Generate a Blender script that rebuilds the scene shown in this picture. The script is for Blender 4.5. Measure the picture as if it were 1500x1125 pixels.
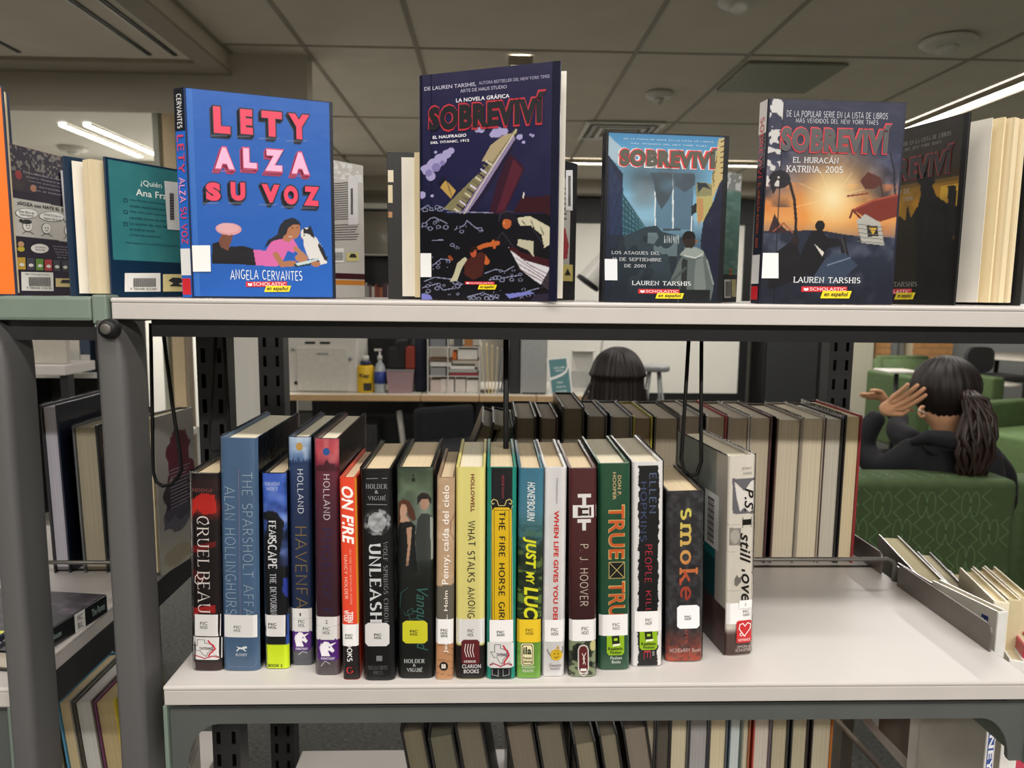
import bpy, bmesh, math, random
import numpy as np
from mathutils import Vector, Matrix
random.seed(7)
rng = np.random.default_rng(7)
for o in list(bpy.data.objects): bpy.data.objects.remove(o)
SC = bpy.context.scene
COL = SC.collection
# ------------------------------------------------------------------ camera
FPX = 1080.0
CAM = np.array((0.0, 0.0, 1.40))
_t, _y, _r = map(math.radians, (7.0, 1.8, 0.6))
cF = np.array([math.sin(_y)*math.cos(_t), math.cos(_y)*math.cos(_t), -math.sin(_t)])
_R0 = np.array([math.cos(_y), -math.sin(_y), 0.0]); _U0 = np.cross(_R0, cF)
cR = _R0*math.cos(_r)+_U0*math.sin(_r); cU = _U0*math.cos(_r)-_R0*math.sin(_r)
cd = bpy.data.cameras.new('camera'); co = bpy.data.objects.new('camera', cd); COL.objects.link(co)
co.matrix_world = Matrix(((cR[0], cU[0], -cF[0], CAM[0]), (cR[1], cU[1], -cF[1], CAM[1]), (cR[2], cU[2], -cF[2], CAM[2]), (0, 0, 0, 1)))
cd.sensor_width = 36; cd.lens = FPX/1500*36; cd.clip_start = 0.02
cd.dof.use_dof = True; cd.dof.focus_distance = 0.74; cd.dof.aperture_fstop = 11
SC.camera = co
# ------------------------------------------------------------------ world, lights, exposure
w = bpy.data.worlds.new('world'); SC.world = w; w.use_nodes = True
w.node_tree.nodes['Background'].inputs[0].default_value = (1.0, 0.95, 0.87, 1)
w.node_tree.nodes['Background'].inputs[1].default_value = 0.10
SC.view_settings.view_transform = 'Standard'; SC.view_settings.look = 'None'
SC.view_settings.exposure = 0.52; SC.view_settings.gamma = 1.0
SC.view_settings.use_curve_mapping = False
def area(name, loc, sx, sy, power, col=(1, 0.962, 0.915), rot=(0, 0, 0)):
    l = bpy.data.lights.new(name, 'AREA'); l.shape = 'RECTANGLE'; l.size = sx; l.size_y = sy
    l.energy = power; l.color = col
    o = bpy.data.objects.new(name, l); COL.objects.link(o); o.location = loc; o.rotation_euler = rot
    return o
CZ = 2.70     # ceiling height
# linear ceiling lamps of the library (those in view get their fixtures further down)
area('ceiling_lamp_light', (0.35, -0.02, CZ-0.03), 3.2, 0.14, 26)
area('ceiling_lamp_light', (0.7, -1.9, CZ-0.03), 4.0, 0.14, 104)
area('ceiling_lamp_light', (0.15, 4.25, CZ-0.09), 0.14, 0.5, 8)
area('ceiling_lamp_light', (3.17, 5.0, CZ-0.06), 0.12, 3.6, 36)
area('ceiling_lamp_light', (2.2, 7.4, CZ-0.06), 3.4, 0.12, 44)
area('ceiling_lamp_light', (-2.2, 2.2, CZ-0.16), 0.12, 2.4, 20)
area('ceiling_lamp_light', (1.2, 2.6, CZ-0.03), 1.6, 0.12, 14)
area('ceiling_lamp_light', (-2.9, 6.2, CZ-0.1), 0.6, 2.6, 95)
# ------------------------------------------------------------------ picture measurements -> world points
def P(x, y, X=None, Y=None, z=None):
    d = cF+cR*(x-750)/FPX-cU*(y-562.5)/FPX
    t = (Y-CAM[1])/d[1] if Y is not None else ((z-CAM[2])/d[2] if z is not None else (X-CAM[0])/d[0])
    return CAM+d*t
# ------------------------------------------------------------------ materials
def hexc(c):
    if isinstance(c, str):
        c = c.lstrip('#'); c = ''.join(k*2 for k in c) if len(c) == 3 else c; return tuple(int(c[i:i+2], 16)/255 for i in (0, 2, 4))
    return c
def s2l(c):
    if isinstance(c, str):
        c = hexc(c)
    return tuple(((v+0.055)/1.055)**2.4 if v > 0.04045 else v/12.92 for v in c)
MATS = {}
def mat(name, col, rough=0.6, metal=0.0, var=0.06, scale=40.0, bump=0.0, bscale=200.0, stretch=(1, 1, 1), spec=0.5, coat=0.0, coords='Object'):
    if name in MATS: return MATS[name]
    m = bpy.data.materials.new(name); m.use_nodes = True; nt = m.node_tree; N = nt.nodes; L = nt.links
    b = N['Principled BSDF']; b.inputs['Roughness'].default_value = rough; b.inputs['Metallic'].default_value = metal
    b.inputs['Specular IOR Level'].default_value = spec; b.inputs['Coat Weight'].default_value = coat
    b.inputs['Coat Roughness'].default_value = 0.12
    tc = N.new('ShaderNodeTexCoord'); mp = N.new('ShaderNodeMapping'); mp.inputs['Scale'].default_value = stretch
    L.new(tc.outputs[coords], mp.inputs[0])
    nz = N.new('ShaderNodeTexNoise'); nz.inputs['Scale'].default_value = scale; nz.inputs['Detail'].default_value = 4
    L.new(mp.outputs[0], nz.inputs[0])
    cr = N.new('ShaderNodeValToRGB'); c = s2l(col)
    cr.color_ramp.elements[0].position = 0.3; cr.color_ramp.elements[1].position = 0.7
    cr.color_ramp.elements[0].color = tuple(max(0, v*(1-var)) for v in c)+(1,)
    cr.color_ramp.elements[1].color = tuple(min(1, v*(1+var)) for v in c)+(1,)
    L.new(nz.outputs[0], cr.inputs[0]); L.new(cr.outputs[0], b.inputs['Base Color'])
    if bump > 0:
        n2 = N.new('ShaderNodeTexNoise'); n2.inputs['Scale'].default_value = bscale; n2.inputs['Detail'].default_value = 3
        L.new(mp.outputs[0], n2.inputs[0])
        bp = N.new('ShaderNodeBump'); bp.inputs['Strength'].default_value = bump; bp.inputs['Distance'].default_value = 0.002
        L.new(n2.outputs[0], bp.inputs['Height']); L.new(bp.outputs[0], b.inputs['Normal'])
    MATS[name] = m
    return m
def attr_mat(name, rough, spec=0.5, bump=0.0, bscale=60, coat=0.0):
    m = mat(name, '#ffffff', rough, spec=spec, bump=bump, bscale=bscale, coat=coat)
    nt = m.node_tree; b = nt.nodes['Principled BSDF']
    a = nt.nodes.new('ShaderNodeAttribute'); a.attribute_name = 'Col'
    nt.links.new(a.outputs['Color'], b.inputs['Base Color'])
    return m
M_PRINT = attr_mat('printed_ink', 0.42)
M_GLOSS = attr_mat('laminated_print', 0.34, spec=0.32, bump=0.25, bscale=35)
M_PAPER = attr_mat('paper_label', 0.7)
M_KNIT = attr_mat('woven_print', 0.9)
M_SHELF = mat('white_laminate', '#cfc9c4', 0.38, var=0.02, scale=6, bump=0.03, bscale=900)
M_SHELF_EDGE = mat('white_edge_band', '#c4beb8', 0.5, var=0.03, scale=20)
M_POST = mat('grey_powder_coat', '#636262', 0.42, metal=0.25, var=0.08, scale=9, bump=0.06, bscale=700, stretch=(1, 1, .25))
M_GREEN = mat('sage_green_trim', '#76857a', 0.45, var=0.06, scale=12, bump=0.05, bscale=500)
M_RAIL = mat('slate_rail', '#5b5e5c', 0.5, metal=0.2, var=0.05, scale=20)
M_BLACK = mat('black_steel', '#1b1b1d', 0.5, metal=0.3, var=0.15, scale=60)
M_DSTEEL = mat('dark_grey_steel', '#3b3b3d', 0.45, metal=0.4, var=0.08, scale=40)
M_WIRE = mat('grey_wire', '#77756f', 0.35, metal=0.6, var=0.06, scale=50)
M_LIP = mat('taupe_lip', '#716c66', 0.4, metal=0.35, var=0.06, scale=50)
M_CEIL = mat('ceiling_tile_fibre', '#ded6c7', 0.9, var=0.05, scale=3, bump=0.3, bscale=120)
M_TBAR = mat('ceiling_grid_metal', '#9d9587', 0.6, var=0.05)
M_WALL = mat('painted_wall', '#b5aea0', 0.8, var=0.03, scale=2)
M_WHITEWALL = mat('white_painted_wall', '#dcd9cf', 0.7, var=0.03, scale=2)
M_CARPET = mat('dark_carpet', '#4a4a46', 0.95, var=0.75, scale=60, bump=0.6, bscale=300, stretch=(1, 5, 1))
M_WOOD = mat('pale_wood_edge', '#c9a77a', 0.5, var=0.12, scale=20, stretch=(1, 12, 12))
M_DESKTOP = mat('desk_top_white', '#e6dfd2', 0.45, var=0.03)
M_GSOFA = mat('green_upholstery', '#4d613a', 0.85, var=0.12, scale=30, bump=0.3, bscale=500)
M_GSOFA2 = mat('dark_green_upholstery', '#465936', 0.85, var=0.12, scale=30, bump=0.3, bscale=500)
M_HAIR = mat('dark_hair', '#1b120f', 0.55, var=0.5, scale=60, stretch=(1, 1, .1), spec=0.5)
M_HAIR2 = mat('brown_black_hair', '#2a1b14', 0.42, var=0.6, scale=60, stretch=(1, 1, .1), spec=0.5)
M_SKIN = mat('skin', '#d9a37d', 0.55, var=0.06, scale=20)
M_CLOTH = mat('black_cotton', '#17171c', 0.9, var=0.25, scale=25, bump=0.5, bscale=90)
M_BRICK = mat('orange_brick', '#d9a066', 0.85, var=0.14, scale=12, bump=0.5, bscale=150)
M_MORTAR = mat('mortar', '#d8c9a8', 0.9)
M_PLAST = mat('white_plastic', '#d6d3cb', 0.4, var=0.02)
M_GREYPL = mat('grey_plastic', '#8e8f8f', 0.4, var=0.05)
M_DARKPL = mat('charcoal_plastic', '#2c2d2f', 0.5, var=0.1)
M_LAMP = bpy.data.materials.new('lamp_diffuser'); M_LAMP.use_nodes = True
_b = M_LAMP.node_tree.nodes['Principled BSDF']; _b.inputs['Emission Color'].default_value = (1, 0.96, 0.88, 1); _b.inputs['Emission Strength'].default_value = 5.0
def glassy(name, tint=(1, 1, 1), fac=0.12, rough=0.08):
    m = bpy.data.materials.new(name); m.use_nodes = True; N = m.node_tree.nodes; L = m.node_tree.links
    N.remove(N['Principled BSDF']); out = N['Material Output']
    t = N.new('ShaderNodeBsdfTransparent'); t.inputs[0].default_value = (*tint, 1)
    g = N.new('ShaderNodeBsdfGlossy'); g.inputs['Roughness'].default_value = rough
    lw = N.new('ShaderNodeLayerWeight'); lw.inputs['Blend'].default_value = fac
    nz = N.new('ShaderNodeTexNoise'); nz.inputs['Scale'].default_value = 30
    bp = N.new('ShaderNodeBump'); bp.inputs['Strength'].default_value = 0.3; bp.inputs['Distance'].default_value = 0.002
    L.new(nz.outputs[0], bp.inputs['Height']); L.new(bp.outputs[0], g.inputs['Normal'])
    mx = N.new('ShaderNodeMixShader')
    L.new(lw.outputs['Fresnel'], mx.inputs[0]); L.new(t.outputs[0], mx.inputs[1]); L.new(g.outputs[0], mx.inputs[2])
    L.new(mx.outputs[0], out.inputs[0])
    return m
M_FILM = glassy('clear_jacket_film', fac=0.10, rough=0.12)
M_GLASS = glassy('window_glass', fac=0.08, rough=0.02)
def page_mat(name, col, dark=0.22, axis=0, scale=900):
    if name in MATS: return MATS[name]
    st = [4, 4, 4]; st[axis] = scale
    return mat(name, col, 0.85, var=dark, scale=1.0, stretch=tuple(st), bump=0.0)
# ------------------------------------------------------------------ object helpers
def tag(o, label=None, cat=None, group=None, kind=None):
    if label: o['label'] = label
    if cat: o['category'] = cat
    if group: o['group'] = group
    if kind: o['kind'] = kind
    return o
def empty(name, loc, rotz=0, label=None, cat=None, group=None, rot=None):
    o = bpy.data.objects.new(name, None); COL.objects.link(o); o.location = tuple(loc)
    o.rotation_euler = rot if rot else (0, 0, rotz); o.empty_display_size = 0.02
    return tag(o, label, cat, group)
def link(name, me, m=None, parent=None, loc=None, rot=None, smooth=False):
    o = bpy.data.objects.new(name, me); COL.objects.link(o)
    if m: me.materials.append(m)
    if parent: o.parent = parent
    if loc is not None: o.location = tuple(loc)
    if rot is not None: o.rotation_euler = rot
    if smooth: me.shade_smooth()
    return o
def raw(name, v, f, m=None, parent=None, smooth=False, loc=None, rot=None):
    me = bpy.data.meshes.new(name); me.from_pydata([tuple(map(float, p)) for p in v], [], f); me.update()
    return link(name, me, m, parent, loc, rot, smooth)
def bm_link(name, bm, m=None, parent=None, smooth=False, loc=None, rot=None):
    bmesh.ops.recalc_face_normals(bm, faces=bm.faces)
    me = bpy.data.meshes.new(name); bm.to_mesh(me); bm.free()
    return link(name, me, m, parent, loc, rot, smooth)
def bm_box(bm, lo, hi, bev=0.0, seg=2, M=None):
    b2 = bmesh.new(); bmesh.ops.create_cube(b2, size=1)
    s = [hi[i]-lo[i] for i in range(3)]; c = [(hi[i]+lo[i])/2 for i in range(3)]
    for v in b2.verts: v.co = Vector([v.co[i]*s[i]+c[i] for i in range(3)])
    if bev: bmesh.ops.bevel(b2, geom=b2.edges[:], offset=bev, segments=seg, affect='EDGES', profile=0.6)
    if M: b2.transform(M)
    t = bpy.data.meshes.new('t'); b2.to_mesh(t); b2.free(); bm.from_mesh(t); bpy.data.meshes.remove(t)
def box(name, lo, hi, m, parent=None, bev=0.0, seg=2, loc=None, rot=None, M=None):
    bm = bmesh.new(); bm_box(bm, lo, hi, bev, seg, M)
    return bm_link(name, bm, m, parent, loc=loc, rot=rot)
def bm_tube(bm, pts, r, n=10, caps=True):
    pts = [Vector(p) for p in pts]; rs = r if hasattr(r, '__len__') else [r]*len(pts)
    rings = []; up = None
    for i, p in enumerate(pts):
        d = (pts[min(i+1, len(pts)-1)]-pts[max(i-1, 0)]).normalized()
        if up is None: up = d.orthogonal().normalized()
        up = (up-d*up.dot(d)).normalized(); s = d.cross(up)
        rings.append([bm.verts.new(p+(up*math.cos(2*math.pi*k/n)+s*math.sin(2*math.pi*k/n))*rs[i]) for k in range(n)])
    for a, b in zip(rings, rings[1:]):
        for k in range(n): bm.faces.new((a[k], a[(k+1) % n], b[(k+1) % n], b[k]))
    if caps: bm.faces.new(rings[0]); bm.faces.new(rings[-1])
def tube(name, pts, r, m, parent=None, n=10, smooth=True):
    bm = bmesh.new(); bm_tube(bm, pts, r, n); return bm_link(name, bm, m, parent, smooth)
def bm_prism(bm, poly, a, b, axis=1):
    """extrude a 2D polygon between a and b along an axis"""
    def mk(p, t):
        c = [p[0], p[1]]; c.insert(axis, t); return bm.verts.new(c)
    A = [mk(p, a) for p in poly]; B = [mk(p, b) for p in poly]; n = len(poly)
    bm.faces.new(A); bm.faces.new(B[::-1])
    for i in range(n): bm.faces.new((A[i], A[(i+1) % n], B[(i+1) % n], B[i]))
def prism(name, poly, a, b, m, parent=None, axis=1, loc=None, rot=None):
    bm = bmesh.new(); bm_prism(bm, poly, a, b, axis); return bm_link(name, bm, m, parent, loc=loc, rot=rot)
def lathe(name, prof, m, parent=None, n=20, loc=None, rot=None):
    bm = bmesh.new(); rings = []
    for r, z in prof: rings.append([bm.verts.new((r*math.cos(2*math.pi*k/n), r*math.sin(2*math.pi*k/n), z)) for k in range(n)])
    for a, b in zip(rings, rings[1:]):
        for k in range(n): bm.faces.new((a[k], a[(k+1) % n], b[(k+1) % n], b[k]))
    bm.faces.new(rings[0]); bm.faces.new(rings[-1])
    return bm_link(name, bm, m, parent, True, loc, rot)
def dup(root, loc=None, rotz=None, label=None):
    r = root.copy(); COL.objects.link(r)
    if loc is not None: r.location = loc
    if rotz is not None: r.rotation_euler[2] = rotz
    if label: r['label'] = label
    for c in list(root.children):
        k = c.copy(); COL.objects.link(k); k.parent = r
        for g in list(c.children):
            h = g.copy(); COL.objects.link(h); h.parent = k
    return r
# ------------------------------------------------------------------ lettering
def _arc(cx, cy, rx, ry, a0, a1, n=10):
    return [(cx+rx*math.cos(math.radians(a0+(a1-a0)*i/n)), cy+ry*math.sin(math.radians(a0+(a1-a0)*i/n))) for i in range(n+1)]
GL = {   # stroke alphabet: width, strokes
 'A': (.72, [[(.02, 0), (.36, 1), (.70, 0)], [(.15, .33), (.57, .33)]]),
 'B': (.6, [[(.08, 0), (.08, 1)], [(.08, 1)]+_arc(.3, .77, .22, .23, 90, -90)+[(.08, .54)], [(.08, .54)]+_arc(.32, .27, .24, .27, 90, -90)+[(.08, 0)]]),
 'C': (.68, [_arc(.38, .5, .32, .5, 50, 310, 16)]),
 'D': (.68, [[(.08, 0), (.08, 1)], [(.08, 1)]+_arc(.26, .5, .38, .5, 90, -90, 12)+[(.08, 0)]]),
 'E': (.56, [[(.08, 0), (.08, 1)], [(.08, 1), (.5, 1)], [(.08, .52), (.44, .52)], [(.08, 0), (.52, 0)]]),
 'F': (.54, [[(.08, 0), (.08, 1)], [(.08, 1), (.5, 1)], [(.08, .52), (.42, .52)]]),
 'G': (.72, [_arc(.38, .5, .32, .5, 50, 350, 16)+[(.68, .42), (.45, .42)]]),
 'H': (.68, [[(.08, 0), (.08, 1)], [(.6, 0), (.6, 1)], [(.08, .52), (.6, .52)]]),
 'I': (.2, [[(.1, 0), (.1, 1)]]),
 'J': (.46, [[(.38, 1), (.38, .25)]+_arc(.22, .22, .16, .22, 0, -160)]),
 'K': (.64, [[(.08, 0), (.08, 1)], [(.58, 1), (.1, .45)], [(.24, .6), (.6, 0)]]),
 'L': (.52, [[(.08, 1), (.08, 0)], [(.08, 0), (.5, 0)]]),
 'M': (.84, [[(.08, 0), (.1, 1), (.42, .2), (.74, 1), (.76, 0)]]),
 'N': (.7, [[(.08, 0), (.08, 1), (.62, 0), (.62, 1)]]),
 'O': (.78, [_arc(.39, .5, .33, .5, 90, 450, 20)]),
 'P': (.58, [[(.08, 0), (.08, 1)], [(.08, 1)]+_arc(.28, .74, .24, .26, 90, -90)+[(.08, .48)]]),
 'Q': (.78, [_arc(.39, .5, .33, .5, 90, 450, 20), [(.45, .2), (.75, -.08)]]),
 'R': (.64, [[(.08, 0), (.08, 1)], [(.08, 1)]+_arc(.3, .75, .24, .25, 90, -90)+[(.08, .5)], [(.28, .5), (.6, 0)]]),
 'S': (.56, [_arc(.28, .75, .21, .25, 40, 270, 10)+_arc(.28, .25, .23, .25, 90, -140, 10)]),
 'T': (.62, [[(.31, 0), (.31, 1)], [(.02, 1), (.6, 1)]]),
 'U': (.68, [[(.08, 1), (.08, .3)]+_arc(.34, .3, .26, .3, 180, 360)+[(.6, 1)]]),
 'V': (.68, [[(.03, 1), (.34, 0), (.65, 1)]]),
 'W': (.95, [[(.03, 1), (.26, 0), (.48, .9), (.7, 0), (.93, 1)]]),
 'X': (.64, [[(.04, 0), (.6, 1)], [(.04, 1), (.6, 0)]]),
 'Y': (.64, [[(.02, 1), (.32, .48), (.62, 1)], [(.32, .48), (.32, 0)]]),
 'Z': (.6, [[(.05, 1), (.55, 1), (.05, 0), (.57, 0)]]),
 '0': (.6, [_arc(.3, .5, .24, .5, 90, 450, 16)]), '1': (.36, [[(.05, .8), (.2, 1), (.2, 0)]]),
 '2': (.56, [_arc(.28, .73, .22, .27, 150, -20, 8)+[(.06, 0), (.54, 0)]]),
 '3': (.56, [_arc(.27, .75, .2, .25, 140, -90, 8), _arc(.27, .25, .23, .25, 90, -140, 8)]),
 '5': (.56, [[(.48, 1), (.12, 1), (.1, .55)]+_arc(.27, .3, .23, .3, 120, -140, 10)]),
 '6': (.56, [[(.44, .96)]+_arc(.29, .5, .22, .46, 100, 190, 5)+_arc(.29, .27, .22, .27, 180, -180, 12)]),
 '9': (.56, [_arc(.27, .73, .22, .27, 0, 360, 12)+[(.46, .5), (.3, 0)]]),
 '&': (.7, [[(.66, 0), (.2, .72)]+_arc(.32, .82, .14, .17, 200, -20, 8)+[(.12, .35)]+_arc(.28, .22, .2, .22, 170, 330, 8)+[(.64, .42)]]),
 '.': (.2, [[(.08, 0), (.12, .04)]]), ',': (.2, [[(.12, .06), (.06, -.15)]]), '-': (.4, [[(.06, .48), (.34, .48)]]),
 ' ': (.38, []),
 'a': (.52, [_arc(.24, .27, .2, .27, 0, 360, 12), [(.44, .55), (.44, 0)]]),
 'e': (.5, [[(.06, .3), (.44, .3)]+_arc(.25, .28, .2, .28, 5, 310, 12)]),
 'h': (.5, [[(.07, 0), (.07, 1)], [(.07, .35)]+_arc(.25, .36, .18, .2, 170, 0, 6)+[(.43, 0)]]),
 'i': (.2, [[(.1, 0), (.1, .56)], [(.09, .74), (.12, .78)]]),
 'k': (.5, [[(.08, 0), (.08, 1)], [(.44, .56), (.08, .22)], [(.2, .32), (.46, 0)]]),
 'l': (.26, [[(.06, .1), (.2, .8)]+_arc(.14, .88, .07, .12, 0, 180, 6)+[(.1, .1), (.24, 0)]]),
 'm': (.8, [[(.08, 0), (.08, .56)], [(.08, .38)]+_arc(.23, .38, .15, .18, 170, 0, 6)+[(.38, 0)], [(.38, .38)]+_arc(.54, .38, .16, .18, 170, 0, 6)+[(.7, 0)]]),
 'n': (.52, [[(.07, 0), (.07, .56)], [(.07, .35)]+_arc(.26, .36, .18, .2, 170, 0, 6)+[(.44, 0)]]),
 'o': (.54, [_arc(.27, .28, .2, .28, 90, 450, 14)]),
 's': (.42, [_arc(.21, .42, .14, .14, 40, 270, 6)+_arc(.21, .14, .16, .14, 90, -140, 6)]),
 't': (.36, [[(.16, .85), (.16, .1), (.3, .0)], [(.02, .6), (.32, .6)]]),
 'v': (.5, [[(.04, .56), (.24, 0), (.46, .56)]]),
}
def ribbon(pts, w0, w1=None):
    """quads along a polyline; w0 width of steep strokes, w1 of flat strokes"""
    if w1 is None: w1 = w0
    out = []; n = len(pts)
    closed = n > 3 and math.hypot(pts[0][0]-pts[-1][0], pts[0][1]-pts[-1][1]) < 1e-6
    L = []; R = []
    for i in range(n):
        a = pts[i-1] if i > 0 else (pts[-2] if closed else pts[0]); b = pts[i]; c = pts[i+1] if i < n-1 else (pts[1] if closed else pts[-1])
        d1 = (b[0]-a[0], b[1]-a[1]); d2 = (c[0]-b[0], c[1]-b[1])
        l1 = math.hypot(*d1) or 1; l2 = math.hypot(*d2) or 1
        if i == 0 and not closed: d1 = d2; l1 = l2
        if i == n-1 and not closed: d2 = d1; l2 = l1
        u1 = (d1[0]/l1, d1[1]/l1); u2 = (d2[0]/l2, d2[1]/l2)
        nx, ny = -(u1[1]+u2[1]), (u1[0]+u2[0]); ln = math.hypot(nx, ny)
        if ln < 0.3: nx, ny = -u1[1], u1[0]; ln = 1; k = 1
        else:
            nx /= ln; ny /= ln; k = 1/max(0.45, (nx*-u1[1]+ny*u1[0]))
        steep = abs(u1[1]+u2[1])/max(1e-6, math.hypot(u1[0]+u2[0], u1[1]+u2[1]))
        ww = (w1+(w0-w1)*steep)/2*k
        ex = 0
        L.append((b[0]+nx*ww, b[1]+ny*ww)); R.append((b[0]-nx*ww, b[1]-ny*ww))
    for i in range(n-1): out.append([L[i], R[i], R[i+1], L[i+1]])
    return out
def stroke_text(s, w0=.14, w1=None, serif=0.0, slant=0.0, jit=0.0, gap=.14):
    polys = []; x = 0.0
    for ch in s:
        base = {'Í': 'I', 'Á': 'A', 'É': 'E', 'Ñ': 'N'}.get(ch, ch)
        if base not in GL: base = base.upper() if base.upper() in GL else ' '
        wd, st = GL[base]; st = list(st)
        if ch in 'ÍÁÉ': st.append([(wd/2-.02, 1.12), (wd/2+.14, 1.34)])
        jx, jy, ja = (random.uniform(-jit, jit) for _ in range(3))
        for pl in st:
            q = [(x+p[0]+jx*.3+slant*p[1]+ja*.3*p[1], p[1]+jy) for p in pl]
            polys += ribbon(q, w0, w1)
            if serif:
                for e, nb in ((pl[0], pl[1]), (pl[-1], pl[-2])):
                    if (e[1] in (0, 1)) and abs(e[1]-nb[1]) > .2:
                        X = x+e[0]+slant*e[1]+jx*.3; Y = e[1]+jy
                        h = (w1 or w0)*.5; polys.append([(X-serif, Y-h), (X+serif, Y-h), (X+serif, Y+h), (X-serif, Y+h)])
                    elif e[1] in (0, 1) and abs(e[0]-nb[0]) > .2 and base in 'EFLTZ':
                        X = x+e[0]; d = 1 if e[1] == 0 else -1
                        polys.append([(X-(w1 or w0)*.5, e[1]), (X+(w1 or w0)*.5, e[1]), (X+(w1 or w0)*.5, e[1]+d*serif*1.1), (X-(w1 or w0)*.5, e[1]+d*serif*1.1)])
        x += wd+gap
    return polys
_fcache = {}
def font_text(s, off=0.0, shear=0.0):
    key = (s, off, shear)
    if key in _fcache: return _fcache[key]
    c = bpy.data.curves.new('t', 'FONT'); c.body = s; c.space_character = 1.0+off*1.6; c.offset = off; c.shear = shear; c.resolution_u = 3
    o = bpy.data.objects.new('t', c); COL.objects.link(o)
    dg = bpy.context.evaluated_depsgraph_get(); dg.update()
    me = o.evaluated_get(dg).to_mesh()
    v = [(p.co.x, p.co.y) for p in me.vertices]; f = [tuple(p.vertices) for p in me.polygons]
    o.evaluated_get(dg).to_mesh_clear(); bpy.data.objects.remove(o); bpy.data.curves.remove(c)
    polys = [[v[i] for i in q] for q in f]
    _fcache[key] = polys
    return polys
class Dec:
    """flat print collected as coloured polygons in a surface's own (u, v) coordinates"""
    def __init__(s): s.p = []; s.layer = 1
    def poly(s, pts, col, layer=None):
        s.p.append(([tuple(q) for q in pts], s2l(col), layer or s.layer)); return s
    def up(s): s.layer += 1; return s
def build_dec(name, decs, fmap, parent, m=None, eps=0.00016):
    V = []; F = []; C = []
    for pts, c, ly in decs.p:
        i = len(V)
        for (u, v) in pts: V.append(fmap(u, v, eps*ly))
        F.append(tuple(range(i, i+len(pts)))); C += [(*c, 1)]*len(pts)
    if not V: return None
    me = bpy.data.meshes.new(name); me.from_pydata(V, [], F)
    a = me.color_attributes.new('Col', 'FLOAT_COLOR', 'CORNER')
    a.data.foreach_set('color', np.array(C, dtype=np.float32).ravel()); me.update()
    return link(name, me, m or M_PRINT, parent)
class Quad:
    """a flat face known by the picture positions of its corners; gives metric (u, v)"""
    def __init__(s, TL, TR, BR, BL, W, H, crop=(0, 0, 1)):
        s.c = [TL, TR, BR, BL]; s.W = W; s.H = H; s.crop = crop
    def uv(s, x, y):
        ox, oy, sc = s.crop; x = ox+x/sc; y = oy+y/sc
        TL, TR, BR, BL = s.c
        t = (y-TL[1])/(BL[1]-TL[1]); u = .5
        for _ in range(3):
            xl = TL[0]+(BL[0]-TL[0])*t; xr = TR[0]+(BR[0]-TR[0])*t
            u = (x-xl)/(xr-xl)
            yt = TL[1]+(TR[1]-TL[1])*u; yb = BL[1]+(BR[1]-BL[1])*u
            t = (y-yt)/(yb-yt)
        return u*s.W, (1-t)*s.H
    # --- drawing in crop coordinates
    def place(s, D, polys, x0, x1, y0, y1, col, rot, layer):
        xs = [p[0] for q in polys for p in q]; ys = [p[1] for q in polys for p in q]
        a, b, c, d = min(xs), max(xs), min(ys), max(ys)
        U0, V0 = s.uv(x0, y1); U1, V1 = s.uv(x1, y0)
        if getattr(s, 'left', False): V1 = s.uv(x0, y0)[1]
        for q in polys:
            pts = []
            for (x, y) in q:
                fx = (x-a)/max(1e-9, b-a); fy = (y-c)/max(1e-9, d-c)
                if rot == 0: X, Yp = fx, fy
                elif rot == -90: X, Yp = fy, 1-fx
                else: X, Yp = 1-fy, fx
                pts.append((U0+(U1-U0)*X, V0+(V1-V0)*Yp))
            D.poly(pts, col((q[0][0]-a)/max(1e-9, b-a)) if callable(col) else col, layer)
    def text(s, D, txt, x0, x1, y0, y1, col, rot=0, style='sans', bold=0.0, slant=0.0, layer=3, jit=0.0, w=.13):
        if style == 'sans': polys = font_text(txt, bold, slant)
        elif style == 'serif': polys = stroke_text(txt, w*1.05, w*.42, serif=.12, jit=jit, slant=slant, gap=.2)
        elif style == 'slab': polys = stroke_text(txt, w, w, serif=.12, jit=jit)
        else: polys = stroke_text(txt, w, w, 0, slant, jit)
        s.place(D, polys, x0, x1, y0, y1, col, rot, layer)
    def rect(s, D, x0, x1, y0, y1, col, layer=1, r=0, n=8):
        """rounded rectangle, cut into strips so that it follows a curved spine"""
        for i in range(n):
            a = x0+(x1-x0)*i/n; b = x0+(x1-x0)*(i+1)/n
            def dd(x):
                e = min(x-x0, x1-x)
                return 0 if e >= r or r == 0 else r-math.sqrt(max(0, r*r-(r-e)**2))
            D.poly([s.uv(a, y1-dd(a)), s.uv(b, y1-dd(b)), s.uv(b, y0+dd(b)), s.uv(a, y0+dd(a))], col, layer)
    def pg(s, D, pts, col, layer=2): D.poly([s.uv(*p) for p in pts], col, layer)
    def disc(s, D, cx, cy, rx, ry, col, layer=2, n=24, a0=0): D.poly([s.uv(cx+rx*math.cos(2*math.pi*k/n+a0), cy+ry*math.sin(2*math.pi*k/n+a0)) for k in range(n)], col, layer)
    def line(s, D, pts, wd, col, layer=3):
        for q in ribbon(pts, wd): D.poly([s.uv(*p) for p in q], col, layer)
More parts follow.
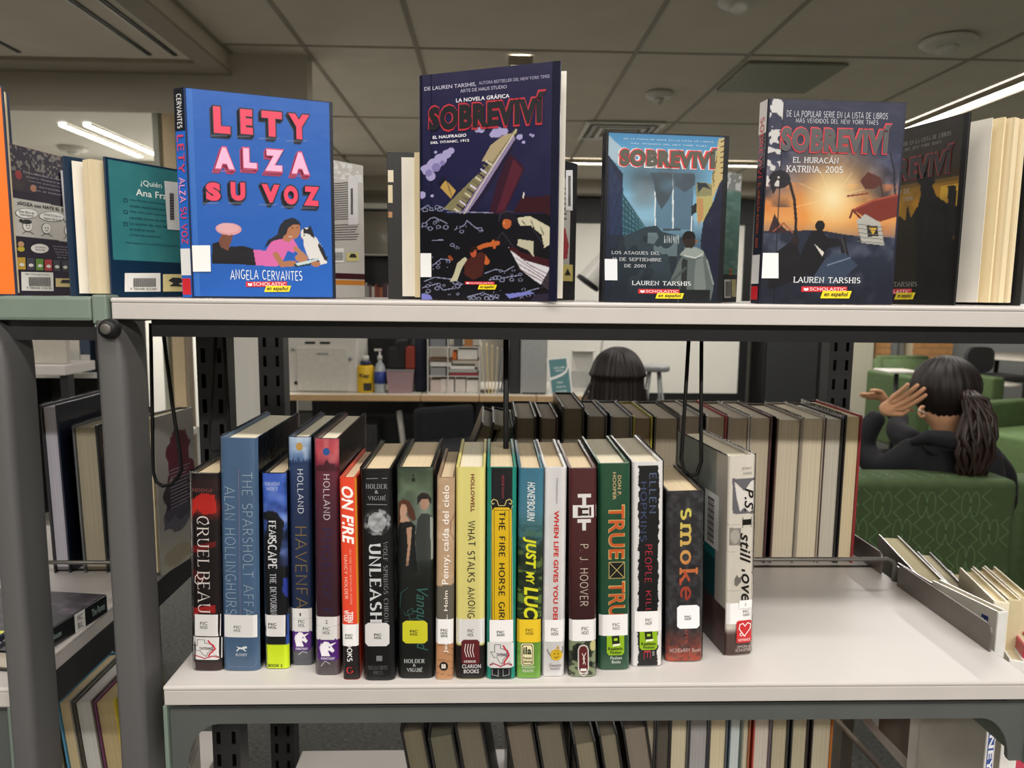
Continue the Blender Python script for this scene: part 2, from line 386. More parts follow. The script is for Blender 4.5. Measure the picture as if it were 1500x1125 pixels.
# painter: a grid of coloured points for pictorial printing
class Canvas:
    def __init__(s, quad, nx, ny):
        s.q = quad; s.nx = nx; s.ny = ny; s.a = np.zeros((ny, nx, 3))
        gx, gy = np.meshgrid((np.arange(nx))/(nx-1), (np.arange(ny))/(ny-1)); s.gx = gx; s.gy = gy
    def st(s, x, y):
        u, v = s.q.uv(x, y); return u/s.q.W, 1-v/s.q.H
    def fill(s, col): s.a[:] = hexc(col)
    def vgrad(s, stops):
        ts = [t for t, c in stops]; cs = np.array([hexc(c) for t, c in stops])
        for k in range(3): s.a[..., k] = np.interp(s.gy, ts, cs[:, k])
    def noise(s, sc, oct=3, seed=0, sx=1, sy=1):
        ar = s.q.H/s.q.W; sy = sy*ar**.6; sx = sx*ar**-.4
        r = np.random.default_rng(seed); out = np.zeros_like(s.gx); amp = 1; tot = 0
        for o in range(oct):
            n = int(sc*2**o)+3; g = r.random((int(n*sy)+3, int(n*sx)+3))
            X = s.gx*(g.shape[1]-2); Y = s.gy*(g.shape[0]-2); xi = X.astype(int); yi = Y.astype(int); fx = X-xi; fy = Y-yi
            fx = fx*fx*(3-2*fx); fy = fy*fy*(3-2*fy)
            v = (g[yi, xi]*(1-fx)+g[yi, xi+1]*fx)*(1-fy)+(g[yi+1, xi]*(1-fx)+g[yi+1, xi+1]*fx)*fy
            out += v*amp; tot += amp; amp *= .5
        return out/tot
    def mix(s, mask, col):
        m = np.clip(mask, 0, 1)[..., None]; s.a = s.a*(1-m)+np.array(hexc(col))*m
    def mask_poly(s, pts):
        P_ = [s.st(*p) for p in pts]; ins = np.zeros(s.gx.shape, bool); n = len(P_)
        for i in range(n):
            (x1, y1), (x2, y2) = P_[i], P_[(i+1) % n]
            if y1 == y2: continue
            c = ((s.gy > y1) != (s.gy > y2)) & (s.gx < (x2-x1)*(s.gy-y1)/(y2-y1)+x1); ins ^= c
        return ins.astype(float)
    def poly(s, pts, col, al=1.0): s.mix(s.mask_poly(pts)*al, col)
    def ell(s, cx, cy, rx, ry, col, al=1.0, soft=0.0):
        c = s.st(cx, cy); e = s.st(cx+rx, cy); f = s.st(cx, cy+ry); ax = abs(e[0]-c[0])+1e-9; ay = abs(f[1]-c[1])+1e-9
        d = np.sqrt(((s.gx-c[0])/ax)**2+((s.gy-c[1])/ay)**2)
        m = (d < 1).astype(float) if soft == 0 else np.clip((1-d)/soft, 0, 1)
        s.mix(m*al, col)
    def line(s, pts, wd, col, al=1.0):
        for a, b in zip(pts, pts[1:]):
            A = s.st(*a); B = s.st(*b); W, H = s.q.W, s.q.H
            px = (s.gx-A[0])*W; py = (s.gy-A[1])*H; dx = (B[0]-A[0])*W; dy = (B[1]-A[1])*H
            L2 = dx*dx+dy*dy+1e-12; t = np.clip((px*dx+py*dy)/L2, 0, 1)
            d = np.hypot(px-t*dx, py-t*dy); c0 = s.q.uv(*a); c1 = s.q.uv(a[0]+1, a[1]); w_ = abs(c1[0]-c0[0])*wd/2
            s.mix((d < max(w_, W/s.nx*.5)).astype(float)*al, col)
    def build(s, name, fmap, parent, m=None):
        nx, ny = s.nx, s.ny; V = []
        W, H = s.q.W, s.q.H
        for j in range(ny):
            for i in range(nx): V.append(fmap(W*i/(nx-1), H*(1-j/(ny-1)), 0.00012))
        F = [(j*nx+i, j*nx+i+1, (j+1)*nx+i+1, (j+1)*nx+i) for j in range(ny-1) for i in range(nx-1)]
        F = [f[::-1] for f in F]
        me = bpy.data.meshes.new(name); me.from_pydata(V, [], F)
        a = me.color_attributes.new('Col', 'FLOAT_COLOR', 'POINT')
        c = np.clip(s.a, 0, 1)*(0.9 if m is M_GLOSS else 1.0); lin = np.where(c > 0.04045, ((c+0.055)/1.055)**2.4, c/12.92)
        a.data.foreach_set('color', np.concatenate([lin, np.ones((ny, nx, 1))], 2).astype(np.float32).ravel()); me.update()
        return link(name, me, m or M_PRINT, parent)
# ================================================================== THE SETTING
XL, XR, YF, YB = -6.0, 7.0, -3.4, 9.2
tag(box('floor', (XL, YF, -0.05), (XR, YB, 0), M_CARPET), kind='structure')
ceil = tag(box('ceiling', (XL, YF, CZ+0.02), (XR, YB, CZ+0.1), M_TBAR), kind='structure')
for nm, lo, hi, m in (('wall_back', (XL, YB, 0), (XR, YB+.1, CZ+.02), M_WALL), ('wall_front', (XL, YF-.1, 0), (XR, YF, CZ+.02), M_WALL),
                      ('wall_left', (XL-.1, YF, 0), (XL, YB, CZ+.02), M_WHITEWALL), ('wall_right', (XR, YF, 0), (XR+.1, YB, CZ+.02), M_WHITEWALL)):
    tag(box(nm, lo, hi, m), kind='structure')
gx_ = [-2.0, -1.43, -1.0, -.4, .78, 1.4, 2.62, 3.10, 3.24, 4.46, 5.08, 6.3, 6.99]; gy_ = [-3.39, -2.25, -.65, .95, 2.55, 4.15, 5.75, 7.29, 7.45, 9.19]
tcache = {}
panel_c = (2, 0)
for i in range(len(gx_)-1):
    for j in range(len(gy_)-1):
        wx, wy = gx_[i+1]-gx_[i]-.012, gy_[j+1]-gy_[j]-.012
        if wx < .2 or (wy < .2): continue
        k = (round(wx, 3), round(wy, 3))
        if k not in tcache:
            t = box('ceiling_tile', (-wx/2, -wy/2, 0), (wx/2, wy/2, .02), M_CEIL, ceil, bev=.003, seg=1); tcache[k] = t.data
        else: t = bpy.data.objects.new('ceiling_tile', tcache[k]); COL.objects.link(t); t.parent = ceil
        t.location = ((gx_[i]+gx_[i+1])/2, (gy_[j]+gy_[j+1])/2, CZ)
for i, X in enumerate(gx_[1:-1]):
    if X in (3.10, 3.24): continue
    box('grid_bar', (X-.011, YF+.01, CZ-.006), (X+.011, YB-.01, CZ+.001), M_TBAR, ceil)
for Y in gy_[1:-1]:
    if Y in (7.29, 7.45): continue
    box('grid_bar', (-1.43, Y-.009, CZ-.005), (XR-.01, Y+.009, CZ+.001), M_TBAR, ceil)
# darker access panel
a = P(1046, 131, z=CZ); b = P(1178, 133, z=CZ); c = P(1245, 92, z=CZ); d = P(1100, 88, z=CZ)
M_PANEL = mat('grey_green_panel', '#8f9280', 0.5, var=0.05)
x0, x1, y0, y1 = (a[0]+d[0])/2, (b[0]+c[0])/2, (c[1]+d[1])/2, (a[1]+b[1])/2
pn = box('access_panel', (x0, y0, CZ-.018), (x1, y1, CZ-.007), M_PANEL, bev=.004)
tag(pn, 'grey green rectangular access panel set in the ceiling above right display books', 'ceiling panel')
# linear lamps in view
def lin_lamp(lo, hi, label):
    cx, cy, cz = [(lo[i]+hi[i])/2 for i in range(3)]
    e = empty('linear_ceiling_lamp', (cx, cy, hi[2]), label=label, cat='ceiling lamp', group='ceiling lamps')
    L = [lo[i]-(cx, cy, hi[2])[i] for i in range(3)]; H = [hi[i]-(cx, cy, hi[2])[i] for i in range(3)]
    e_ = .012
    for q in ((L[0]-e_, L[1]-e_, L[2]-.012, L[0], H[1]+e_, 0), (H[0], L[1]-e_, L[2]-.012, H[0]+e_, H[1]+e_, 0), (L[0], L[1]-e_, L[2]-.012, H[0], L[1], 0), (L[0], H[1], L[2]-.012, H[0], H[1]+e_, 0)):
        box('lamp_frame', q[:3], q[3:], M_TBAR, e)
    box('lamp_diffuser', L, H, M_LAMP, e, bev=.004)
    return e
lin_lamp((3.11, 3.2, CZ-.03), (3.23, 6.85, CZ-.004), 'long slanting linear ceiling lamp at the upper right')
lin_lamp((0.2, 7.31, CZ-.03), (4.2, 7.42, CZ-.004), 'long level linear ceiling lamp across the far end of the room')
a = P(748, 94, z=CZ-.05); b = P(775, 76, z=CZ-.05)
lin_lamp((a[0], a[1], CZ-.045), (a[0]+.11, b[1]+.25, CZ-.006), 'short bright ceiling lamp just above the tall purple graphic novel')
# air vent
a = P(862, 200, z=CZ); b = P(958, 178, z=CZ)
e = empty('air_vent', ((a[0]+b[0])/2, (a[1]+b[1])/2, CZ-.006), label='square louvred air vent in the ceiling above the smallest display book', cat='vent')
hw = .3
for k in range(5):
    q = hw-.06*k; z = -.004-.006*k
    bm = bmesh.new()
    for s in ((-q, -q, q, -q+.03), (-q, q-.03, q, q), (-q, -q+.03, -q+.03, q-.03), (q-.03, -q+.03, q, q-.03)):
        bm_box(bm, (s[0], s[1], z-.01), (s[2], s[3], z+.002), M=None)
    bm_link('louvre_ring', bm, M_PLAST if k % 2 == 0 else M_GREYPL, e)
# detectors
for (px, py, r, lb) in ((965, 142, .09, 'small round ceiling detector left of the grey green ceiling panel'), (1388, 66, .135, 'round white smoke detector with a domed centre at upper right'), (1083, 4, .1, 'round detector at the very top edge of the picture')):
    p = P(px, py, z=CZ-.03)
    e = empty('smoke_detector', (p[0], p[1], CZ-.006), label=lb, cat='detector')
    lathe('detector_base', [(r*.95, 0), (r, -.012), (r*.85, -.03), (r*.5, -.034)], M_PLAST, e)
    lathe('sensor_dome', [(r*.4, -.03), (r*.36, -.055), (r*.2, -.07), (.01, -.074)], M_PLAST, e)
# dropped ceiling at the left with two slots
SZ = 2.60; XS = -1.45; YS = 4.30
dc = tag(box('trim_1', (XL+.01, YF+.01, SZ), (XS, YS, CZ+.019), M_CEIL), kind='structure')
bv = box('edge_strip', (XS-.10, YF+.02, SZ-.02), (XS+.02, YS, SZ-.001), mat('bulkhead_edge', '#a39a8a', .8), dc)
box('edge_strip', (XL+.1, YS-.20, SZ-.02), (XS-.101, YS-.001, SZ-.001), MATS['bulkhead_edge'], dc)
for X in (-1.63, -1.76):
    box('air_slot', (X, 1.0, SZ-.006), (X+.018, 4.02, SZ+.002), M_BLACK, dc)
    box('slot_rim', (X-.012, 1.0, SZ-.010), (X-.001, 4.02, SZ+.002), M_PLAST, dc)
box('air_slot', (-2.42, 2.2, SZ-.006), (-2.40, 4.02, SZ+.002), M_DSTEEL, dc)
# glass partition under it
ZT = 2.40
wp = tag(box('wall_partition', (XL+.01, YS, ZT), (-1.02, YS+.12, CZ+.019), M_WALL), kind='structure')
win = empty('window_1', (0, YS, 0)); tag(win, kind='structure')
box('window_frame', (XL+.02, YS-.02, ZT-.06), (-1.02, YS+.10, ZT-.001), M_WHITEWALL, win)
for xp in (38, 300, 457):
    X = P(xp, 200, Y=YS)[0]
    box('mullion', (X-.05, YS-.02, 0.01), (X+.03, YS+.10, ZT-.06), M_WHITEWALL, win)
X0, X1 = P(45, 200, Y=YS)[0], P(457, 200, Y=YS)[0]
box('black_gasket', (X0, YS+.02, ZT-.085), (X1-.06, YS+.05, ZT-.065), M_BLACK, win)
box('black_gasket', (P(36, 200, Y=YS)[0], YS+.01, .3), (P(36, 200, Y=YS)[0]+.022, YS+.05, ZT-.065), M_BLACK, win)
box('window_sill', (XL+.02, YS-.03, 0.02), (-1.02, YS+.10, 0.30), M_WHITEWALL, win)
box('pane', (XL+.03, YS+.03, .31), (-1.05, YS+.036, ZT-.09), M_GLASS, win)
# the room behind the glass: lamps, a white column, far furniture
tag(box('ceiling_left_room', (XL+.01, YS+.13, 2.655), (-2.0, YB-.01, CZ+.019), M_WHITEWALL), kind='structure')
for (pa, pb, lb) in (((92, 183), (205, 229), 'left of the two bright slanting lamps seen through the glass partition'), ((128, 183), (238, 230), 'right of the two bright slanting lamps seen through the glass partition')):
    A = P(*pa, z=2.64); B = P(*pb, z=2.64); dv = Vector(B-A); ln = dv.length
    e = empty('glass_room_lamp', tuple((A+B)/2), math.atan2(dv.y, dv.x), lb, 'ceiling lamp', 'ceiling lamps')
    box('lamp_diffuser', (-ln/2, -.028, -.01), (ln/2, .028, .008), M_LAMP, e, bev=.003)
    box('lamp_frame', (-ln/2-.01, -.036, -.004), (ln/2+.01, -.0285, .012), M_PLAST, e)
    box('lamp_frame', (-ln/2-.01, .0285, -.004), (ln/2+.01, .036, .012), M_PLAST, e)
p = P(66, 0, Y=1)
p = P(430/4.017, 160+235/4.017, z=2.64)
e = empty('smoke_detector', (p[0], p[1], 2.654), label='white round detector seen through the glass partition', cat='detector')
lathe('detector_base', [(.12, 0), (.12, -.02), (.09, -.04)], M_PLAST, e)
lathe('sensor_dome', [(.05, -.04), (.04, -.06), (.01, -.066)], M_PLAST, e)
xa = P(342, 550, Y=4.0)[0]; xb = P(379, 550, Y=4.0)[0]
tag(box('column_1', (xa, 3.85, 0), (xb+.02, 4.25, 2.0), M_WHITEWALL, bev=.008), kind='structure')
tag(box('trim_2', (xa-.16, 3.95, 0), (xa-.01, 4.25, 2.0), mat('brown_door_panel', '#6b5f54', .6)), kind='structure')
# far left room: tan door frames and a white bench
for i, (x0, x1, c, Y) in enumerate(((238, 246, '#8d8f83', 5.2), (252, 270, '#bda98a', 5.2), (271, 274, '#8f8270', 5.2))):
    tag(box('trim_%d' % (3+i), (P(x0, 500, Y=Y)[0], Y, 0), (P(x1, 500, Y=Y)[0], Y+.1, 2.6), mat('far_trim%d' % i, c, .6)), kind='structure')
tag(box('wall_far_left', (XL+.02, 7.6, 0), (-2.0, 7.7, 2.65), M_WHITEWALL), kind='structure')
e = empty('window_bench', (-2.75, 4.8, 0), label='low white bench behind the glass partition at left', cat='bench')
box('bench_top', (-.55, -.2, .42), (.75, .25, .47), M_WHITEWALL, e, bev=.01); box('bench_front', (-.5, -.15, .02), (.7, .2, .42), M_WHITEWALL, e)
# ---- far wall: whiteboard / projection surface, black band
Y = 8.9
a = P(846, 575, Y=Y); b = P(1092, 330, Y=Y)
e = empty('projection_screen', ((a[0]+b[0])/2, Y, a[2]), label='large white projection screen with a black frame on the far wall', cat='screen')
W2 = (b[0]-a[0])/2; Hh = b[2]-a[2]
box('screen_surface', (-W2-.9, .02, 0), (W2, .06, Hh), M_WHITEWALL, e)
box('black_frame', (-W2-1.0, 0, -.16), (W2+.10, .05, -.002), M_BLACK, e)
box('black_frame', (W2+.002, 0, 0), (W2+.10, .05, Hh), M_BLACK, e)
box('black_frame', (-W2-1.0, 0, Hh+.002), (W2+.10, .05, P(900, 290, Y=Y)[2]-a[2]), M_BLACK, e)
a = P(1112, 575, Y=8.7); b = P(1290, 290, Y=8.7)
e = empty('media_cabinet', ((a[0]+b[0])/2, 8.6, 0), label='tall black cabinet beside the projection screen', cat='cabinet')
w_ = (b[0]-a[0])/2
box('cabinet_body', (-w_, 0, 0.0), (w_, .45, 1.25), M_BLACK, e, bev=.01)
for k in (-1, 1): box('cabinet_door', (k*w_*.5-w_*.46, -.02, .15), (k*w_*.5+w_*.46, -.001, 1.2), M_DARKPL, e, bev=.005)
tag(box('trim_6', (P(800, 300, Y=9.1)[0]-3.2, 8.6, P(900, 283, Y=8.6)[2]), (P(1100,300,Y=8.6)[0]+.3, 9.19, P(900, 262, Y=8.6)[2]+.05), M_WALL), kind='structure')
# ---- right side wall: cream pilaster, brick piers, windows
Y = 8.4
def pier(n, x0, x1, Y):
    A = P(x0, 520, Y=Y)[0]; B = P(x1, 520, Y=Y)[0]
    e = tag(box('wall_pier_%d' % n, (A, Y, 0), (B, Y+.2, 2.45), M_MORTAR), kind='structure')
    bh = .075; wb = .2; r = 0; z = .45
    bcache = {}
    while z < 1.45:
        x = A-(r % 2)*wb*.5
        while x < B:
            u0, u1 = max(x, A), min(x+wb-.012, B)
            if u1-u0 > .03:
                k = round(u1-u0, 3)
                if k not in bcache: o = box('brick', (-(u1-u0)/2, -.012, 0), ((u1-u0)/2, .01, bh-.012), M_BRICK, e); bcache[k] = o.data
                else: o = bpy.data.objects.new('brick', bcache[k]); COL.objects.link(o); o.parent = e
                o.location = ((u0+u1)/2, Y, z)
            x += wb
        z += bh; r += 1
pier(1, 1281, 1303, Y); pier(2, 1337, 1394, Y)
tag(box('wall_pilaster', (P(1240, 520, Y=8.3)[0], 8.3, 0), (P(1279, 520, Y=8.3)[0], 8.55, 2.45), mat('cream_paint', '#cfcbb4', .7)), kind='structure')
tag(box('wall_right_far', (P(1279, 520, Y=8.6)[0], 8.6, 0), (XR-.01, 8.7, 2.45), mat('pale_blue_grey_wall', '#c2c6c8', .6)), kind='structure')
win = empty('window_2', (P(1320, 520, Y=8.5)[0], 8.5, 1.0)); tag(win, kind='structure')
box('window_frame', (-.02, 0, -.9), (.02, .06, 1.4), M_GREYPL, win)
box('window_frame', (.42, 0, -.9), (.5, .06, 1.4), M_WHITEWALL, win)
# ================================================================== THE SHELVING
ZLO = 1.016; ZTOP = 1.3925; YFR = 0.687; ZBOT = 0.617
XA, XB = -0.316, 0.556        # our unit's shelf ends
TH = 0.0195
def shelf_board(x0, x1, z, label, name='shelf_board', y0=YFR, y1=1.19, edge=M_SHELF_EDGE):
    e = empty(name, ((x0+x1)/2, y0, z), label=label, cat='shelf', group='white shelf boards')
    X = (x1-x0)/2; D = y1-y0
    box('laminate_top', (-X, 0, -.0045), (X, D, 0), M_SHELF, e, bev=.0018)
    box('edge_band', (-X+.0008, .0004, -TH), (X-.0008, D-.001, -.0046), edge, e, bev=.0008)
    return e
# lower shelf of our unit
sh = shelf_board(XA, XB, ZLO, 'white laminate shelf board carrying the row of novels')
box('shelf_groove', (-(XB-XA)/2+.002, .315, .0001), ((XB-XA)/2-.002, .319, .0008), M_DSTEEL, sh)
# bracket frame under it
e = empty('shelf_support_frame', ((XA+XB)/2, YFR, ZLO-TH), label='slate grey support frame with curved corners under the novel shelf', cat='shelf frame', group='shelf support frames')
Wh = (XB-XA)/2
def frame_poly(W, drop_end=.065, drop=.022, r=.032, top=-.006):
    p = [(-W, top), (-W, -drop_end-.004), (-W+.014, -drop_end-.004)]
    p += [(-W+.014+.002+r*(1-math.cos(t)), -drop_end+ (drop_end-drop)*math.sin(t)) for t in [i*math.pi/2/8 for i in range(9)]]
    q = [(-x, z) for x, z in p[::-1]]
    return p+q
prism('front_rail', frame_poly(Wh-.004), .004, .009, M_RAIL, e)
prism('rear_rail', frame_poly(Wh-.004), .48, .485, M_RAIL, e)
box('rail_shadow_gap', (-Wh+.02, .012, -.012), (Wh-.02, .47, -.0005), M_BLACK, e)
for s in (-1, 1):
    box('end_plate', (s*Wh-.001 if s < 0 else s*Wh-.003, .0, -.072), (s*Wh+.003 if s < 0 else s*Wh+.001, .49, -.0006), M_GREEN, e, bev=.001)
# end lips
def lip(px_path, Y0, Y1, X, h, label):
    return None
def end_lip(X, ya, yb, label, h=.030, z=ZLO, m=M_LIP):
    c = .008
    poly = [(ya, 0), (ya, h-c), (ya+c*.3, h-c*.3), (ya+c, h), (yb-c, h), (yb-c*.3, h-c*.3), (yb, h-c), (yb, 0)]
    bm = bmesh.new(); bm_prism(bm, poly, -.0011, .0011, axis=0)
    o = bm_link('end_lip', bm, m, None, loc=(X, 0, z+.0002))
    tag(o, label, 'shelf lip', 'low metal lips at the shelf ends'); return o
a = P(1352, 858, z=ZLO); b = P(1470, 955, z=ZLO)
end_lip(XB-.006, b[1], a[1], 'low taupe metal lip on the right shelf edge nearest the viewer')
end_lip(XB-.006, .975, 1.165, 'low taupe metal lip on the right shelf edge beside the red book')
end_lip(XA+.004, .765, .90, 'low dark metal lip at the left end of the novel shelf', m=M_DSTEEL)
end_lip(XA+.004, .94, 1.16, 'dark metal lip at the back left end of the novel shelf', m=M_DSTEEL, h=.035)
# centre divider wire
a = P(1309, 851, z=ZLO)
zr = .031; Yd = a[1]
pts = [(a[0], Yd, ZLO), (a[0], Yd, ZLO+zr-.010), (a[0]-.003, Yd, ZLO+zr-.003), (a[0]-.010, Yd, ZLO+zr), (XA+.05, Yd, ZLO+zr), (XA+.043, Yd, ZLO+zr-.003), (XA+.04, Yd, ZLO+zr-.01), (XA+.04, Yd, ZLO)]
tag(tube('divider_wire', pts, .0028, M_WIRE), 'bent grey wire rail along the middle of the novel shelf', 'wire rail', 'wire rails')
# posts of the end frames
def post(x0, x1, ztop, label, name='shelf_post', bolt=None):
    W = (x1-x0); e = empty(name, ((x0+x1)/2, .70, 0), label=label, cat='post', group='grey end posts')
    poly = []
    D = .050; r = .008
    for (cx, cy, a0) in ((W/2-r, -D/2+r+.002, -90), (W/2-r, D/2-r, 0), (-W/2+r*.5, D/2-r*.5, 90), (-W/2+r*.45, -D/2+r*.45, 180)):
        rr = r if cx > 0 else r*.45
        for k in range(5): t = math.radians(a0+90*k/4); poly.append((cx+rr*math.cos(t), cy+rr*math.sin(t)))
    bm = bmesh.new()
    # column with a rounded shoulder at its right top corner
    zs = [(0.03, 0), (ztop-.050, 0), (ztop-.036, .0008), (ztop-.024, .003), (ztop-.013, .006), (ztop-.005, .010), (ztop, .015)]
    rings = []
    for z, cut in zs:
        rings.append([bm.verts.new((min(p[0], W/2-cut), p[1], z)) for p in poly])
    n = len(poly)
    for A, B in zip(rings, rings[1:]):
        for k in range(n): bm.faces.new((A[k], A[(k+1) % n], B[(k+1) % n], B[k]))
    bm.faces.new(rings[0]); bm.faces.new(rings[-1])
    o = bm_link('post_tube', bm, M_POST, e, True)
    o.data.set_sharp_from_angle(angle=math.radians(38))
    lathe('levelling_foot', [(.010, 0), (.011, .006), (.008, .012), (.008, .03)], M_BLACK, e)
    return e
zt = P(150, 472, Y=.675)[2]
p2 = post(-.3545, -.3305, ZTOP-TH-.001, 'grey metal post with a black hex bolt at left of the novels')
bp = P(158, 482, Y=.67)
b = empty('hex_bolt', (bp[0], .672, bp[2]), rot=(math.pi/2, 0, 0)); b.parent = p2
b.location = (bp[0]-p2.location.x, .672-.70, bp[2]); 
lathe('bolt_head', [(.0092, -.004), (.0092, .0), (.0085, .003), (.0065, .0055), (.004, .0062)], M_BLACK, b, 20)
hx = [(.0032*math.cos(math.pi/3*k), .0032*math.sin(math.pi/3*k)) for k in range(6)]
lathe('socket_rim', [(.0036, .0060), (.0052, .0064), (.0038, .0069)], M_WIRE, b, 20)
prism('hex_socket', hx, .0061, .0068, mat('socket_dark', '#050505', .4), b, axis=2)
p1 = post(-.4568, -.4362, ZTOP-TH-.001, 'grey metal post nearest the left edge of the picture')
# ---- top shelf of our unit
shelf_board(P(162, 455, Y=YFR)[0], .95, ZTOP, 'white top shelf board the face-out display books stand on', y1=1.06)
e = empty('top_shelf_frame', (.1, YFR, ZTOP-TH), label='black steel rail under the top shelf board', cat='shelf frame', group='shelf support frames')
box('front_rail', (-.415, .012, -.0165), (.85, .016, -.0003), M_BLACK, e)
box('underside_tray', (-.415, .017, -.012), (.85, .36, -.0003), M_BLACK, e, bev=.001)
box('rear_rail', (-.415, .361, -.03), (.85, .365, -.0003), M_BLACK, e)
# left neighbour: green edged top shelf
xr = P(136, 455, Y=YFR)[0]
e = empty('green_edged_shelf', (xr-.3, YFR, ZTOP), label='sage green edged top shelf board at the far left', cat='shelf', group='green shelf trim')
box('edge_profile', (-.35, -.002, -.0215), (.3, .018, .0008), M_GREEN, e, bev=.003)
box('shelf_top', (-.35, .0185, -.018), (.3, .34, 0), M_SHELF, e, bev=.001)
box('front_rail', (-.35, .012, -.040), (.3, .016, -.022), M_DSTEEL, e)
box('rail_foot', (-.345, .010, -.043), (-.2, .018, -.0405), M_BLACK, e)
xa = P(138, 455, Y=YFR)[0]; xb = P(160, 455, Y=YFR)[0]
e = empty('shelf_end_clip', ((xa+xb)/2, YFR-.004, ZTOP), label='small green clip joining the two top shelves above the bolt', cat='clip')
box('clip_body', (-(xb-xa)/2, 0, -.024), ((xb-xa)/2, .30, .0025), M_GREEN, e, bev=.002)
box('clip_tongue', (-(xb-xa)/2+.001, .0005, -.0272), ((xb-xa)/2-.003, .004, -.0243), M_GREEN, e, bev=.001)
# ---- left neighbour lower shelf
xe = -0.432
x1 = P(168, 885, z=ZLO)[0]
sl = shelf_board(-1.25, -.458, ZLO, 'white shelf board of the neighbouring unit at the left, level with the novels', y0=.686)
x_in = P(126, 915, z=ZLO)[0]
box('side_skirt', (.3925, .004, -.056), (.3955, .50, -.0200), M_DSTEEL, sl, bev=.001)
e = empty('shelf_support_frame', (-.85, .686, ZLO-TH), label='slate grey support frame at the bottom left corner of the picture', cat='shelf frame', group='shelf support frames')
prism('front_rail', frame_poly(.385), .004, .009, M_RAIL, e)
box('end_plate', (.3845, 0, -.075), (.3885, .0035, -.0006), M_GREEN, e, bev=.001)
a = P(75, 832, Y=.94); b = P(166, 832, Y=.94)
pts = [(-.75, .94, ZLO), (-.75, .94, ZLO+zr), (-.47, .94, ZLO+zr), (-.47, .94, ZLO+.0)]
tag(tube('divider_wire', pts, .0026, M_WIRE), 'grey wire rail below the leaning books between the two posts', 'wire rail', 'wire rails')
# ---- bottom shelves
shelf_board(XA, XB, ZBOT, 'white bottom shelf board seen under the novel shelf', y1=1.19)
shelf_board(-1.25, -.458, ZBOT, 'white bottom shelf board of the neighbouring unit at left', y0=.72, y1=1.25)
# ---- slotted uprights
def upright(xc, Y, W, D, z0, z1, label, slots=2):
    e = empty('slotted_upright', (xc, Y, 0), label=label, cat='upright', group='black slotted uprights')
    # C-channel built as front strips between two columns of real slots
    pitch = .032; sw = .0055; sl_ = .018; cols = [-.010, .010] if slots == 2 else [0]
    bm = bmesh.new(); xs = [-W/2]
    for c in cols: xs += [c-sw/2, c+sw/2]
    xs.append(W/2)
    for i in range(0, len(xs), 2): bm_box(bm, (xs[i], 0, z0), (xs[i+1], .002, z1))
    z = z0
    while z < z1-pitch:
        for c in cols: bm_box(bm, (c-sw/2, 0, z+sl_), (c+sw/2, .002, z+pitch))
        z += pitch
    bm_link('slotted_face', bm, M_DSTEEL, e)
    box('side_flange', (-W/2, .0021, z0), (-W/2+.002, D, z1), M_DSTEEL, e)
    box('side_flange', (W/2-.002, .0021, z0), (W/2, D, z1), M_DSTEEL, e)
    box('back_web', (-W/2, D, z0), (W/2, D+.002, z1), M_BLACK, e)
    return e
x = P(312, 600, Y=.93)[0]; upright(x, .93, .036, .03, .03, 1.345, 'nearer black slotted upright at left behind the novels')
x = P(398, 560, Y=1.20)[0]; upright(x, 1.20, .040, .03, .03, 1.37, 'farther black slotted upright behind the blue novel')
x = P(1232, 560, Y=1.20)[0]; upright(x, 1.205, .040, .03, .03, 1.37, 'black slotted upright at right beside the red book')
# ---- hanging wire bookends
def wire_loop(pa, pb, bottom, Y, label):
    A = P(*pa, Y=Y); B = P(*pb, Y=Y); C_ = [P(q[0], q[1], Y=Y) for q in bottom]
    A[2] = B[2] = ZTOP-TH-.012
    pts = [A]+C_+[B]
    o = tube('hanging_wire_bookend', pts, .0022, M_BLACK, n=8)
    tag(o, label, 'wire bookend', 'black wire bookends hanging from the top shelf')
wire_loop((222, 502), (239, 502), [(223, 600), (224, 690), (229, 706), (238, 712), (250, 710), (260, 700), (266, 688), (263, 660), (252, 590)], .88, 'black wire bookend loop hanging at left beside the grey post')
wire_loop((318, 502), (328, 502), [(312, 560), (306, 640), (312, 660), (330, 660), (336, 640), (332, 560)], .90, 'black wire bookend hanging before the slotted upright at left')
wire_loop((740, 502), (742, 502), [(740, 640), (740, 668), (741, 672), (742, 668), (742.5, 620)], .80, 'black wire bookend seen edge-on hanging at the centre')
wire_loop((1009, 502), (1027, 502), [(1004, 580), (998, 672), (1002, 690), (1012, 697), (1021, 694), (1027, 676), (1027, 580)], .80, 'black wire bookend loop hanging above the grunge black novel at right')
# ================================================================== THE NOVELS ON THE LOWER SHELF
C7 = (260, 580, 2.446); C3 = (270, 660, 3.215); C4 = (520, 640, 3.042); C5 = (750, 640, 3.041); C6 = (920, 640, 3.31)
M_PAGES = page_mat('cream_pages', '#ead4ae', .10, 0, 1200)
M_PAGES_W = page_mat('white_pages', '#f0e6cb', .09, 0, 1200)
M_PAGES_G = page_mat('grey_pages', '#c9bfae', .10, 0, 1200)
def u_profile(T, D, t, bulge=0.0016, off=0.0, n=14):
    """outer and inner outline of a book case: left board, spine, right board"""
    r = min(.0035, T*.2)
    out = [(-off, D)]
    for k in range(n+1):
        a = k/n; x = T*a
        e = abs(2*a-1); y = bulge*(e**4)+ (r*.6)*(e**14)
        out.append((x+(-off if k == 0 else off if k == n else 0), y-off))
    out.append((T+off, D))
    inn = [(t, D)]+[(min(max(T*k/n, t), T-t), t+bulge) for k in range(n+1)]+[(T-t, D)]
    return out, inn
def spine_y(u, T, bulge=0.0016):
    e = min(1, abs(2*u/T-1)); r = min(.0035, T*.2); return bulge*e**4+r*.6*e**14
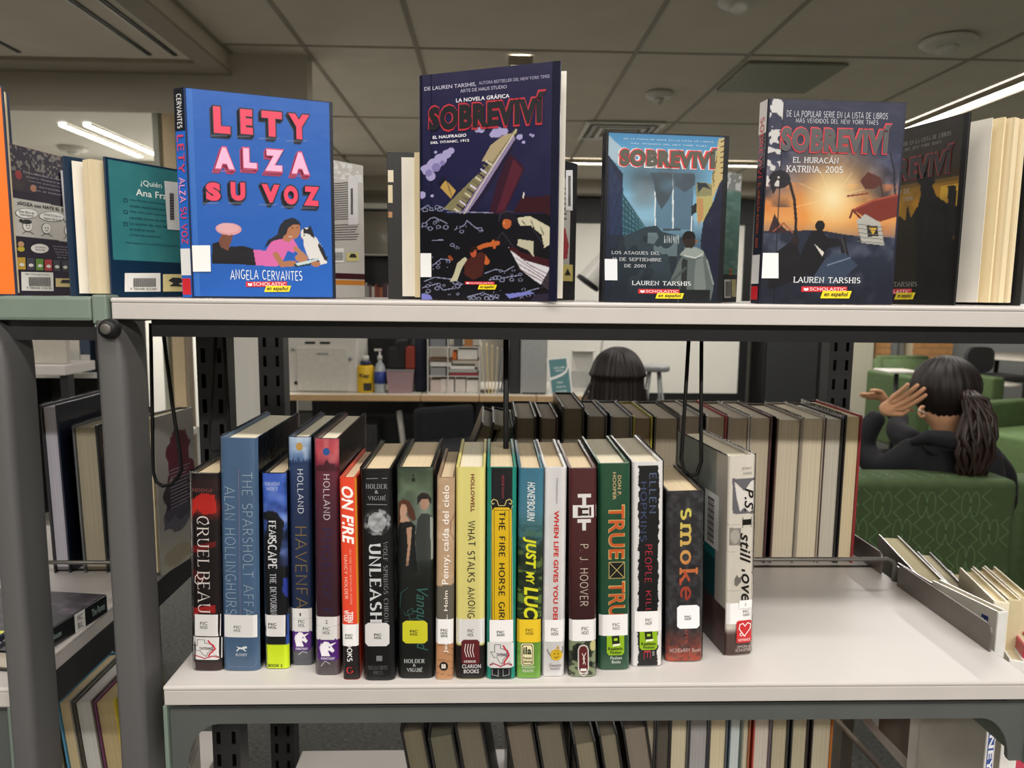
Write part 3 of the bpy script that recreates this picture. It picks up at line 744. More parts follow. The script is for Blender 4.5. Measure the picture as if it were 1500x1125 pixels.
def extrude_u(name, out, inn, z0, z1, m, parent, smooth=False):
    V = []; F = []; n = len(out)
    for z in (z0, z1):
        V += [(x, y, z) for x, y in out]; V += [(x, y, z) for x, y in inn]
    o0, i0, o1, i1 = 0, n, 2*n, 3*n
    for k in range(n-1):
        F += [(o0+k, o0+k+1, o1+k+1, o1+k), (i0+k+1, i0+k, i1+k, i1+k+1), (o1+k, o1+k+1, i1+k+1, i1+k), (o0+k+1, o0+k, i0+k, i0+k+1)]
    F += [(o0, o1, i1, i0), (o0+n-1, i0+n-1, i1+n-1, o1+n-1)]
    return raw(name, V, F, m, parent, smooth)
NOV = 'novels standing on the lower shelf'
class Book: pass
def novel(label, TL, TR, BR, BL, col, crop, pages=M_PAGES, depth=None, film=True, group=NOV, rotmax=.03, board=None, z=ZLO, D=None, side=None, cat='book', fixrot=None, inset=.003):
    A = P(*BL, z=z); B = P(*BR, z=z); a = math.atan2(B[1]-A[1], B[0]-A[0])
    if fixrot is None: a = max(-rotmax, min(rotmax, a))*.35
    else: a = fixrot
    W = (math.hypot(B[0]-A[0], B[1]-A[1])-.0008) if fixrot is None else abs(B[0]-A[0])/math.cos(a)
    tl = P(*TL, Y=A[1]); H = tl[2]-z
    lean = math.atan2(tl[0]-A[0], H)
    if abs(lean) > .03: lean = math.copysign(.03, lean)
    b = Book(); b.T = W; b.H = H; b.D = D or H*.66
    zz = z+.0003+(W*math.sin(lean) if lean > 0 else 0)
    b.e = empty('book', (A[0], A[1], zz), label=label, cat=cat, group=group, rot=(0, lean, a))
    mcov = mat('cover_%s' % col, col, .38, var=.08, scale=25, coat=.3)
    o, i = u_profile(W, b.D, .0026)
    b.p = extrude_u('cover', o, i, 0, H, mcov, b.e)
    box('page_block', (.0032, .005, .003), (W-.0032, b.D-.004, H-inset), pages, b.e)
    if film:
        o, i = u_profile(W, b.D*.999, .0, off=.0009); i = [(x+(.0004 if k < len(o)/2 else -.0004), y+.0004) for k, (x, y) in enumerate(o)]
        extrude_u('clear_jacket', o, i, .0006, H+.0016, M_FILM, b.e)
    b.q = Quad(TL, TR, BR, BL, W, H, crop)
    b.f = lambda u, v, h: (min(max(u, 0), W), spine_y(min(max(u, 0), W), W)-h, min(max(v, 0.0003), H))
    b.lab = Dec(); b.d = Dec(); b.a = Dec(); b.x = Dec()
    return b
def finish(b, art='spine_art', title='title_lettering', m=None):
    build_dec(title, b.d, b.f, b.p, m)
    build_dec('author_lettering', b.a, b.f, b.p, m)
    build_dec('call_number_label', b.lab, b.f, b.p, M_PAPER, eps=.00022)
    build_dec('genre_sticker', b.x, b.f, b.p, eps=.00028)
def call_label(b, x0, x1, y0, y1, lines, tx, ty, col='#f1efee', ink='#1c1c1c', r=0, bold=.0, ly=2):
    q = b.q; q.rect(b.lab, x0, x1, y0, y1, col, ly, r)
    n = len(lines); h = (ty[1]-ty[0])/n
    for k, s in enumerate(lines): q.text(b.lab, s, tx[0], tx[0]+(tx[1]-tx[0])*(len(s)/3), ty[0]+h*k+h*.1, ty[0]+h*(k+1)-h*.1, ink, bold=bold, layer=ly+2)
def texas(b, x0, x1, y0, y1):
    q = b.q; D = b.x; q.rect(D, x0, x1, y0, y1, '#f3f1f0', 3, 6)
    W, H = x1-x0, y1-y0; f = lambda pts: [(x0+W*p[0], y0+H*p[1]) for p in pts]
    out = f([(.12, .38), (.28, .38), (.28, .10), (.50, .10), (.50, .24), (.72, .30), (.76, .52), (.60, .66), (.56, .84), (.44, .74), (.36, .58), (.26, .60), (.12, .38)])
    q.line(D, out, 2.2, '#3a3a3e', 5)
    q.line(D, f([(.60, .12), (.68, .28), (.76, .34), (.82, .50), (.74, .62), (.66, .72), (.62, .84)]), 7, '#c4283c', 5)
    q.text(D, 'TAYSHAS', x0+W*.34, x0+W*.74, y0+H*.42, y0+H*.54, '#3a2a3a', bold=.02, layer=6)
    q.line(D, f([(.08, .90), (.24, .82), (.44, .90), (.5, .94), (.56, .90), (.76, .82), (.94, .90)]), 5, '#a8304a', 5)
    q.line(D, f([(.08, .90), (.22, .76)]), 2, '#3a3a3e', 5); q.line(D, f([(.94, .88), (.8, .76)]), 2, '#3a3a3e', 5)
def unicorn(b, x0, x1, y0, y1):
    q = b.q; D = b.x; q.rect(D, x0, x1, y0, y1, '#5b2a86', 3, 12); W, H = x1-x0, y1-y0
    f = lambda pts: [(x0+W*p[0], y0+H*p[1]) for p in pts]
    q.pg(D, f([(.20, .78), (.14, .50), (.18, .28), (.34, .12), (.52, .14), (.62, .24), (.70, .36), (.82, .52), (.74, .62), (.60, .54), (.50, .52), (.56, .66), (.62, .78)]), '#f2eef4', 5)
    q.pg(D, f([(.60, .24), (.92, .16), (.66, .33)]), '#f2eef4', 5); q.pg(D, f([(.10, .40), (.20, .14), (.16, .62)]), '#e4dcea', 6)
    q.disc(D, x0+W*.58, y0+H*.36, W*.035, W*.035, '#5b2a86', 7)
    q.text(D, 'FANTASY', x0+W*.18, x0+W*.84, y0+H*.83, y0+H*.94, '#f2eef4', layer=5, bold=.01)
def realistic(b, x0, x1, y0, y1):
    q = b.q; D = b.x; q.rect(D, x0, x1, y0, y1, '#a6d022', 3, 12); W, H = x1-x0, y1-y0
    f = lambda pts: [(x0+W*p[0], y0+H*p[1]) for p in pts]
    q.pg(D, f([(.28, .14), (.70, .12), (.74, .52), (.32, .56)]), '#1d2414', 5); q.pg(D, f([(.33, .50), (.76, .47), (.76, .56), (.34, .60)]), '#e8efc8', 6)
    q.pg(D, f([(.40, .24), (.60, .23), (.61, .34), (.41, .35)]), '#a6d022', 6)
    q.text(D, 'Realistic', x0+W*.08, x0+W*.92, y0+H*.63, y0+H*.77, '#1d2414', layer=5, bold=.02); q.text(D, 'Fiction', x0+W*.2, x0+W*.82, y0+H*.80, y0+H*.93, '#1d2414', layer=5, bold=.02)
# 1 ---------------------------------------------------------------- black and red, first of the row
b = novel('black novel with a red flared spine, first book at the left end of the row', (277, 694.5), (321, 694), (326, 983), (282.5, 983), '#170c0e', C3)
c = Canvas(b.q, 30, 200); c.fill('#150c0f'); n = c.noise(4, 3, 1)
c.mix((c.gy > .03)*(c.gy < .09)*.5, '#3a1a1c'); c.poly([(28, 240), (80, 200), (145, 205), (150, 290), (90, 300), (60, 270), (28, 330)], '#b3201c'); c.mix(np.clip(1-abs(c.gy-.17)/.07, 0, 1)*n*1.2, '#c22a22')
c.poly([(28, 450), (150, 420), (150, 445), (60, 475), (28, 480)], '#6d1414'); c.poly([(28, 545), (110, 600), (80, 620), (28, 590)], '#4c1214'); c.poly([(28, 740), (150, 722), (150, 762), (70, 760), (28, 800)], '#a31f20')
c.mix((c.gy > .955)*.8, '#3a2624'); c.build('spine_art', b.f, b.p)
b.q.text(b.a, 'HODGE', 38, 136, 178, 195, '#8f5350', style='serif', w=.14)
b.q.text(b.d, 'CRUEL', 64, 115, 305, 540, '#e8dfda', rot=-90, style='serif', w=.10); b.q.text(b.d, 'BEAU', 66, 122, 562, 762, '#e8dfda', rot=-90, style='serif', w=.10)
b.q.line(b.d, [(70, 330), (95, 345), (118, 338), (108, 312), (92, 306)], 3, '#e8dfda'); b.q.line(b.d, [(66, 575), (52, 590), (50, 615), (62, 625), (80, 622), (90, 600)], 3.5, '#e8dfda')
call_label(b, 33, 172, 768, 872, ['FIC', 'HOD'], (77, 112), (800, 838)); texas(b, 20, 178, 876, 985); finish(b)
# 2 blue grey tall
b = novel('tall blue grey novel with thin pale title lettering, tallest of the front row', (321.3, 643), (379.4, 643), (380.6, 983), (326.8, 983), '#4a6788', C3, M_PAGES_W, D=.158)
b.q.text(b.d, 'THE SPARSHOLT AFFA', 283, 328, 98, 775, '#b9cad8', rot=-90, style='stroke', w=.045)
b.q.text(b.a, 'ALAN HOLLINGHURS', 196, 243, 166, 768, '#b9cad8', rot=-90, style='stroke', w=.045)
b.q.line(b.d, [(261, 85), (268, 860)], 1.4, '#b08aa8'); b.q.line(b.d, [(205, 1000), (215, 1020), (330, 1020), (345, 1000)], 1.5, '#7f95ac')
call_label(b, 189, 347, 768, 876, ['FIC', 'HOL'], (237, 270), (818, 850), ly=4)
b.q.pg(b.d, [(246, 920), (258, 924), (272, 926), (288, 919), (300, 922), (297, 930), (284, 932), (296, 944), (290, 945), (278, 935), (262, 934), (250, 946), (246, 942), (256, 932), (254, 928)], '#eef2f4', 3)
b.q.text(b.d, 'KNOPF', 245, 300, 954, 969, '#eef2f4', style='serif', w=.14); finish(b)
# 3 Blue black neon
b = novel('blue and black novel with a neon yellow band at its foot', (382.6, 694), (417.4, 694), (424.3, 980), (388.8, 980), '#101522', C3)
c = Canvas(b.q, 26, 180); c.fill('#0d0f16'); n = c.noise(3, 3, 2, sx=.5); m = np.clip(1.25-c.gy*2.6+(n-.5)*1.2, 0, 1); c.mix(m, '#3f63c4'); c.mix(m*np.clip(n*2-1, 0, 1), '#a9bdf0')
c.ell(405, 305, 40, 24, '#10131c'); c.poly([(372, 480), (395, 300), (440, 300), (470, 330), (450, 480), (440, 560), (372, 620)], '#0d0f16')
c.poly([(468, 590), (484, 600), (486, 690), (462, 660)], '#2c3d9c'); c.poly([(485, 770), (500, 770), (500, 915), (482, 915)], '#3557b0'); c.mix((c.gy > .877).astype(float), '#d8f01c'); c.build('spine_art', b.f, b.p)
b.q.text(b.a, 'SIMON', 380, 447, 148, 164, '#cfd8ee', style='serif', w=.14); b.q.text(b.a, 'HOLT', 388, 440, 172, 187, '#cfd8ee', style='serif', w=.14)
b.q.text(b.d, 'FEAR', 399, 432, 326, 415, '#eef0f4', rot=-90, style='serif', w=.2); b.q.text(b.d, 'SCAPE', 396, 436, 412, 550, '#eef0f4', rot=-90, style='serif', w=.2)
b.q.text(b.d, 'THE DEVOURIN', 406, 434, 573, 768, '#e4e6ec', rot=-90, style='serif', w=.14); b.q.text(b.d, 'BOOK 3', 395, 464, 1006, 1021, '#22262a', bold=.02)
call_label(b, 377, 478, 769, 872, ['FIC', 'HOL'], (397, 437), (805, 835), bold=.02, ly=4); finish(b)
# 4 navy gold
b = novel('navy novel with gold title lettering and a snowy forest at its top', (421.5, 641), (459.5, 641), (459.5, 974.5), (426.8, 974.5), '#223154', C3, M_PAGES_W, D=.152)
c = Canvas(b.q, 30, 200); c.vgrad([(0, '#b8cbe0'), (.05, '#8fa9cc'), (.09, '#5a78a8'), (.12, '#2c4068'), (.3, '#233358'), (1, '#1d2946')]); n = c.noise(6, 3, 3); c.mix((c.gy < .1)*np.clip(n*2-.8, 0, 1)*.6, '#e6eef6')
for k in range(9):
    x = 488+k*14; h = [34, 22, 40, 26, 44, 20, 36, 28, 30][k]; c.poly([(x-9, 66), (x, 66-h), (x+9, 66)], '#22375e')
c.mix((c.gy > .92).astype(float), '#5e6066'); c.build('spine_art', b.f, b.p)
q7 = Quad(*b.q.c, b.T, b.H, C7); q7.disc(b.d, 443, 181, 14, 14, '#c39a4e', 2)
b.q.text(b.a, 'HOLLAND', 538, 572, 84, 288, '#e6ecf4', rot=-90, style='stroke', w=.09); b.q.text(b.d, 'HAVENFA', 526, 588, 350, 738, '#8a7440', rot=-90, style='stroke', w=.07)
call_label(b, 497, 606, 736, 848, ['FIC', 'HOL'], (541, 572), (788, 826), ly=4); b.q.text(b.lab, '1', 547, 554, 757, 772, '#3a3a3a', layer=6); b.q.rect(b.lab, 497, 606, 783, 786, '#d6d4d8', 5)
unicorn(b, 512, 602, 836, 942); b.q.line(b.d, [(540, 960), (560, 945), (582, 952)], 3, '#e0e0e0'); finish(b)
# 5 dark red unicorn
b = novel('dark red novel with navy title lettering and a purple unicorn sticker', (460, 643.4), (497, 643.4), (498.3, 989), (463, 989), '#47202e', C3, M_PAGES_W, D=.155)
c = Canvas(b.q, 30, 200); c.vgrad([(0, '#b84a5a'), (.05, '#c24a54'), (.085, '#a03a48'), (.12, '#6a2a3a'), (.3, '#4f2434'), (.7, '#3a1e2a'), (1, '#4a4448')]); n = c.noise(6, 3, 4); c.mix((c.gy < .1)*np.clip(n*2-.8, 0, 1)*.6, '#e08a8c')
c.poly([(612, 85), (640, 62), (655, 70), (672, 38), (690, 64), (708, 58), (728, 80), (728, 95), (612, 95)], '#4a1c28'); c.mix((c.gy > .93).astype(float), '#5a5258'); c.build('spine_art', b.f, b.p)
q7 = Quad(*b.q.c, b.T, b.H, C7); q7.disc(b.d, 535, 199, 13, 13, '#2a5aa0', 2)
b.q.text(b.a, 'HOLLAND', 656, 690, 108, 318, '#efe4e6', rot=-90, style='stroke', w=.09); b.q.text(b.d, 'PHOENIX F', 648, 696, 358, 765, '#2b2a60', rot=-90, style='stroke', w=.07)
call_label(b, 612, 738, 775, 886, ['FIC', 'HOL'], (655, 690), (822, 860), ly=4); b.q.text(b.lab, '2', 668, 678, 790, 808, '#3a3a3a', layer=6); b.q.rect(b.lab, 612, 738, 816, 819, '#d6d4d8', 5)
unicorn(b, 628, 730, 880, 988); b.q.line(b.d, [(645, 1015), (665, 990), (690, 1005)], 3, '#e0e0e0'); finish(b)
# 6 orange
b = novel('thin bright orange red paperback with bold white slanted title', (496.3, 700.6), (523.7, 700.6), (527.8, 996), (502.4, 996), '#e2452a', C3, film=False)
c = Canvas(b.q, 20, 160); c.fill('#e4472b'); c.mix((c.gy > .72).astype(float), '#1e1618'); c.mix((c.gx > .93)*(c.gy < .72)*1., '#e8a02c'); c.build('spine_art', b.f, b.p)
b.q.text(b.d, 'ON FIRE', 745, 801, 168, 435, '#fbf3ee', rot=-90, bold=.03, slant=.25); b.q.text(b.a, 'NANCY HOLDER', 756, 771, 485, 692, '#f2cdbd', rot=-90, style='stroke', w=.12)
b.q.text(b.a, 'NEW YORK TIMES BESTSELLING AUTHOR', 784, 791, 458, 718, '#f0b8a2', rot=-90, style='stroke', w=.12)
b.q.text(b.d, 'TEEN', 772, 798, 752, 805, '#f7ece6', rot=-90, bold=.04); b.q.text(b.d, 'WOLF', 752, 776, 745, 800, '#f7d9d0', rot=-90, bold=.04)
call_label(b, 738, 824, 812, 916, ['FIC', 'HOL'], (760, 797), (856, 882), bold=.02, ly=4)
b.q.text(b.d, 'BOOKS', 768, 793, 880, 992, '#eceaea', rot=-90, style='stroke', w=.16); b.q.text(b.d, 'G', 765, 799, 1018, 1050, '#c8323a', style='serif'); finish(b)
# 7 unleashed
b = novel('black novel with a full moon above its white title', (527.8, 688), (576.8, 688), (579, 997), (534, 997), '#101114', C4)
q = b.q; q.text(b.a, 'HOLDER', 51, 152, 209, 229, '#c9ccd0', style='serif', w=.10); q.text(b.a, '&', 93, 109, 236, 250, '#c9ccd0', style='stroke'); q.text(b.a, 'VIGUIÉ', 60, 146, 256, 279, '#c9ccd0', style='serif', w=.10)
q.line(b.a, [(52, 186), (152, 184)], 2, '#b9bcc0'); q.line(b.a, [(54, 297), (150, 299)], 2, '#b9bcc0')
c = Canvas(b.q, 44, 200); c.fill('#0f1013'); n = c.noise(14, 3, 5); c.ell(103, 375, 43, 43, '#a9abae'); cc = Canvas(b.q, 44, 200)
s_, t_ = c.st(103, 375); rr = np.hypot((c.gx-s_)*b.T, (c.gy-t_)*b.H) < .0138*(b.T/.0305); c.mix(rr*np.clip(n*3-1.2, 0, 1)*.8, '#d2d4d6'); c.mix(rr*np.clip(1.3-n*3, 0, 1)*.8, '#77797e')
c.build('spine_art', b.f, b.p)
q.text(b.d, 'UNLEASH', 66, 123, 468, 822, '#e6e7ea', rot=-90, style='serif', w=.2); q.text(b.a, 'WOLF SPRINGS CHRON', 134, 151, 460, 820, '#b4b6bb', rot=-90, style='serif', w=.09)
call_label(b, 45, 158, 822, 928, ['FIC', 'HOL'], (88, 122), (868, 896), r=12, bold=.02, ly=4)
q.rect(b.d, 97, 124, 973, 997, '#8f8f92', 2); q.text(b.d, 'DELACORTE', 60, 148, 1018, 1036, '#8a8a8e', style='serif', w=.10); q.text(b.d, 'PRESS', 84, 126, 1042, 1058, '#8a8a8e', style='serif', w=.10); finish(b)
# 8 couple
b = novel('dark green black novel picturing a couple, with a yellow call number label', (581, 685.5), (638, 685.5), (636, 994), (584, 994), '#161c1a', C4)
c = Canvas(b.q, 60, 240); c.vgrad([(0, '#3d4a3c'), (.08, '#56664f'), (.2, '#56665a'), (.3, '#7f8a80'), (.45, '#2a302d'), (.55, '#141816'), (1, '#0f1312')]); n = c.noise(4, 4, 6); c.mix(np.clip(n*2-1, 0, 1)*(c.gy < .5)*.5, '#9db094')
c.ell(315, 310, 60, 90, '#a9b0a4', .5, .8)
c.poly([(283, 540), (272, 440), (285, 360), (305, 335), (330, 335), (352, 350), (360, 540)], '#3b403d'); c.poly([(345, 350), (358, 360), (358, 540), (346, 540)], '#aab0a6')
c.ell(318, 292, 21, 30, '#b8917a'); c.poly([(282, 300), (285, 262), (305, 245), (335, 250), (352, 275), (350, 300), (335, 275), (308, 272), (292, 290)], '#2a211d')
c.poly([(188, 480), (190, 400), (205, 370), (245, 365), (275, 390), (272, 460), (285, 600), (200, 620)], '#15181a'); c.poly([(232, 400), (258, 395), (252, 470), (240, 570), (228, 570), (238, 480)], '#c29a80'); c.ell(215, 322, 20, 30, '#c8a088'); c.poly([(192, 330), (195, 290), (215, 274), (245, 282), (268, 320), (278, 360), (262, 372), (240, 345), (232, 300), (210, 295), (200, 320), (204, 380), (190, 392)], '#5a3424')
c.poly([(205, 345), (232, 345), (250, 370), (200, 378)], '#c8a088'); c.mix(np.clip((c.gy-.42)/.12, 0, 1)*(c.gy < .62), '#141816'); c.build('spine_art', b.f, b.p)
q = b.q; q.line(b.d, [(240, 662), (205, 690), (200, 750), (230, 790), (262, 780), (258, 755), (235, 770), (248, 810), (280, 800)], 2.4, '#3b6f66'); q.text(b.d, 'Vanquished', 262, 330, 668, 950, '#3b6f66', rot=-90, slant=.35)
q.text(b.a, 'HOLDER', 220, 314, 988, 1006, '#dfe4e2', style='serif', w=.16); q.text(b.a, '&', 260, 273, 1010, 1022, '#dfe4e2', style='stroke'); q.text(b.a, 'VIGUIÉ', 232, 304, 1024, 1047, '#dfe4e2', style='serif', w=.16)
q.rect(b.d, 262, 270, 165, 178, '#1a211d', 2); q.rect(b.d, 258, 274, 182, 198, '#1a211d', 2)
call_label(b, 213, 328, 812, 915, ['FIC', 'HOL'], (248, 284), (852, 880), col='#e2de2e', r=12, bold=.02, ly=4); finish(b)
# 9 tan
b = novel('thin tan wood patterned paperback with white lettering running upward', (640, 700.6), (666, 700.6), (664.7, 996), (638, 996), '#a88a6d', C4, film=False)
c = Canvas(b.q, 24, 180); c.fill('#b39678'); n = c.noise(5, 3, 8, sx=.4); c.mix(np.clip(n*2-1, 0, 1), '#c9ae90'); c.poly([(360, 660), (445, 650), (445, 700), (445, 815), (360, 815)], '#5f5a50'); c.poly([(360, 915), (445, 915), (445, 1080), (360, 1080)], '#b5845e')
for k in range(5): c.line([(360, 930+k*30), (400, 925+k*34), (445, 950+k*28)], 3, '#7a5236', .7)
c.line([(445, 340), (425, 380), (424, 420), (445, 460)], 3, '#7a4438'); c.build('spine_art', b.f, b.p)
q = b.q; q.text(b.d, 'Penny, caída del cielo', 388, 428, 216, 650, '#f4ece2', rot=90, bold=.012); q.text(b.a, 'Jennifer L. Holm', 396, 420, 678, 960, '#efe6da', rot=90, bold=.01)
call_label(b, 360, 440, 806, 918, ['FIC', 'HOL', 'SPA'], (383, 416), (848, 888), bold=.02, ly=4)
q.disc(b.d, 397, 1020, 20, 20, '#17120f', 4); q.text(b.d, 'BB', 387, 407, 1010, 1030, '#efe6da', bold=.04, layer=5); finish(b)
# 10 yellow
b = novel('pale yellow novel with brushed black title lettering', (668, 685.5), (713, 685.5), (710.7, 995), (668, 995), '#ece08a', C4, M_PAGES_W)
c = Canvas(b.q, 20, 120); c.fill('#ece28c'); c.mix((c.gy > .835).astype(float), '#1b1718'); c.build('spine_art', b.f, b.p)
q = b.q; q.text(b.a, 'HOLLOWELL', 518, 537, 166, 330, '#7d2a2a', rot=-90, bold=.025); q.text(b.d, 'WHAT STALKS AMONG', 502, 543, 368, 803, '#1b1a1c', rot=-90, style='stroke', w=.13, jit=.05)
call_label(b, 450, 585, 805, 916, ['FIC', 'HOL'], (504, 532), (848, 884), ly=4)
q.rect(b.x, 475, 558, 897, 1010, '#5c1a20', 5, 10)
for k in range(4): q.line(b.x, [(495+k*12, 915), (490+k*12, 945), (500+k*11, 975)], 3, '#efe4e0', 7)
q.text(b.x, 'HORROR', 488, 542, 990, 1001, '#efe4e0', layer=7, bold=.01); q.text(b.d, 'CLARION', 478, 564, 1012, 1030, '#f1efee', bold=.02); q.text(b.d, 'BOOKS', 486, 555, 1035, 1053, '#f1efee', bold=.02); finish(b)
# 11 fire horse
b = novel('black and teal novel with a tall yellow title panel', (713.6, 685.5), (759.3, 685.5), (756, 995), (713, 995), '#1f8e7c', C4)
c = Canvas(b.q, 40, 160); c.fill('#15161a'); c.mix(((c.gx < .13) | (c.gx > .87)).astype(float), '#1f8e7c'); c.build('spine_art', b.f, b.p)
q = b.q; q.text(b.a, 'HONEYMAN', 656, 670, 172, 270, '#b4465a', rot=-90, style='stroke', w=.12); q.rect(b.d, 613, 701, 310, 850, '#f2c81c', 2, 14)
q.line(b.d, [(622, 850), (622, 322), (692, 322), (692, 850)], 2.2, '#1b1a1c', 3)
for s in (-1, 1): q.line(b.d, [(657+s*14, 302), (657+s*22, 280), (657+s*38, 274), (657+s*48, 284), (657+s*44, 296), (657+s*34, 292)], 3.4, '#e9d98c', 3); q.line(b.d, [(657+s*50, 302), (657+s*46, 318), (657+s*50, 860)], 2.2, '#e9d98c', 3)
q.line(b.d, [(643, 302), (671, 302)], 3, '#e9d98c', 3)
q.text(b.d, 'THE FIRE HORSE GIRL', 641, 674, 328, 825, '#1b1a1c', rot=-90, style='stroke', w=.15, layer=4)
call_label(b, 600, 709, 808, 908, ['FIC', 'HON'], (634, 668), (855, 882), bold=.02, ly=6); texas(b, 590, 711, 908, 1028)
q.line(b.d, [(612, 1035), (612, 1060), (640, 1066), (640, 1035)], 2, '#cfd4d4'); q.line(b.d, [(690, 1035), (690, 1060), (662, 1066), (662, 1035)], 2, '#cfd4d4'); finish(b)
# 12 just my luck
b = novel('teal and jungle green novel with slanted yellow title and yellow label', (760, 687), (796, 687), (793.3, 993.7), (756.5, 993.7), '#3d7286', C5)
c = Canvas(b.q, 34, 220); c.vgrad([(0, '#3f7a94'), (.2, '#4b8296'), (.33, '#3f6c70'), (.42, '#2c3d2a'), (.8, '#2a3420'), (.81, '#6fa040'), (1, '#7cb14c')]); n = c.noise(12, 3, 9, sx=.3)
m = np.clip((c.gy-.22)*4, 0, 1)*(c.gy < .8); c.mix(m*(n > .52), '#1c2a1c'); c.mix(m*(n < .40), '#5e7a3c'); c.mix((c.gy > .82)*np.clip(n*3-1.5, 0, 1)*.4, '#a8cc78'); c.build('spine_art', b.f, b.p)
q = b.q; q.text(b.a, 'HONEYBOURN', 66, 102, 200, 370, '#eef4f4', rot=-90, slant=.2, bold=.02)
q.text(b.d, 'JUST', 47, 108, 440, 580, '#f0f02e', rot=-90, slant=.2, bold=.04); q.text(b.d, 'MY', 62, 100, 592, 650, '#f0f02e', rot=-90, slant=.2, bold=.03); q.text(b.d, 'LUC', 52, 118, 660, 806, '#f0f02e', rot=-90, slant=.2, bold=.04)
call_label(b, 20, 130, 806, 910, ['FIC', 'HON'], (62, 96), (845, 876), col='#e9c321', ly=5, ink='#3c2e10')
q.rect(b.x, 40, 98, 915, 1015, '#efe3b4', 4, 8); q.rect(b.x, 44, 94, 919, 1011, '#26331c', 5, 8); q.rect(b.x, 47, 91, 922, 1008, '#efe3b4', 6, 8)
q.text(b.x, 'ila', 50, 88, 928, 962, '#26331c', layer=8, bold=.03); q.text(b.x, 'Premier', 50, 90, 972, 984, '#26331c', layer=8, bold=.02); q.text(b.x, 'Selection', 50, 90, 988, 1000, '#26331c', layer=8, bold=.02)
q.text(b.a, 'Swoon', 42, 104, 1016, 1030, '#f2f7e8', slant=.3); q.text(b.a, 'READS', 48, 98, 1035, 1048, '#f2f7e8', bold=.01); finish(b)
# 13 white
b = novel('white novel with bold red title and a smiling lemon near its foot', (797, 685.5), (833, 685.5), (827.6, 991), (794, 991), '#e6e4e4', C5)
q = b.q; q.text(b.a, 'Honeybourn', 196, 211, 184, 292, '#77797c', rot=-90); q.text(b.d, 'WHEN LIFE GIVES YOU DEM', 184, 214, 324, 828, '#d93a2e', rot=-90, bold=.035)
call_label(b, 133, 245, 808, 908, ['FIC', 'HON'], (176, 208), (842, 880), ly=5)
q.disc(b.x, 200, 968, 28, 26, '#eec62c', 3); q.pg(b.x, [(200, 938), (208, 925), (214, 942)], '#d9a41c', 3); q.line(b.x, [(226, 960), (232, 940), (228, 930)], 2.5, '#3a3220', 4); q.line(b.x, [(174, 972), (162, 955), (158, 940)], 2.5, '#3a3220', 4)
q.disc(b.x, 192, 962, 2.6, 3, '#2a2418', 5); q.disc(b.x, 208, 962, 2.6, 3, '#2a2418', 5); q.line(b.x, [(190, 974), (200, 982), (211, 973)], 2, '#2a2418', 5)
q.text(b.a, 'Swoon', 166, 222, 1008, 1024, '#55565a', slant=.3); q.text(b.a, 'READS', 172, 216, 1028, 1038, '#55565a'); finish(b)
# 14 tut
b = novel('maroon novel with big white block letters in its title', (834, 687), (880.8, 687), (874, 991.7), (834, 991.7), '#4c2123', C5)
c = Canvas(b.q, 40, 220); c.vgrad([(0, '#54272a'), (.4, '#4c2123'), (.8, '#361618'), (1, '#361618')]); n = c.noise(10, 3, 10, sx=.5); m = (c.gy > .82); c.mix(m*1., '#3c4434'); c.mix(m*(n > .54), '#1b1e18'); c.mix(m*(n < .42), '#8e9a78'); c.ell(368, 930, 16, 24, '#d9d094'); c.build('spine_art', b.f, b.p)
q = b.q; q.rect(b.d, 298, 366, 252, 268, '#f2efee', 2); q.rect(b.d, 321, 341, 266, 302, '#f2efee', 2); q.rect(b.d, 273, 393, 301, 356, '#f2efee', 2)
q.line(b.d, [(352, 318), (316, 318), (316, 342), (352, 342)], 9, '#2a1414', 3); q.rect(b.d, 298, 312, 310, 348, '#4c2123', 3); q.rect(b.d, 356, 366, 310, 348, '#4c2123', 3)
q.rect(b.d, 296, 364, 362, 378, '#f2efee', 2); q.rect(b.d, 320, 339, 376, 412, '#f2efee', 2)
q.text(b.a, 'P. J. HOOVER', 304, 350, 472, 748, '#e8dccb', rot=-90, style='stroke', w=.08)
call_label(b, 254, 385, 808, 905, ['FIC', 'HOO'], (313, 346), (838, 876), ly=5)
q.rect(b.x, 294, 346, 922, 1056, '#e9e2dc', 3, 24); q.rect(b.x, 300, 340, 928, 1050, '#5c1f22', 4, 18); q.line(b.x, [(314, 960), (326, 985), (318, 1010)], 3, '#e9e2dc', 5); q.line(b.x, [(332, 958), (318, 985), (330, 1012)], 3, '#e9e2dc', 5)
q.rect(b.x, 306, 334, 1030, 1042, '#e9e2dc', 5); q.line(b.x, [(300, 1050), (320, 1064), (342, 1050)], 4, '#e9e2dc', 5); finish(b)
# 15 green
b = novel('green novel with large orange title letters and a lime book sticker', (876.7, 680), (926.6, 680), (923, 981.5), (876.7, 981.5), '#1f5138', C5, M_PAGES_W)
q = b.q
q.text(b.a, 'DON P.', 475, 493, 172, 260, '#cfb98a', rot=-90, bold=.02); q.text(b.a, 'HOOPER', 452, 469, 158, 278, '#cfb98a', rot=-90, bold=.02)
for (t, y0, y1) in (('TRUE', 302, 538), ('TRU', 640, 797)):
    q.text(b.d, t, 430, 510, y0-3, y1+2, '#d9c07a', rot=-90, bold=.03, layer=2); q.text(b.d, t, 434, 506, y0+2, y1-3, '#d8632c', rot=-90, bold=.015, layer=3)
q.rect(b.d, 432, 508, 550, 626, '#14181a', 2); q.line(b.d, [(436, 554), (504, 622)], 3, '#d9c07a', 4); q.line(b.d, [(436, 622), (504, 554)], 3, '#d9c07a', 4)
q.line(b.d, [(434, 552), (506, 552), (506, 624), (434, 624), (434, 552)], 3, '#d9c07a', 4)
call_label(b, 388, 520, 786, 882, ['FIC', 'HOO'], (450, 482), (822, 856), ly=5); realistic(b, 423, 503, 868, 972)
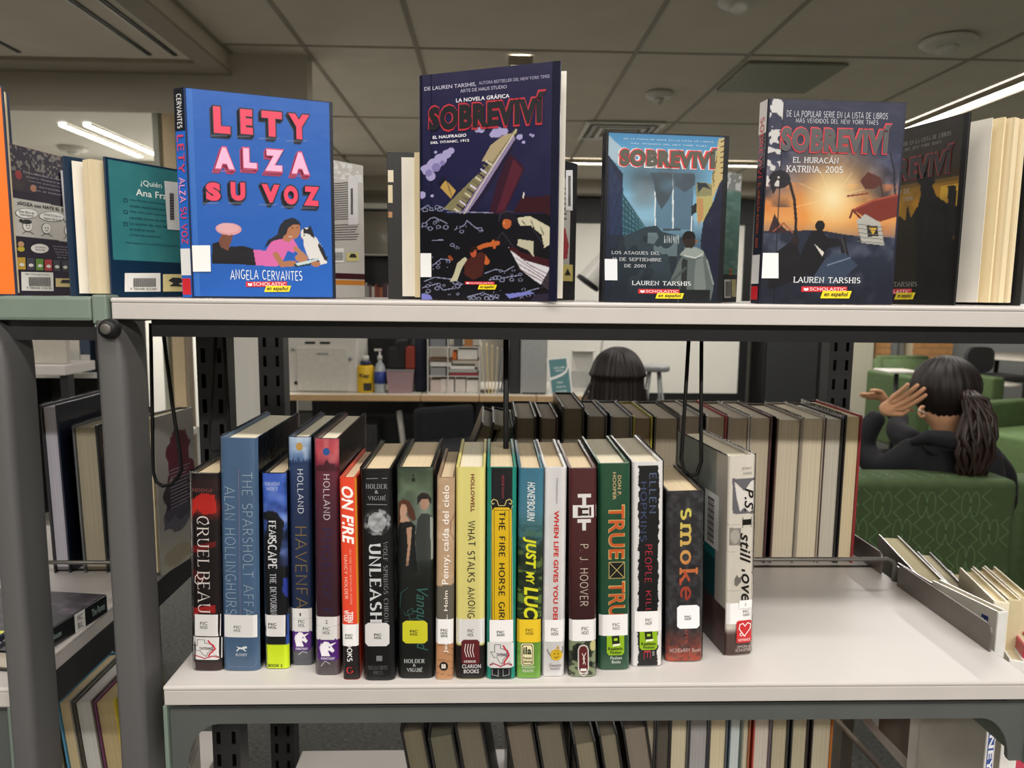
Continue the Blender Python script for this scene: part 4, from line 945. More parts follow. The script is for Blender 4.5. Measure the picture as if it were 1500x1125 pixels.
q.text(b.a, 'Paulsen', 440, 492, 978, 992, '#e8eee6', bold=.01); q.text(b.a, 'Books', 446, 486, 996, 1010, '#e8eee6', bold=.01); finish(b)
# 16 hopkins
b = novel('white novel with a torn edged black spine panel and red scrawled title', (926.6, 678), (976.8, 678), (970.7, 976.5), (925.7, 976.5), '#e8e6e6', C6, M_PAGES_W)
c = Canvas(b.q, 50, 300); c.fill('#ebe9e9'); n1 = c.noise(14, 3, 12, sx=.05); n2 = c.noise(14, 3, 13, sx=.05)
c.mix(((c.gx > .20+(n1-.5)*.12) & (c.gx < .86+(n2-.5)*.12) & (c.gy > .015)).astype(float), '#131416'); c.build('spine_art', b.f, b.p)
q = b.q; q.text(b.a, 'ELLEN', 106, 152, 176, 366, '#5c6b8c', rot=-90, style='stroke', w=.12); q.text(b.a, 'HOPKINS', 60, 100, 216, 503, '#46547a', rot=-90, style='stroke', w=.12)
q.text(b.d, 'PEOPLE', 84, 124, 516, 700, '#c6344a', rot=-90, style='stroke', w=.09, jit=.06); q.text(b.d, 'KILL', 88, 118, 740, 850, '#c6344a', rot=-90, style='stroke', w=.09, jit=.06)
call_label(b, 14, 168, 840, 940, ['FIC', 'HOP'], (86, 118), (873, 908), ly=5); realistic(b, 57, 146, 926, 1032)
q.text(b.d, 'E', 78, 112, 1036, 1078, '#c6344a', style='stroke', w=.1, rot=-90); q.text(b.d, 'SI', 120, 130, 1040, 1062, '#e0e0e0'); finish(b)
# 17 smoke
b = novel('charcoal novel with fiery letters glowing down its spine', (976.8, 721), (1036, 721), (1030, 969.6), (975.6, 969.6), '#2b2a2c', C6, rotmax=.12)
c = Canvas(b.q, 60, 260); c.fill('#2d2c2f'); n = c.noise(12, 4, 14); n2 = c.noise(20, 3, 15); c.mix(np.clip(n*3-1.3, 0, 1)*.6, '#5c5b60'); c.mix(np.clip(1.2-n*3, 0, 1)*.7, '#141416'); c.mix(np.clip((c.gy-.78)*4.5, 0, 1)*np.clip(n2*2.2-.2, 0, 1), '#b0402c'); c.mix(np.clip((c.gy-.92)*9, 0, 1)*np.clip(n*2-.4, 0, 1)*.6, '#d98a6a')
c.build('spine_art', b.f, b.p)
def fire(t):
    s = ((0, (.88, .86, .40)), (.45, (.90, .72, .40)), (.75, (.80, .36, .22)), (1, (.62, .22, .20)))
    for (a, ca), (b_, cb) in zip(s, s[1:]):
        if t <= b_: return tuple(ca[i]+(cb[i]-ca[i])*(t-a)/(b_-a) for i in range(3))
    return s[-1][1]
q = b.q; q.text(b.d, 'smoke', 250, 352, 346, 792, fire, rot=-90, style='slab', w=.125, jit=.03); q.text(b.a, 'ins', 277, 297, 936, 1004, '#c2554a', rot=-90, style='stroke', w=.09)
for (x0, y0, y1) in ((262, 345, 352), (262, 470, 484), (262, 725, 740)): pass
q.text(b.a, 'McElderry Books', 203, 362, 1026, 1046, '#ead9d2', style='stroke', w=.1)
call_label(b, 238, 352, 813, 928, ['FIC', 'HOP'], (276, 308), (862, 886), r=12, bold=.02, ly=5, col='#f3f3f5'); finish(b)
# 18 ---------------------------------------------------------------- last of the row, turned to show its front cover
C6 = (920, 640, 3.31)
A = P(1062.7, 961.5, z=ZLO); B = P(1104, 962, z=ZLO); S = P(1036, 936, z=ZLO)
ang = math.atan2(B[1]-A[1], B[0]-A[0])
side_ang = math.atan2(S[1]-A[1], S[0]-A[0])
TLp, TRp, BRp, BLp = (1064, 669), (1110, 668), (1104, 962), (1062.7, 961.5)
rot18 = side_ang-math.pi/2
rot18 = min(.42, max(.05, rot18))
b = novel('cream novel turned to show its side, with handwritten black title and red heart sticker', TLp, TRp, BRp, BLp, '#d8d0c4', C6, M_PAGES_W, fixrot=rot18*.6, D=.142)
c = Canvas(b.q, 50, 260); c.fill('#dcd5c9'); n = c.noise(5, 3, 20)
c.mix(np.clip((c.gy-.86)*30, 0, 1), '#4d3836'); c.mix(np.clip((c.gy-.88)*20, 0, 1)*np.clip(n*2-1, 0, 1), '#7b5a52')
c.poly([(497, 200), (622, 200), (622, 372), (500, 368)], '#6c6a70'); c.poly([(508, 215), (560, 260), (600, 215), (620, 210), (620, 350), (590, 362), (560, 340), (540, 360), (520, 290)], '#e6e1da')
c.line([(470, 420), (625, 424)], 3, '#c2b8aa'); c.line([(470, 552), (625, 556)], 3, '#c2b8aa'); c.line([(480, 742), (610, 744)], 3, '#c2b8aa')
c.poly([(485, 435), (545, 438), (545, 522), (485, 520)], '#8f8b84'); c.ell(515, 478, 24, 34, '#b5b0a6'); c.poly([(512, 690), (524, 665), (540, 680), (552, 672), (548, 700), (530, 722), (512, 715)], '#77736c')
c.build('spine_art', b.f, b.p)
q = b.q; q.text(b.a, 'JENNY', 546, 602, 146, 164, '#9b958c'); q.text(b.a, 'HAN', 556, 600, 168, 184, '#9b958c')
def scr(pts, w=5.0): q.line(b.d, pts, w, '#15130f', 4)
q.text(b.d, 'P.S.', 562, 614, 246, 356, '#15130f', rot=-90, slant=.3, bold=.012, layer=5)
q.text(b.d, 'I', 552, 602, 384, 436, '#15130f', rot=-90, style='serif', w=.12, layer=5)
q.text(b.d, 'still', 540, 600, 460, 612, '#15130f', rot=-90, slant=.35, bold=.012, layer=4)
q.text(b.d, 'love', 548, 612, 636, 802, '#15130f', rot=-90, slant=.3, bold=.012, layer=4)
call_label(b, 476, 612, 802, 906, ['FIC', 'HAN'], (558, 590), (838, 872), ly=5); q.rect(b.lab, 536, 606, 790, 830, '#f4f3f2', 8); q.text(b.lab, '2', 565, 572, 804, 816, '#333333', layer=10)
q.rect(b.x, 524, 604, 890, 1002, '#c92a2e', 6, 6); hp = [(564, 968), (536, 930), (540, 908), (556, 904), (566, 918), (580, 902), (596, 910), (594, 932), (564, 968)]
q.line(b.x, hp, 4.5, '#f4ecea', 8); q.disc(b.x, 548, 958, 9, 9, '#f4ecea', 8); q.disc(b.x, 548, 958, 5, 5, '#c92a2e', 9); q.text(b.x, 'ROMANCE', 534, 594, 980, 992, '#f4ecea', layer=8)
q.text(b.a, 'SIMON &', 530, 600, 1018, 1030, '#d8cfc8'); q.text(b.a, 'SCHUSTER', 522, 602, 1034, 1048, '#d8cfc8'); finish(b)
# its front board: print on the left face, x = 0 plane running back
D18, H18 = b.D, b.H
class FaceQ(Quad):
    def uv(s, x, y): return x*s.W, (1-y)*s.H     # fractions from the back edge (x) and the top (y)
fq = FaceQ((0, 0), (1, 0), (1, 1), (0, 1), D18, H18)
ff = lambda u, v, h: (-h-.0010, max(.0005, D18-u), v)
c = Canvas(fq, 90, 140); c.st = lambda x, y: (x, y)
c.fill('#b8b2a6'); n = c.noise(5, 3, 30)
c.mix(((c.gx < .80) & (c.gy > .24)).astype(float), '#1c6f70'); c.mix(((c.gx < .80) & (c.gy > .55)).astype(float)*.75, '#123a40'); c.mix(((c.gx < .80) & (c.gy <= .24)).astype(float), '#8f958e')
c.mix((c.gy > .76).astype(float), '#43302e'); c.mix((c.gy > .76)*np.clip(n*2-1, 0, 1), '#7a5852')
c.build('front_board_art', ff, b.p)
dd = Dec(); fq.rect(dd, .60, .86, .22, .50, '#e4e2de', 2)
for k in range(22): fq.rect(dd, .66, .78, .25+k*.0105, .25+k*.0105+(.004 if k % 3 else .007), '#222222', 4, n=1)
build_dec('barcode_label', dd, ff, b.p, M_PAPER)
# ================================================================== FACE-OUT BOOKS ON THE TOP SHELF
FACE = 'face-out books standing open on the top shelf'
M_PAGE_CREAM = page_mat('cream_leaf', '#eddcb8', .05, 0, 700)
M_PAGE_LEAF = mat('endpaper', '#efe9dc', .8, var=.03)
def open_book(label, TL, TR, BR, BL, yl, col, crop=(0, 0, 1), hinge='L', sp=.012, spdir=100, fan=((35, 'board', 1, 0),), m_cov=None, zb=ZTOP, group=FACE, flush=None):
    """a hard-cover book standing open; TL.. are the corners of the board that faces the viewer"""
    pl = P(*TL, Y=yl); H = pl[2]-zb; pr = P(*TR, z=pl[2])
    if flush is not None: pr = P(*TR, Y=flush)
    W = math.hypot(pr[0]-pl[0], pr[1]-pl[1]); a = math.atan2(pr[1]-pl[1], pr[0]-pl[0])
    b = Book(); b.T = W; b.H = H
    bl = P(*BL, Y=yl); lean = 0
    b.e = empty('display_book', (pl[0], pl[1], zb+.0004), label=label, cat='book', group=group, rotz=a)
    M = m_cov or mat('cover_%s' % col, col, .4, var=.1, scale=20, coat=.2)
    t = .0024
    b.p = box('front_cover', (0, 0, 0), (W, t, H), M, b.e, bev=.0005, seg=1)
    sd = math.radians(spdir); s = 1 if hinge == 'L' else -1; x0 = 0 if hinge == 'L' else W
    ex, ey = x0+s*math.cos(sd)*sp, math.sin(sd)*sp+t
    # spine strip
    Ms = Matrix.Translation((x0, t*.2, 0)) @ Matrix.Rotation(math.atan2(ey-t*.2, ex-x0), 4, 'Z')
    L = math.hypot(ex-x0, ey-t*.2)
    b.so = box('spine', (0, -t*.4, 0), (L, t*.4, H), M, b.e, M=Ms, bev=.0004, seg=1)
    b.sp = (x0, ex, ey, L)
    n = len(fan)
    for k, (ang, kind, wf, tk) in enumerate(fan):
        f = (k+1)/n
        px, py = x0+(ex-x0)*f, t+.0006+(ey-t)*f
        an = math.radians(ang); A_ = an if s > 0 else math.pi-an
        Mx = Matrix.Translation((px, py, 0)) @ Matrix.Rotation(A_, 4, 'Z')
        w_ = W*wf
        if kind == 'board': box('back_cover', (0, -t/2, 0), (w_, t/2, H), M, b.e, M=Mx, bev=.0005, seg=1)
        elif kind == 'pages': box('page_block', (.001, -tk/2, .003), (w_, tk/2, H-.003), page_mat('fan_pages', '#ead8b2', .12, 1, 1100), b.e, M=Mx)
        elif kind == 'leaf': box('loose_leaf', (.001, -.0003, .003), (w_, .0003, H-.004), M_PAGE_LEAF, b.e, M=Mx)
        elif kind == 'cream': box('cream_leaves', (.001, -tk/2, .003), (w_, tk/2, H-.003), mat('cream_leaf2', '#ecd9ae', .8, var=.03), b.e, M=Mx)
    b.q = Quad(TL, TR, BR, BL, W, H, crop)
    b.f = lambda u, v, h: (min(max(u, .0003), W-.0003), -h, min(max(v, .0003), H-.0003))
    b.d = Dec(); b.a = Dec(); b.x = Dec(); b.lab = Dec()
    return b
def clusters(D):
    B = [(min(p[0] for p in q[0]), max(p[0] for p in q[0]), min(p[1] for p in q[0]), max(p[1] for p in q[0])) for q in D.p]
    par = list(range(len(B)))
    def fd(i):
        while par[i] != i: par[i] = par[par[i]]; i = par[i]
        return i
    for i in range(len(B)):
        for j in range(i):
            a, c = B[i], B[j]
            if a[0] <= c[1]+1e-5 and c[0] <= a[1]+1e-5 and a[2] <= c[3]+1e-5 and c[2] <= a[3]+1e-5: par[fd(i)] = fd(j)
    out = {}
    for i, q in enumerate(D.p): out.setdefault(fd(i), Dec()).p.append(q)
    return list(out.values())
def done(b, gl=True):
    build_dec('title_lettering', b.d, b.f, b.p); build_dec('author_lettering', b.a, b.f, b.p)
    build_dec('publisher_mark', b.x, b.f, b.p); 
    for k, g in enumerate(clusters(b.lab)): build_dec('library_label', g, b.f, b.p, M_PAPER, eps=.0002)
def scholastic(b, x0, x1, y0, y1, yx0, yx1, yy0, yy1):
    q = b.q; q.pg(b.x, [(x0, y1), (x1, y1), (x1, y0), (x0, y0)], '#cf2430', 4)
    w_ = x1-x0; q.pg(b.x, [(x0+w_*.05, y0+(y1-y0)*.25), (x0+w_*.10, y0+(y1-y0)*.38), (x0+w_*.15, y0+(y1-y0)*.25), (x0+w_*.15, y0+(y1-y0)*.7), (x0+w_*.10, y0+(y1-y0)*.85), (x0+w_*.05, y0+(y1-y0)*.7)], '#f6eeee', 6)
    q.text(b.x, 'SCHOLASTIC', x0+w_*.18, x1-w_*.03, y0+(y1-y0)*.22, y1-(y1-y0)*.22, '#f4dede', layer=6, bold=.005)
    sl = (yy1-yy0)*.35; q.pg(b.x, [(yx0, yy1), (yx1-sl, yy1), (yx1, yy0), (yx0+sl, yy0)], '#f0d818', 6)
    q.text(b.x, 'en español', yx0+sl+4, yx1-sl-4, yy0+(yy1-yy0)*.15, yy1-(yy1-yy0)*.12, '#3a2c20', layer=8, bold=.02, slant=.2)
def bigtitle(b, txt, x0, x1, y0, y1, out, fill, o1=.085, o2=.02):
    q = b.q; q.text(b.d, txt, x0, x1, y0, y1, out, bold=o1, layer=4); mx = (x1-x0)*.009; my = (y1-y0)*.05
    q.text(b.d, txt, x0+mx, x1-mx, y0+my, y1-my, fill, bold=o2+.03, layer=6)
def scuffs(c, region, col='#e9e6e2', seed=1, dens=.62):
    x0, x1, y0, y1 = region; n = c.noise(26, 3, seed, sx=.8); m = (c.gx > x0)*(c.gx < x1)*(c.gy > y0)*(c.gy < y1)*(n > dens); c.mix(m*.9, col)
# ---- 1 bright blue book with pink letters
C = (255, 110, 3.31)
b = open_book('bright blue book with red and pink title letters above a lying girl and cat', (271, 128), (487, 150), (491, 440.5), (275, 437), .70, '#10223f', C, 'L', .012, 140, ((5, 'pages', .97, .008), (11, 'board', 1, 0)))
c = Canvas(b.q, 220, 300); c.fill('#2264c2'); n = c.noise(3, 3, 31); c.mix(np.clip(n-.45, 0, 1)*.3, '#2f78d8')
c.mix(((c.gx > .012) & (c.gx < .045))*.35, '#5a94e0'); c.mix(((c.gx > .975) | (c.gy < .006) | (c.gy > .992)).astype(float), '#101a2c')
# girl lying down, light shoes, dark trousers, pink shirt; a black and white cat
c.poly([(158, 815), (200, 800), (235, 830), (310, 826), (362, 842), (380, 900), (385, 922), (158, 912)], '#17161d')
c.poly([(190, 800), (212, 755), (262, 770), (235, 850), (200, 830)], '#7d4d3c'); c.ell(240, 742, 62, 30, '#e7a3a8'); c.ell(238, 738, 54, 24, '#eeb6ba')
c.poly([(358, 845), (420, 850), (452, 800), (490, 775), (560, 795), (585, 835), (560, 862), (530, 850), (500, 915), (470, 930), (370, 922)], '#e66fb4')
c.poly([(480, 770), (490, 730), (515, 700), (555, 688), (590, 705), (598, 735), (545, 740), (520, 790), (460, 800), (410, 840), (430, 800)], '#1e2330')
c.ell(560, 745, 36, 48, '#b97b58'); c.poly([(515, 760), (560, 780), (540, 810), (505, 800)], '#b97b58'); c.poly([(483, 770), (495, 722), (530, 696), (575, 694), (600, 722), (560, 722), (535, 740), (520, 775)], '#1e2330')
c.line([(470, 870), (500, 918), (560, 915)], 30, '#b97b58'); c.line([(570, 840), (620, 885)], 24, '#c08560'); c.ell(600, 888, 32, 22, '#c08560')
c.line([(538, 780), (556, 784)], 3, '#f4e8e0'); c.line([(550, 738), (560, 740)], 2.5, '#2a1a16'); c.line([(576, 736), (584, 738)], 2.5, '#2a1a16')
c.poly([(560, 918), (700, 885), (740, 880), (738, 890), (640, 925), (570, 934)], '#20404a'); c.poly([(570, 914), (700, 888), (730, 885), (640, 915), (580, 926)], '#cfe0e0'); c.ell(675, 918, 24, 14, '#b97b58')
c.poly([(610, 780), (640, 760), (680, 790), (712, 840), (735, 915), (700, 922), (690, 890), (640, 895), (625, 860), (612, 820)], '#e9e6e2')
c.ell(628, 770, 30, 32, '#e9e6e2'); c.poly([(612, 765), (612, 738), (630, 748), (648, 726), (662, 760), (670, 795), (640, 770)], '#22232a'); c.poly([(690, 810), (716, 845), (738, 905), (722, 900), (700, 860), (688, 830)], '#22232a'); c.ell(616, 775, 4, 4, '#2a2a20'); c.ell(604, 790, 4, 3, '#c08070')
c.build('cover_art', b.f, b.p, M_GLOSS)
def block(ch, x0, x1, y0, y1, face, side, rim):
    q = b.q
    for k in range(6): q.text(b.d, ch, x0-k*2.4-2, x1-k*2.4+3, y0+k*3-3, y1+k*3+4, side if k else rim, bold=.10, layer=3)
    for k in range(int((x1-x0)/9)): q.line(b.d, [(x0+k*9-12, y1+14), (x0+k*9-5, y1+5)], 1.6, '#8fa0b8' if rim == '#14182a' else '#e07aa0', 4)
    q.text(b.d, ch, x0-2, x1+3, y0-3, y1+4, rim, bold=.10, layer=5); q.text(b.d, ch, x0+3, x1-3, y0+3, y1-3, face, bold=.07, layer=7)
for ch, x0, x1, y0, y1 in (('L', 178, 260, 155, 280), ('E', 305, 368, 166, 285), ('T', 408, 512, 178, 295), ('Y', 540, 650, 192, 308), ('S', 134, 208, 514, 606), ('U', 252, 326, 514, 606), ('V', 402, 496, 526, 615), ('O', 512, 588, 532, 626), ('Z', 612, 698, 538, 632)):
    block(ch, x0, x1, y0, y1, '#e2385a', '#14182a', '#14182a')
for ch, x0, x1, y0, y1 in (('A', 180, 276, 348, 450), ('L', 316, 384, 352, 448), ('Z', 420, 516, 360, 462), ('A', 552, 646, 374, 476)):
    block(ch, x0, x1, y0, y1, '#efb0d2', '#b83a66', '#c8446e')
b.q.text(b.a, 'ANGELA CERVANTES', 243, 603, 948, 996, '#eef2f6', style='stroke', w=.10, jit=.06)
scholastic(b, 318, 524, 1004, 1030, 408, 545, 1026, 1056)
b.q.rect(b.lab, 50, 150, 822, 952, '#ececea', 5)
done(b)
# printing on its spine
e = b.e; sx0, sx, sy, sl = b.sp; an = math.atan2(sy, sx-sx0)
def spine_map(b, t=.0012):
    x0, ex, ey, L = b.sp; ux, uy = (ex-x0)/L, (ey-.0005)/L; nx, ny = (-uy, ux)
    if nx*(-1) < 0 and x0 == 0: pass
    sgn = -1 if True else 1
    # outward normal points to the left of the board (away from the pages)
    ox, oy = -uy, ux
    if ox > 0 if x0 == 0 else ox < 0: ox, oy = -ox, -oy
    return lambda u, v, h: (x0+ux*(L-u if x0 == 0 else u)+ox*(t+h), .0005+uy*(L-u if x0 == 0 else u)+oy*(t+h), v)
class SQ(Quad):
    def uv(s, x, y): return x*s.W, (1-y)*s.H
def spine_print(b, items, base):
    q = SQ((0, 0), (1, 0), (1, 1), (0, 1), b.sp[3], b.H, (0, 0, 1)); f = spine_map(b); d = Dec()
    q.rect(d, .04, .96, .003, .997, base, 1, n=1)
    for it in items:
        if it[0] == 'r': q.rect(d, *it[1:], 3, n=1)
        else: q.text(d, it[1], it[2], it[3], it[4], it[5], it[6], rot=-90, style='stroke', w=.16, layer=5)
    build_dec('spine_print', d, f, b.so)
spine_print(b, [('r', .04, .96, 0.003, .2, '#10141f'), ('t', 'CERVANTES', .25, .8, .03, .19, '#e8e8e8'), ('t', 'LETY', .2, .85, .22, .40, '#d8486a'), ('t', 'ALZA', .2, .85, .42, .54, '#e8a0c8'), ('t', 'SU VOZ', .2, .85, .56, .74, '#d8486a'), ('r', .04, .96, .76, .89, '#ececea'), ('r', .1, .9, .905, .985, '#cf2430')], '#2468c8')
# ---- 2 graphic novel with sinking ship
C = (600, 80, 3.042)
b = open_book('tall dark purple graphic novel picturing a sinking ship over a stormy sea', (614.8, 111), (821.5, 89), (814, 444), (613.8, 443.5), .735, '#191a38', C, 'L', .010, 95, ((5, 'leaf', 1.005, 0), (12, 'pages', .97, .006), (42, 'board', 1, 0)))
c = Canvas(b.q, 210, 330); c.vgrad([(0, '#33304e'), (.1, '#2c2a4c'), (.3, '#25244a'), (.6, '#1e1f42'), (1, '#15162a')]); n = c.noise(4, 3, 33); c.mix(np.clip(n-.5, 0, 1)*.5, '#4a4668'); c.mix((c.gx < .02)*1., '#14152c')
c.mix(((c.gx > .085) & (c.gx < .095))*.6, '#11122a')
c.poly([(42, 690), (100, 690), (180, 712), (260, 702), (380, 706), (430, 712), (650, 700), (650, 1112), (42, 1112)], '#121218')
c.poly([(450, 430), (505, 480), (520, 500), (495, 560), (430, 706), (360, 706), (400, 560)], '#3a1a2c'); c.poly([(470, 460), (510, 505), (430, 690), (395, 700)], '#5c2434')
# hull and decks of the ship
c.poly([(484, 322), (492, 345), (462, 430), (290, 706), (196, 706), (240, 640), (330, 520)], '#241d38')
c.poly([(484, 322), (488, 340), (300, 600), (232, 700), (150, 688), (215, 622), (300, 540), (350, 500), (420, 390)], '#8d8560'); c.poly([(440, 350), (470, 345), (380, 470), (330, 470), (370, 400), (420, 360)], '#bba984')
for k in range(9): x = 300-k*14; y = 560+k*15; c.line([(x+50, y-30), (x+96, y+2)], 5, '#2a2540', .9)
for k in range(13): x = 350-k*12; c.line([(x, 470+k*18), (x+24, 486+k*18)], 7, ['#e0d8b8', '#7a6f58', '#e8e2f2', '#3a3248'][k % 4])
c.poly([(470, 352), (300, 604), (238, 704), (262, 706), (330, 610), (480, 370)], '#b9a9cf', .8); c.line([(484, 330), (320, 590), (250, 706)], 4, '#efe6c8')
c.poly([(155, 548), (212, 604), (188, 640), (128, 580)], '#caa558'); c.poly([(125, 572), (160, 536), (170, 552), (136, 590)], '#1c1a30'); c.line([(170, 560), (196, 640)], 3, '#3a2d40')
for (x, y, r) in ((110, 490, 34), (80, 510, 28), (140, 465, 30), (170, 440, 22), (190, 425, 16), (60, 505, 14), (95, 540, 22), (52, 625, 18), (100, 628, 8), (400, 342, 26), (430, 338, 18), (380, 352, 14), (498, 362, 14), (330, 330, 16), (312, 332, 12), (515, 385, 8), (555, 356, 7), (545, 352, 5), (118, 432, 7)): c.ell(x, y, r, r*.9, '#b7aede')
for (x, y, r) in ((120, 500, 20), (85, 525, 16), (150, 480, 12)): c.ell(x, y, r, r, '#8f86bd')
# foam net
for k, pts in enumerate([[(45, 690), (80, 670), (100, 690), (140, 680), (170, 690)], [(50, 770), (90, 730), (110, 725), (170, 752)], [(205, 780), (250, 760), (262, 738), (300, 770), (335, 785)], [(100, 830), (150, 828)], [(95, 950), (140, 915), (190, 920)], [(60, 1020), (110, 1000), (200, 1010)], [(50, 1050), (120, 1030), (150, 1060), (200, 1050), (240, 1030)], [(340, 980), (390, 960), (430, 970), (470, 945)], [(360, 1010), (420, 1000), (500, 985)], [(260, 1090), (330, 1070), (400, 1095)], [(470, 1080), (560, 1050), (600, 1040)], [(170, 700), (260, 700), (380, 702)]]):
    c.line(pts, 4, '#8f94b4')
r9 = random.Random(5)
for (x0, y0, w, h, nn) in ((60, 740, 110, 40, 9), (215, 760, 110, 30, 7), (95, 905, 100, 60, 7), (60, 1020, 170, 60, 14), (350, 960, 150, 50, 12), (230, 1075, 170, 30, 8), (50, 675, 100, 20, 7), (320, 1060, 120, 30, 6), (490, 1050, 110, 50, 6), (160, 840, 60, 30, 3)):
    for k in range(nn):
        x, y, r = x0+r9.random()*w, y0+r9.random()*h, 4+r9.random()*10; c.ell(x, y, r, r*.75, '#9398b8'); c.ell(x, y, r*.7, r*.52, '#121219')
c.poly([(45, 1075), (90, 1085), (100, 1105), (45, 1108)], '#7f84d2'); c.poly([(560, 1075), (625, 1068), (625, 1105), (540, 1105)], '#8a8fd8'); c.poly([(430, 1075), (540, 1060), (560, 1070), (450, 1095)], '#7f84d2')
# lifeboat and people
c.poly([(505, 625), (560, 630), (628, 620), (634, 720), (600, 700), (470, 700)], '#3a1720'); c.line([(515, 612), (512, 632)], 6, '#e6e0dc'); c.line([(628, 618), (640, 650)], 4, '#e6e0dc')
c.poly([(445, 855), (520, 905), (625, 940), (628, 1060), (560, 1010), (500, 960)], '#e6e4ea'); c.poly([(445, 830), (500, 880), (625, 915), (625, 950), (520, 918), (450, 870)], '#431820'); 
for k in range(4): c.line([(470+k*8, 880+k*26), (540+k*20, 940+k*26), (625, 985+k*22)], 2, '#6a3a44')
c.poly([(420, 790), (440, 760), (480, 740), (545, 760), (600, 860), (560, 890), (470, 860), (380, 850), (330, 870), (320, 850), (400, 820)], '#17151d'); c.poly([(480, 725), (540, 715), (600, 750), (632, 770), (630, 840), (600, 860), (590, 800), (545, 760), (500, 760)], '#dcd6b8')
for (a_, b_) in (((505, 735), (525, 760)), ((545, 735), (560, 775)), ((585, 765), (600, 800))): c.line([a_, b_], 3, '#3a3530')
c.poly([(490, 820), (555, 830), (556, 900), (530, 870), (485, 850)], '#cfc9ae'); c.ell(440, 750, 20, 24, '#c8683a'); c.ell(428, 748, 5, 9, '#e08a50'); c.poly([(405, 738), (410, 708), (440, 694), (475, 700), (490, 735), (470, 760), (462, 735), (430, 728)], '#1d1a26'); c.line([(405, 738), (412, 706), (440, 694), (472, 700)], 3, '#4a4658'); c.line([(380, 850), (420, 790), (470, 860)], 3, '#3a3648'); c.line([(545, 760), (600, 850)], 3, '#3a3648')
c.line([(400, 840), (345, 850), (315, 862)], 18, '#d06a35'); c.line([(380, 830), (385, 860)], 12, '#d06a35'); c.line([(335, 905), (350, 925)], 26, '#d06a35')
c.poly([(250, 930), (290, 895), (330, 880), (345, 900), (330, 990), (290, 1010), (250, 990)], '#4f2420'); c.poly([(200, 985), (215, 935), (250, 905), (262, 915), (235, 960), (215, 1015), (180, 1020)], '#cbc7a6'); c.ell(290, 884, 14, 22, '#c45a38'); c.poly([(272, 880), (280, 856), (300, 852), (312, 868), (298, 872), (284, 886)], '#2a1814'); c.line([(180, 905), (190, 915)], 14, '#9a4a2c')
c.poly([(620, 960), (650, 950), (650, 1112), (420, 1112), (560, 1080)], '#1a1118', .8); c.mix((c.gx > .945).astype(float), '#141630')
c.build('cover_art', b.f, b.p, M_GLOSS)
q = b.q; bigtitle(b, 'SOBREVIVÍ', 84, 614, 152, 350, '#b8303c', '#17171d', .10, .03)
q.text(b.a, 'DE LAUREN TARSHIS,', 68, 308, 122, 165, '#cfcbe0'); q.text(b.a, 'AUTORA BESTSELLER DEL NEW YORK TIMES', 320, 628, 89, 134, '#a9a5c0'); q.text(b.a, 'ARTE DE HAUS STUDIO', 236, 444, 134, 169, '#bdb9d2')
q.text(b.d, 'LA NOVELA GRÁFICA', 216, 456, 168, 212, '#eceaf2', bold=.015); q.text(b.d, 'EL NAUFRAGIO', 106, 262, 348, 374, '#f0eef4', bold=.02); q.text(b.d, 'DEL TITANIC, 1912', 96, 275, 372, 398, '#f0eef4', bold=.02)
scholastic(b, 252, 385, 1018, 1032, 310, 396, 1032, 1054); q.rect(b.lab, 43, 96, 890, 1000, '#ebebea', 5); done(b)
# ---- 3 smaller book, boy before towers
C = (860, 120, 3.31)
b = open_book('smallest display book, boy in a grey hoodie facing a smoky blue street', (889.6, 192.5), (1069.4, 189.5), (1056.5, 446), (881, 445.5), .70, '#0e1118', C, 'L', .010, 92, ((10, 'pages', .96, .012), (30, 'board', 1, 0)), flush=.712)
c = Canvas(b.q, 190, 270); c.vgrad([(0, '#3f84b8'), (.1, '#5aa0cc'), (.3, '#7ab4d6'), (.5, '#8dbbd4'), (.62, '#4c6c80'), (1, '#1c2d3c')]); n = c.noise(5, 4, 41)
c.poly([(100, 255), (180, 330), (150, 400), (100, 360)], '#c9cfd2', .7)
c.mix(np.clip(1-((c.gx-.45)/.42)**2, 0, 1)*np.clip(1-((c.gy-.26)/.10)**2, 0, 1)*(n*.8+.5), '#4c5c66'); c.mix(np.clip(1-((c.gx-.32)/.14)**2, 0, 1)*np.clip(1-((c.gy-.36)/.10)**2, 0, 1)*n*1.2, '#77858c')
c.poly([(322, 480), (412, 470), (412, 705), (322, 705)], '#5b7e96'); c.poly([(412, 425), (510, 420), (510, 705), (412, 705)], '#56738a'); c.line([(412, 430), (410, 705)], 7, '#dfe8ec'); c.line([(325, 520), (323, 705)], 6, '#e3ebee'); c.line([(502, 640), (500, 715)], 6, '#e3ebee')
c.mix(c.mask_poly([(300, 430), (520, 425), (520, 480), (470, 520), (420, 490), (390, 560), (355, 610), (330, 560), (320, 480)])*np.clip(n*1.9, 0, 1), '#44525c')
c.poly([(98, 350), (170, 440), (170, 760), (150, 1080), (70, 1080)], '#16223f'); c.poly([(165, 530), (272, 690), (272, 760), (165, 760)], '#2a5666')
for k in range(9): c.line([(110+k*7, 400+k*12), (108+k*7, 800)], 3, '#263a62'); 
for k in range(6): c.line([(168, 560+k*34), (270, 695+k*11)], 2.5, '#5f909c'); 
for k in range(6): c.line([(178+k*16, 560+k*24), (178+k*16, 750)], 2, '#12303c')
c.poly([(272, 700), (330, 690), (360, 720), (440, 740), (470, 760), (440, 1000), (100, 1080), (150, 760)], '#2c3c46'); c.mix((c.gy > .60)*(c.gx < .6)*(n > .52)*.6, '#131f2a'); c.mix((c.gy > .58)*(c.gy < .72)*(c.gx > .35)*(c.gx < .6)*(n > .5)*.6, '#8fa4a8')
c.poly([(360, 705), (450, 700), (446, 712), (362, 716)], '#3c4c58')
for k in range(7): c.line([(370+k*11, 740), (370+k*11, 775)], 4, '#b9c4c4')
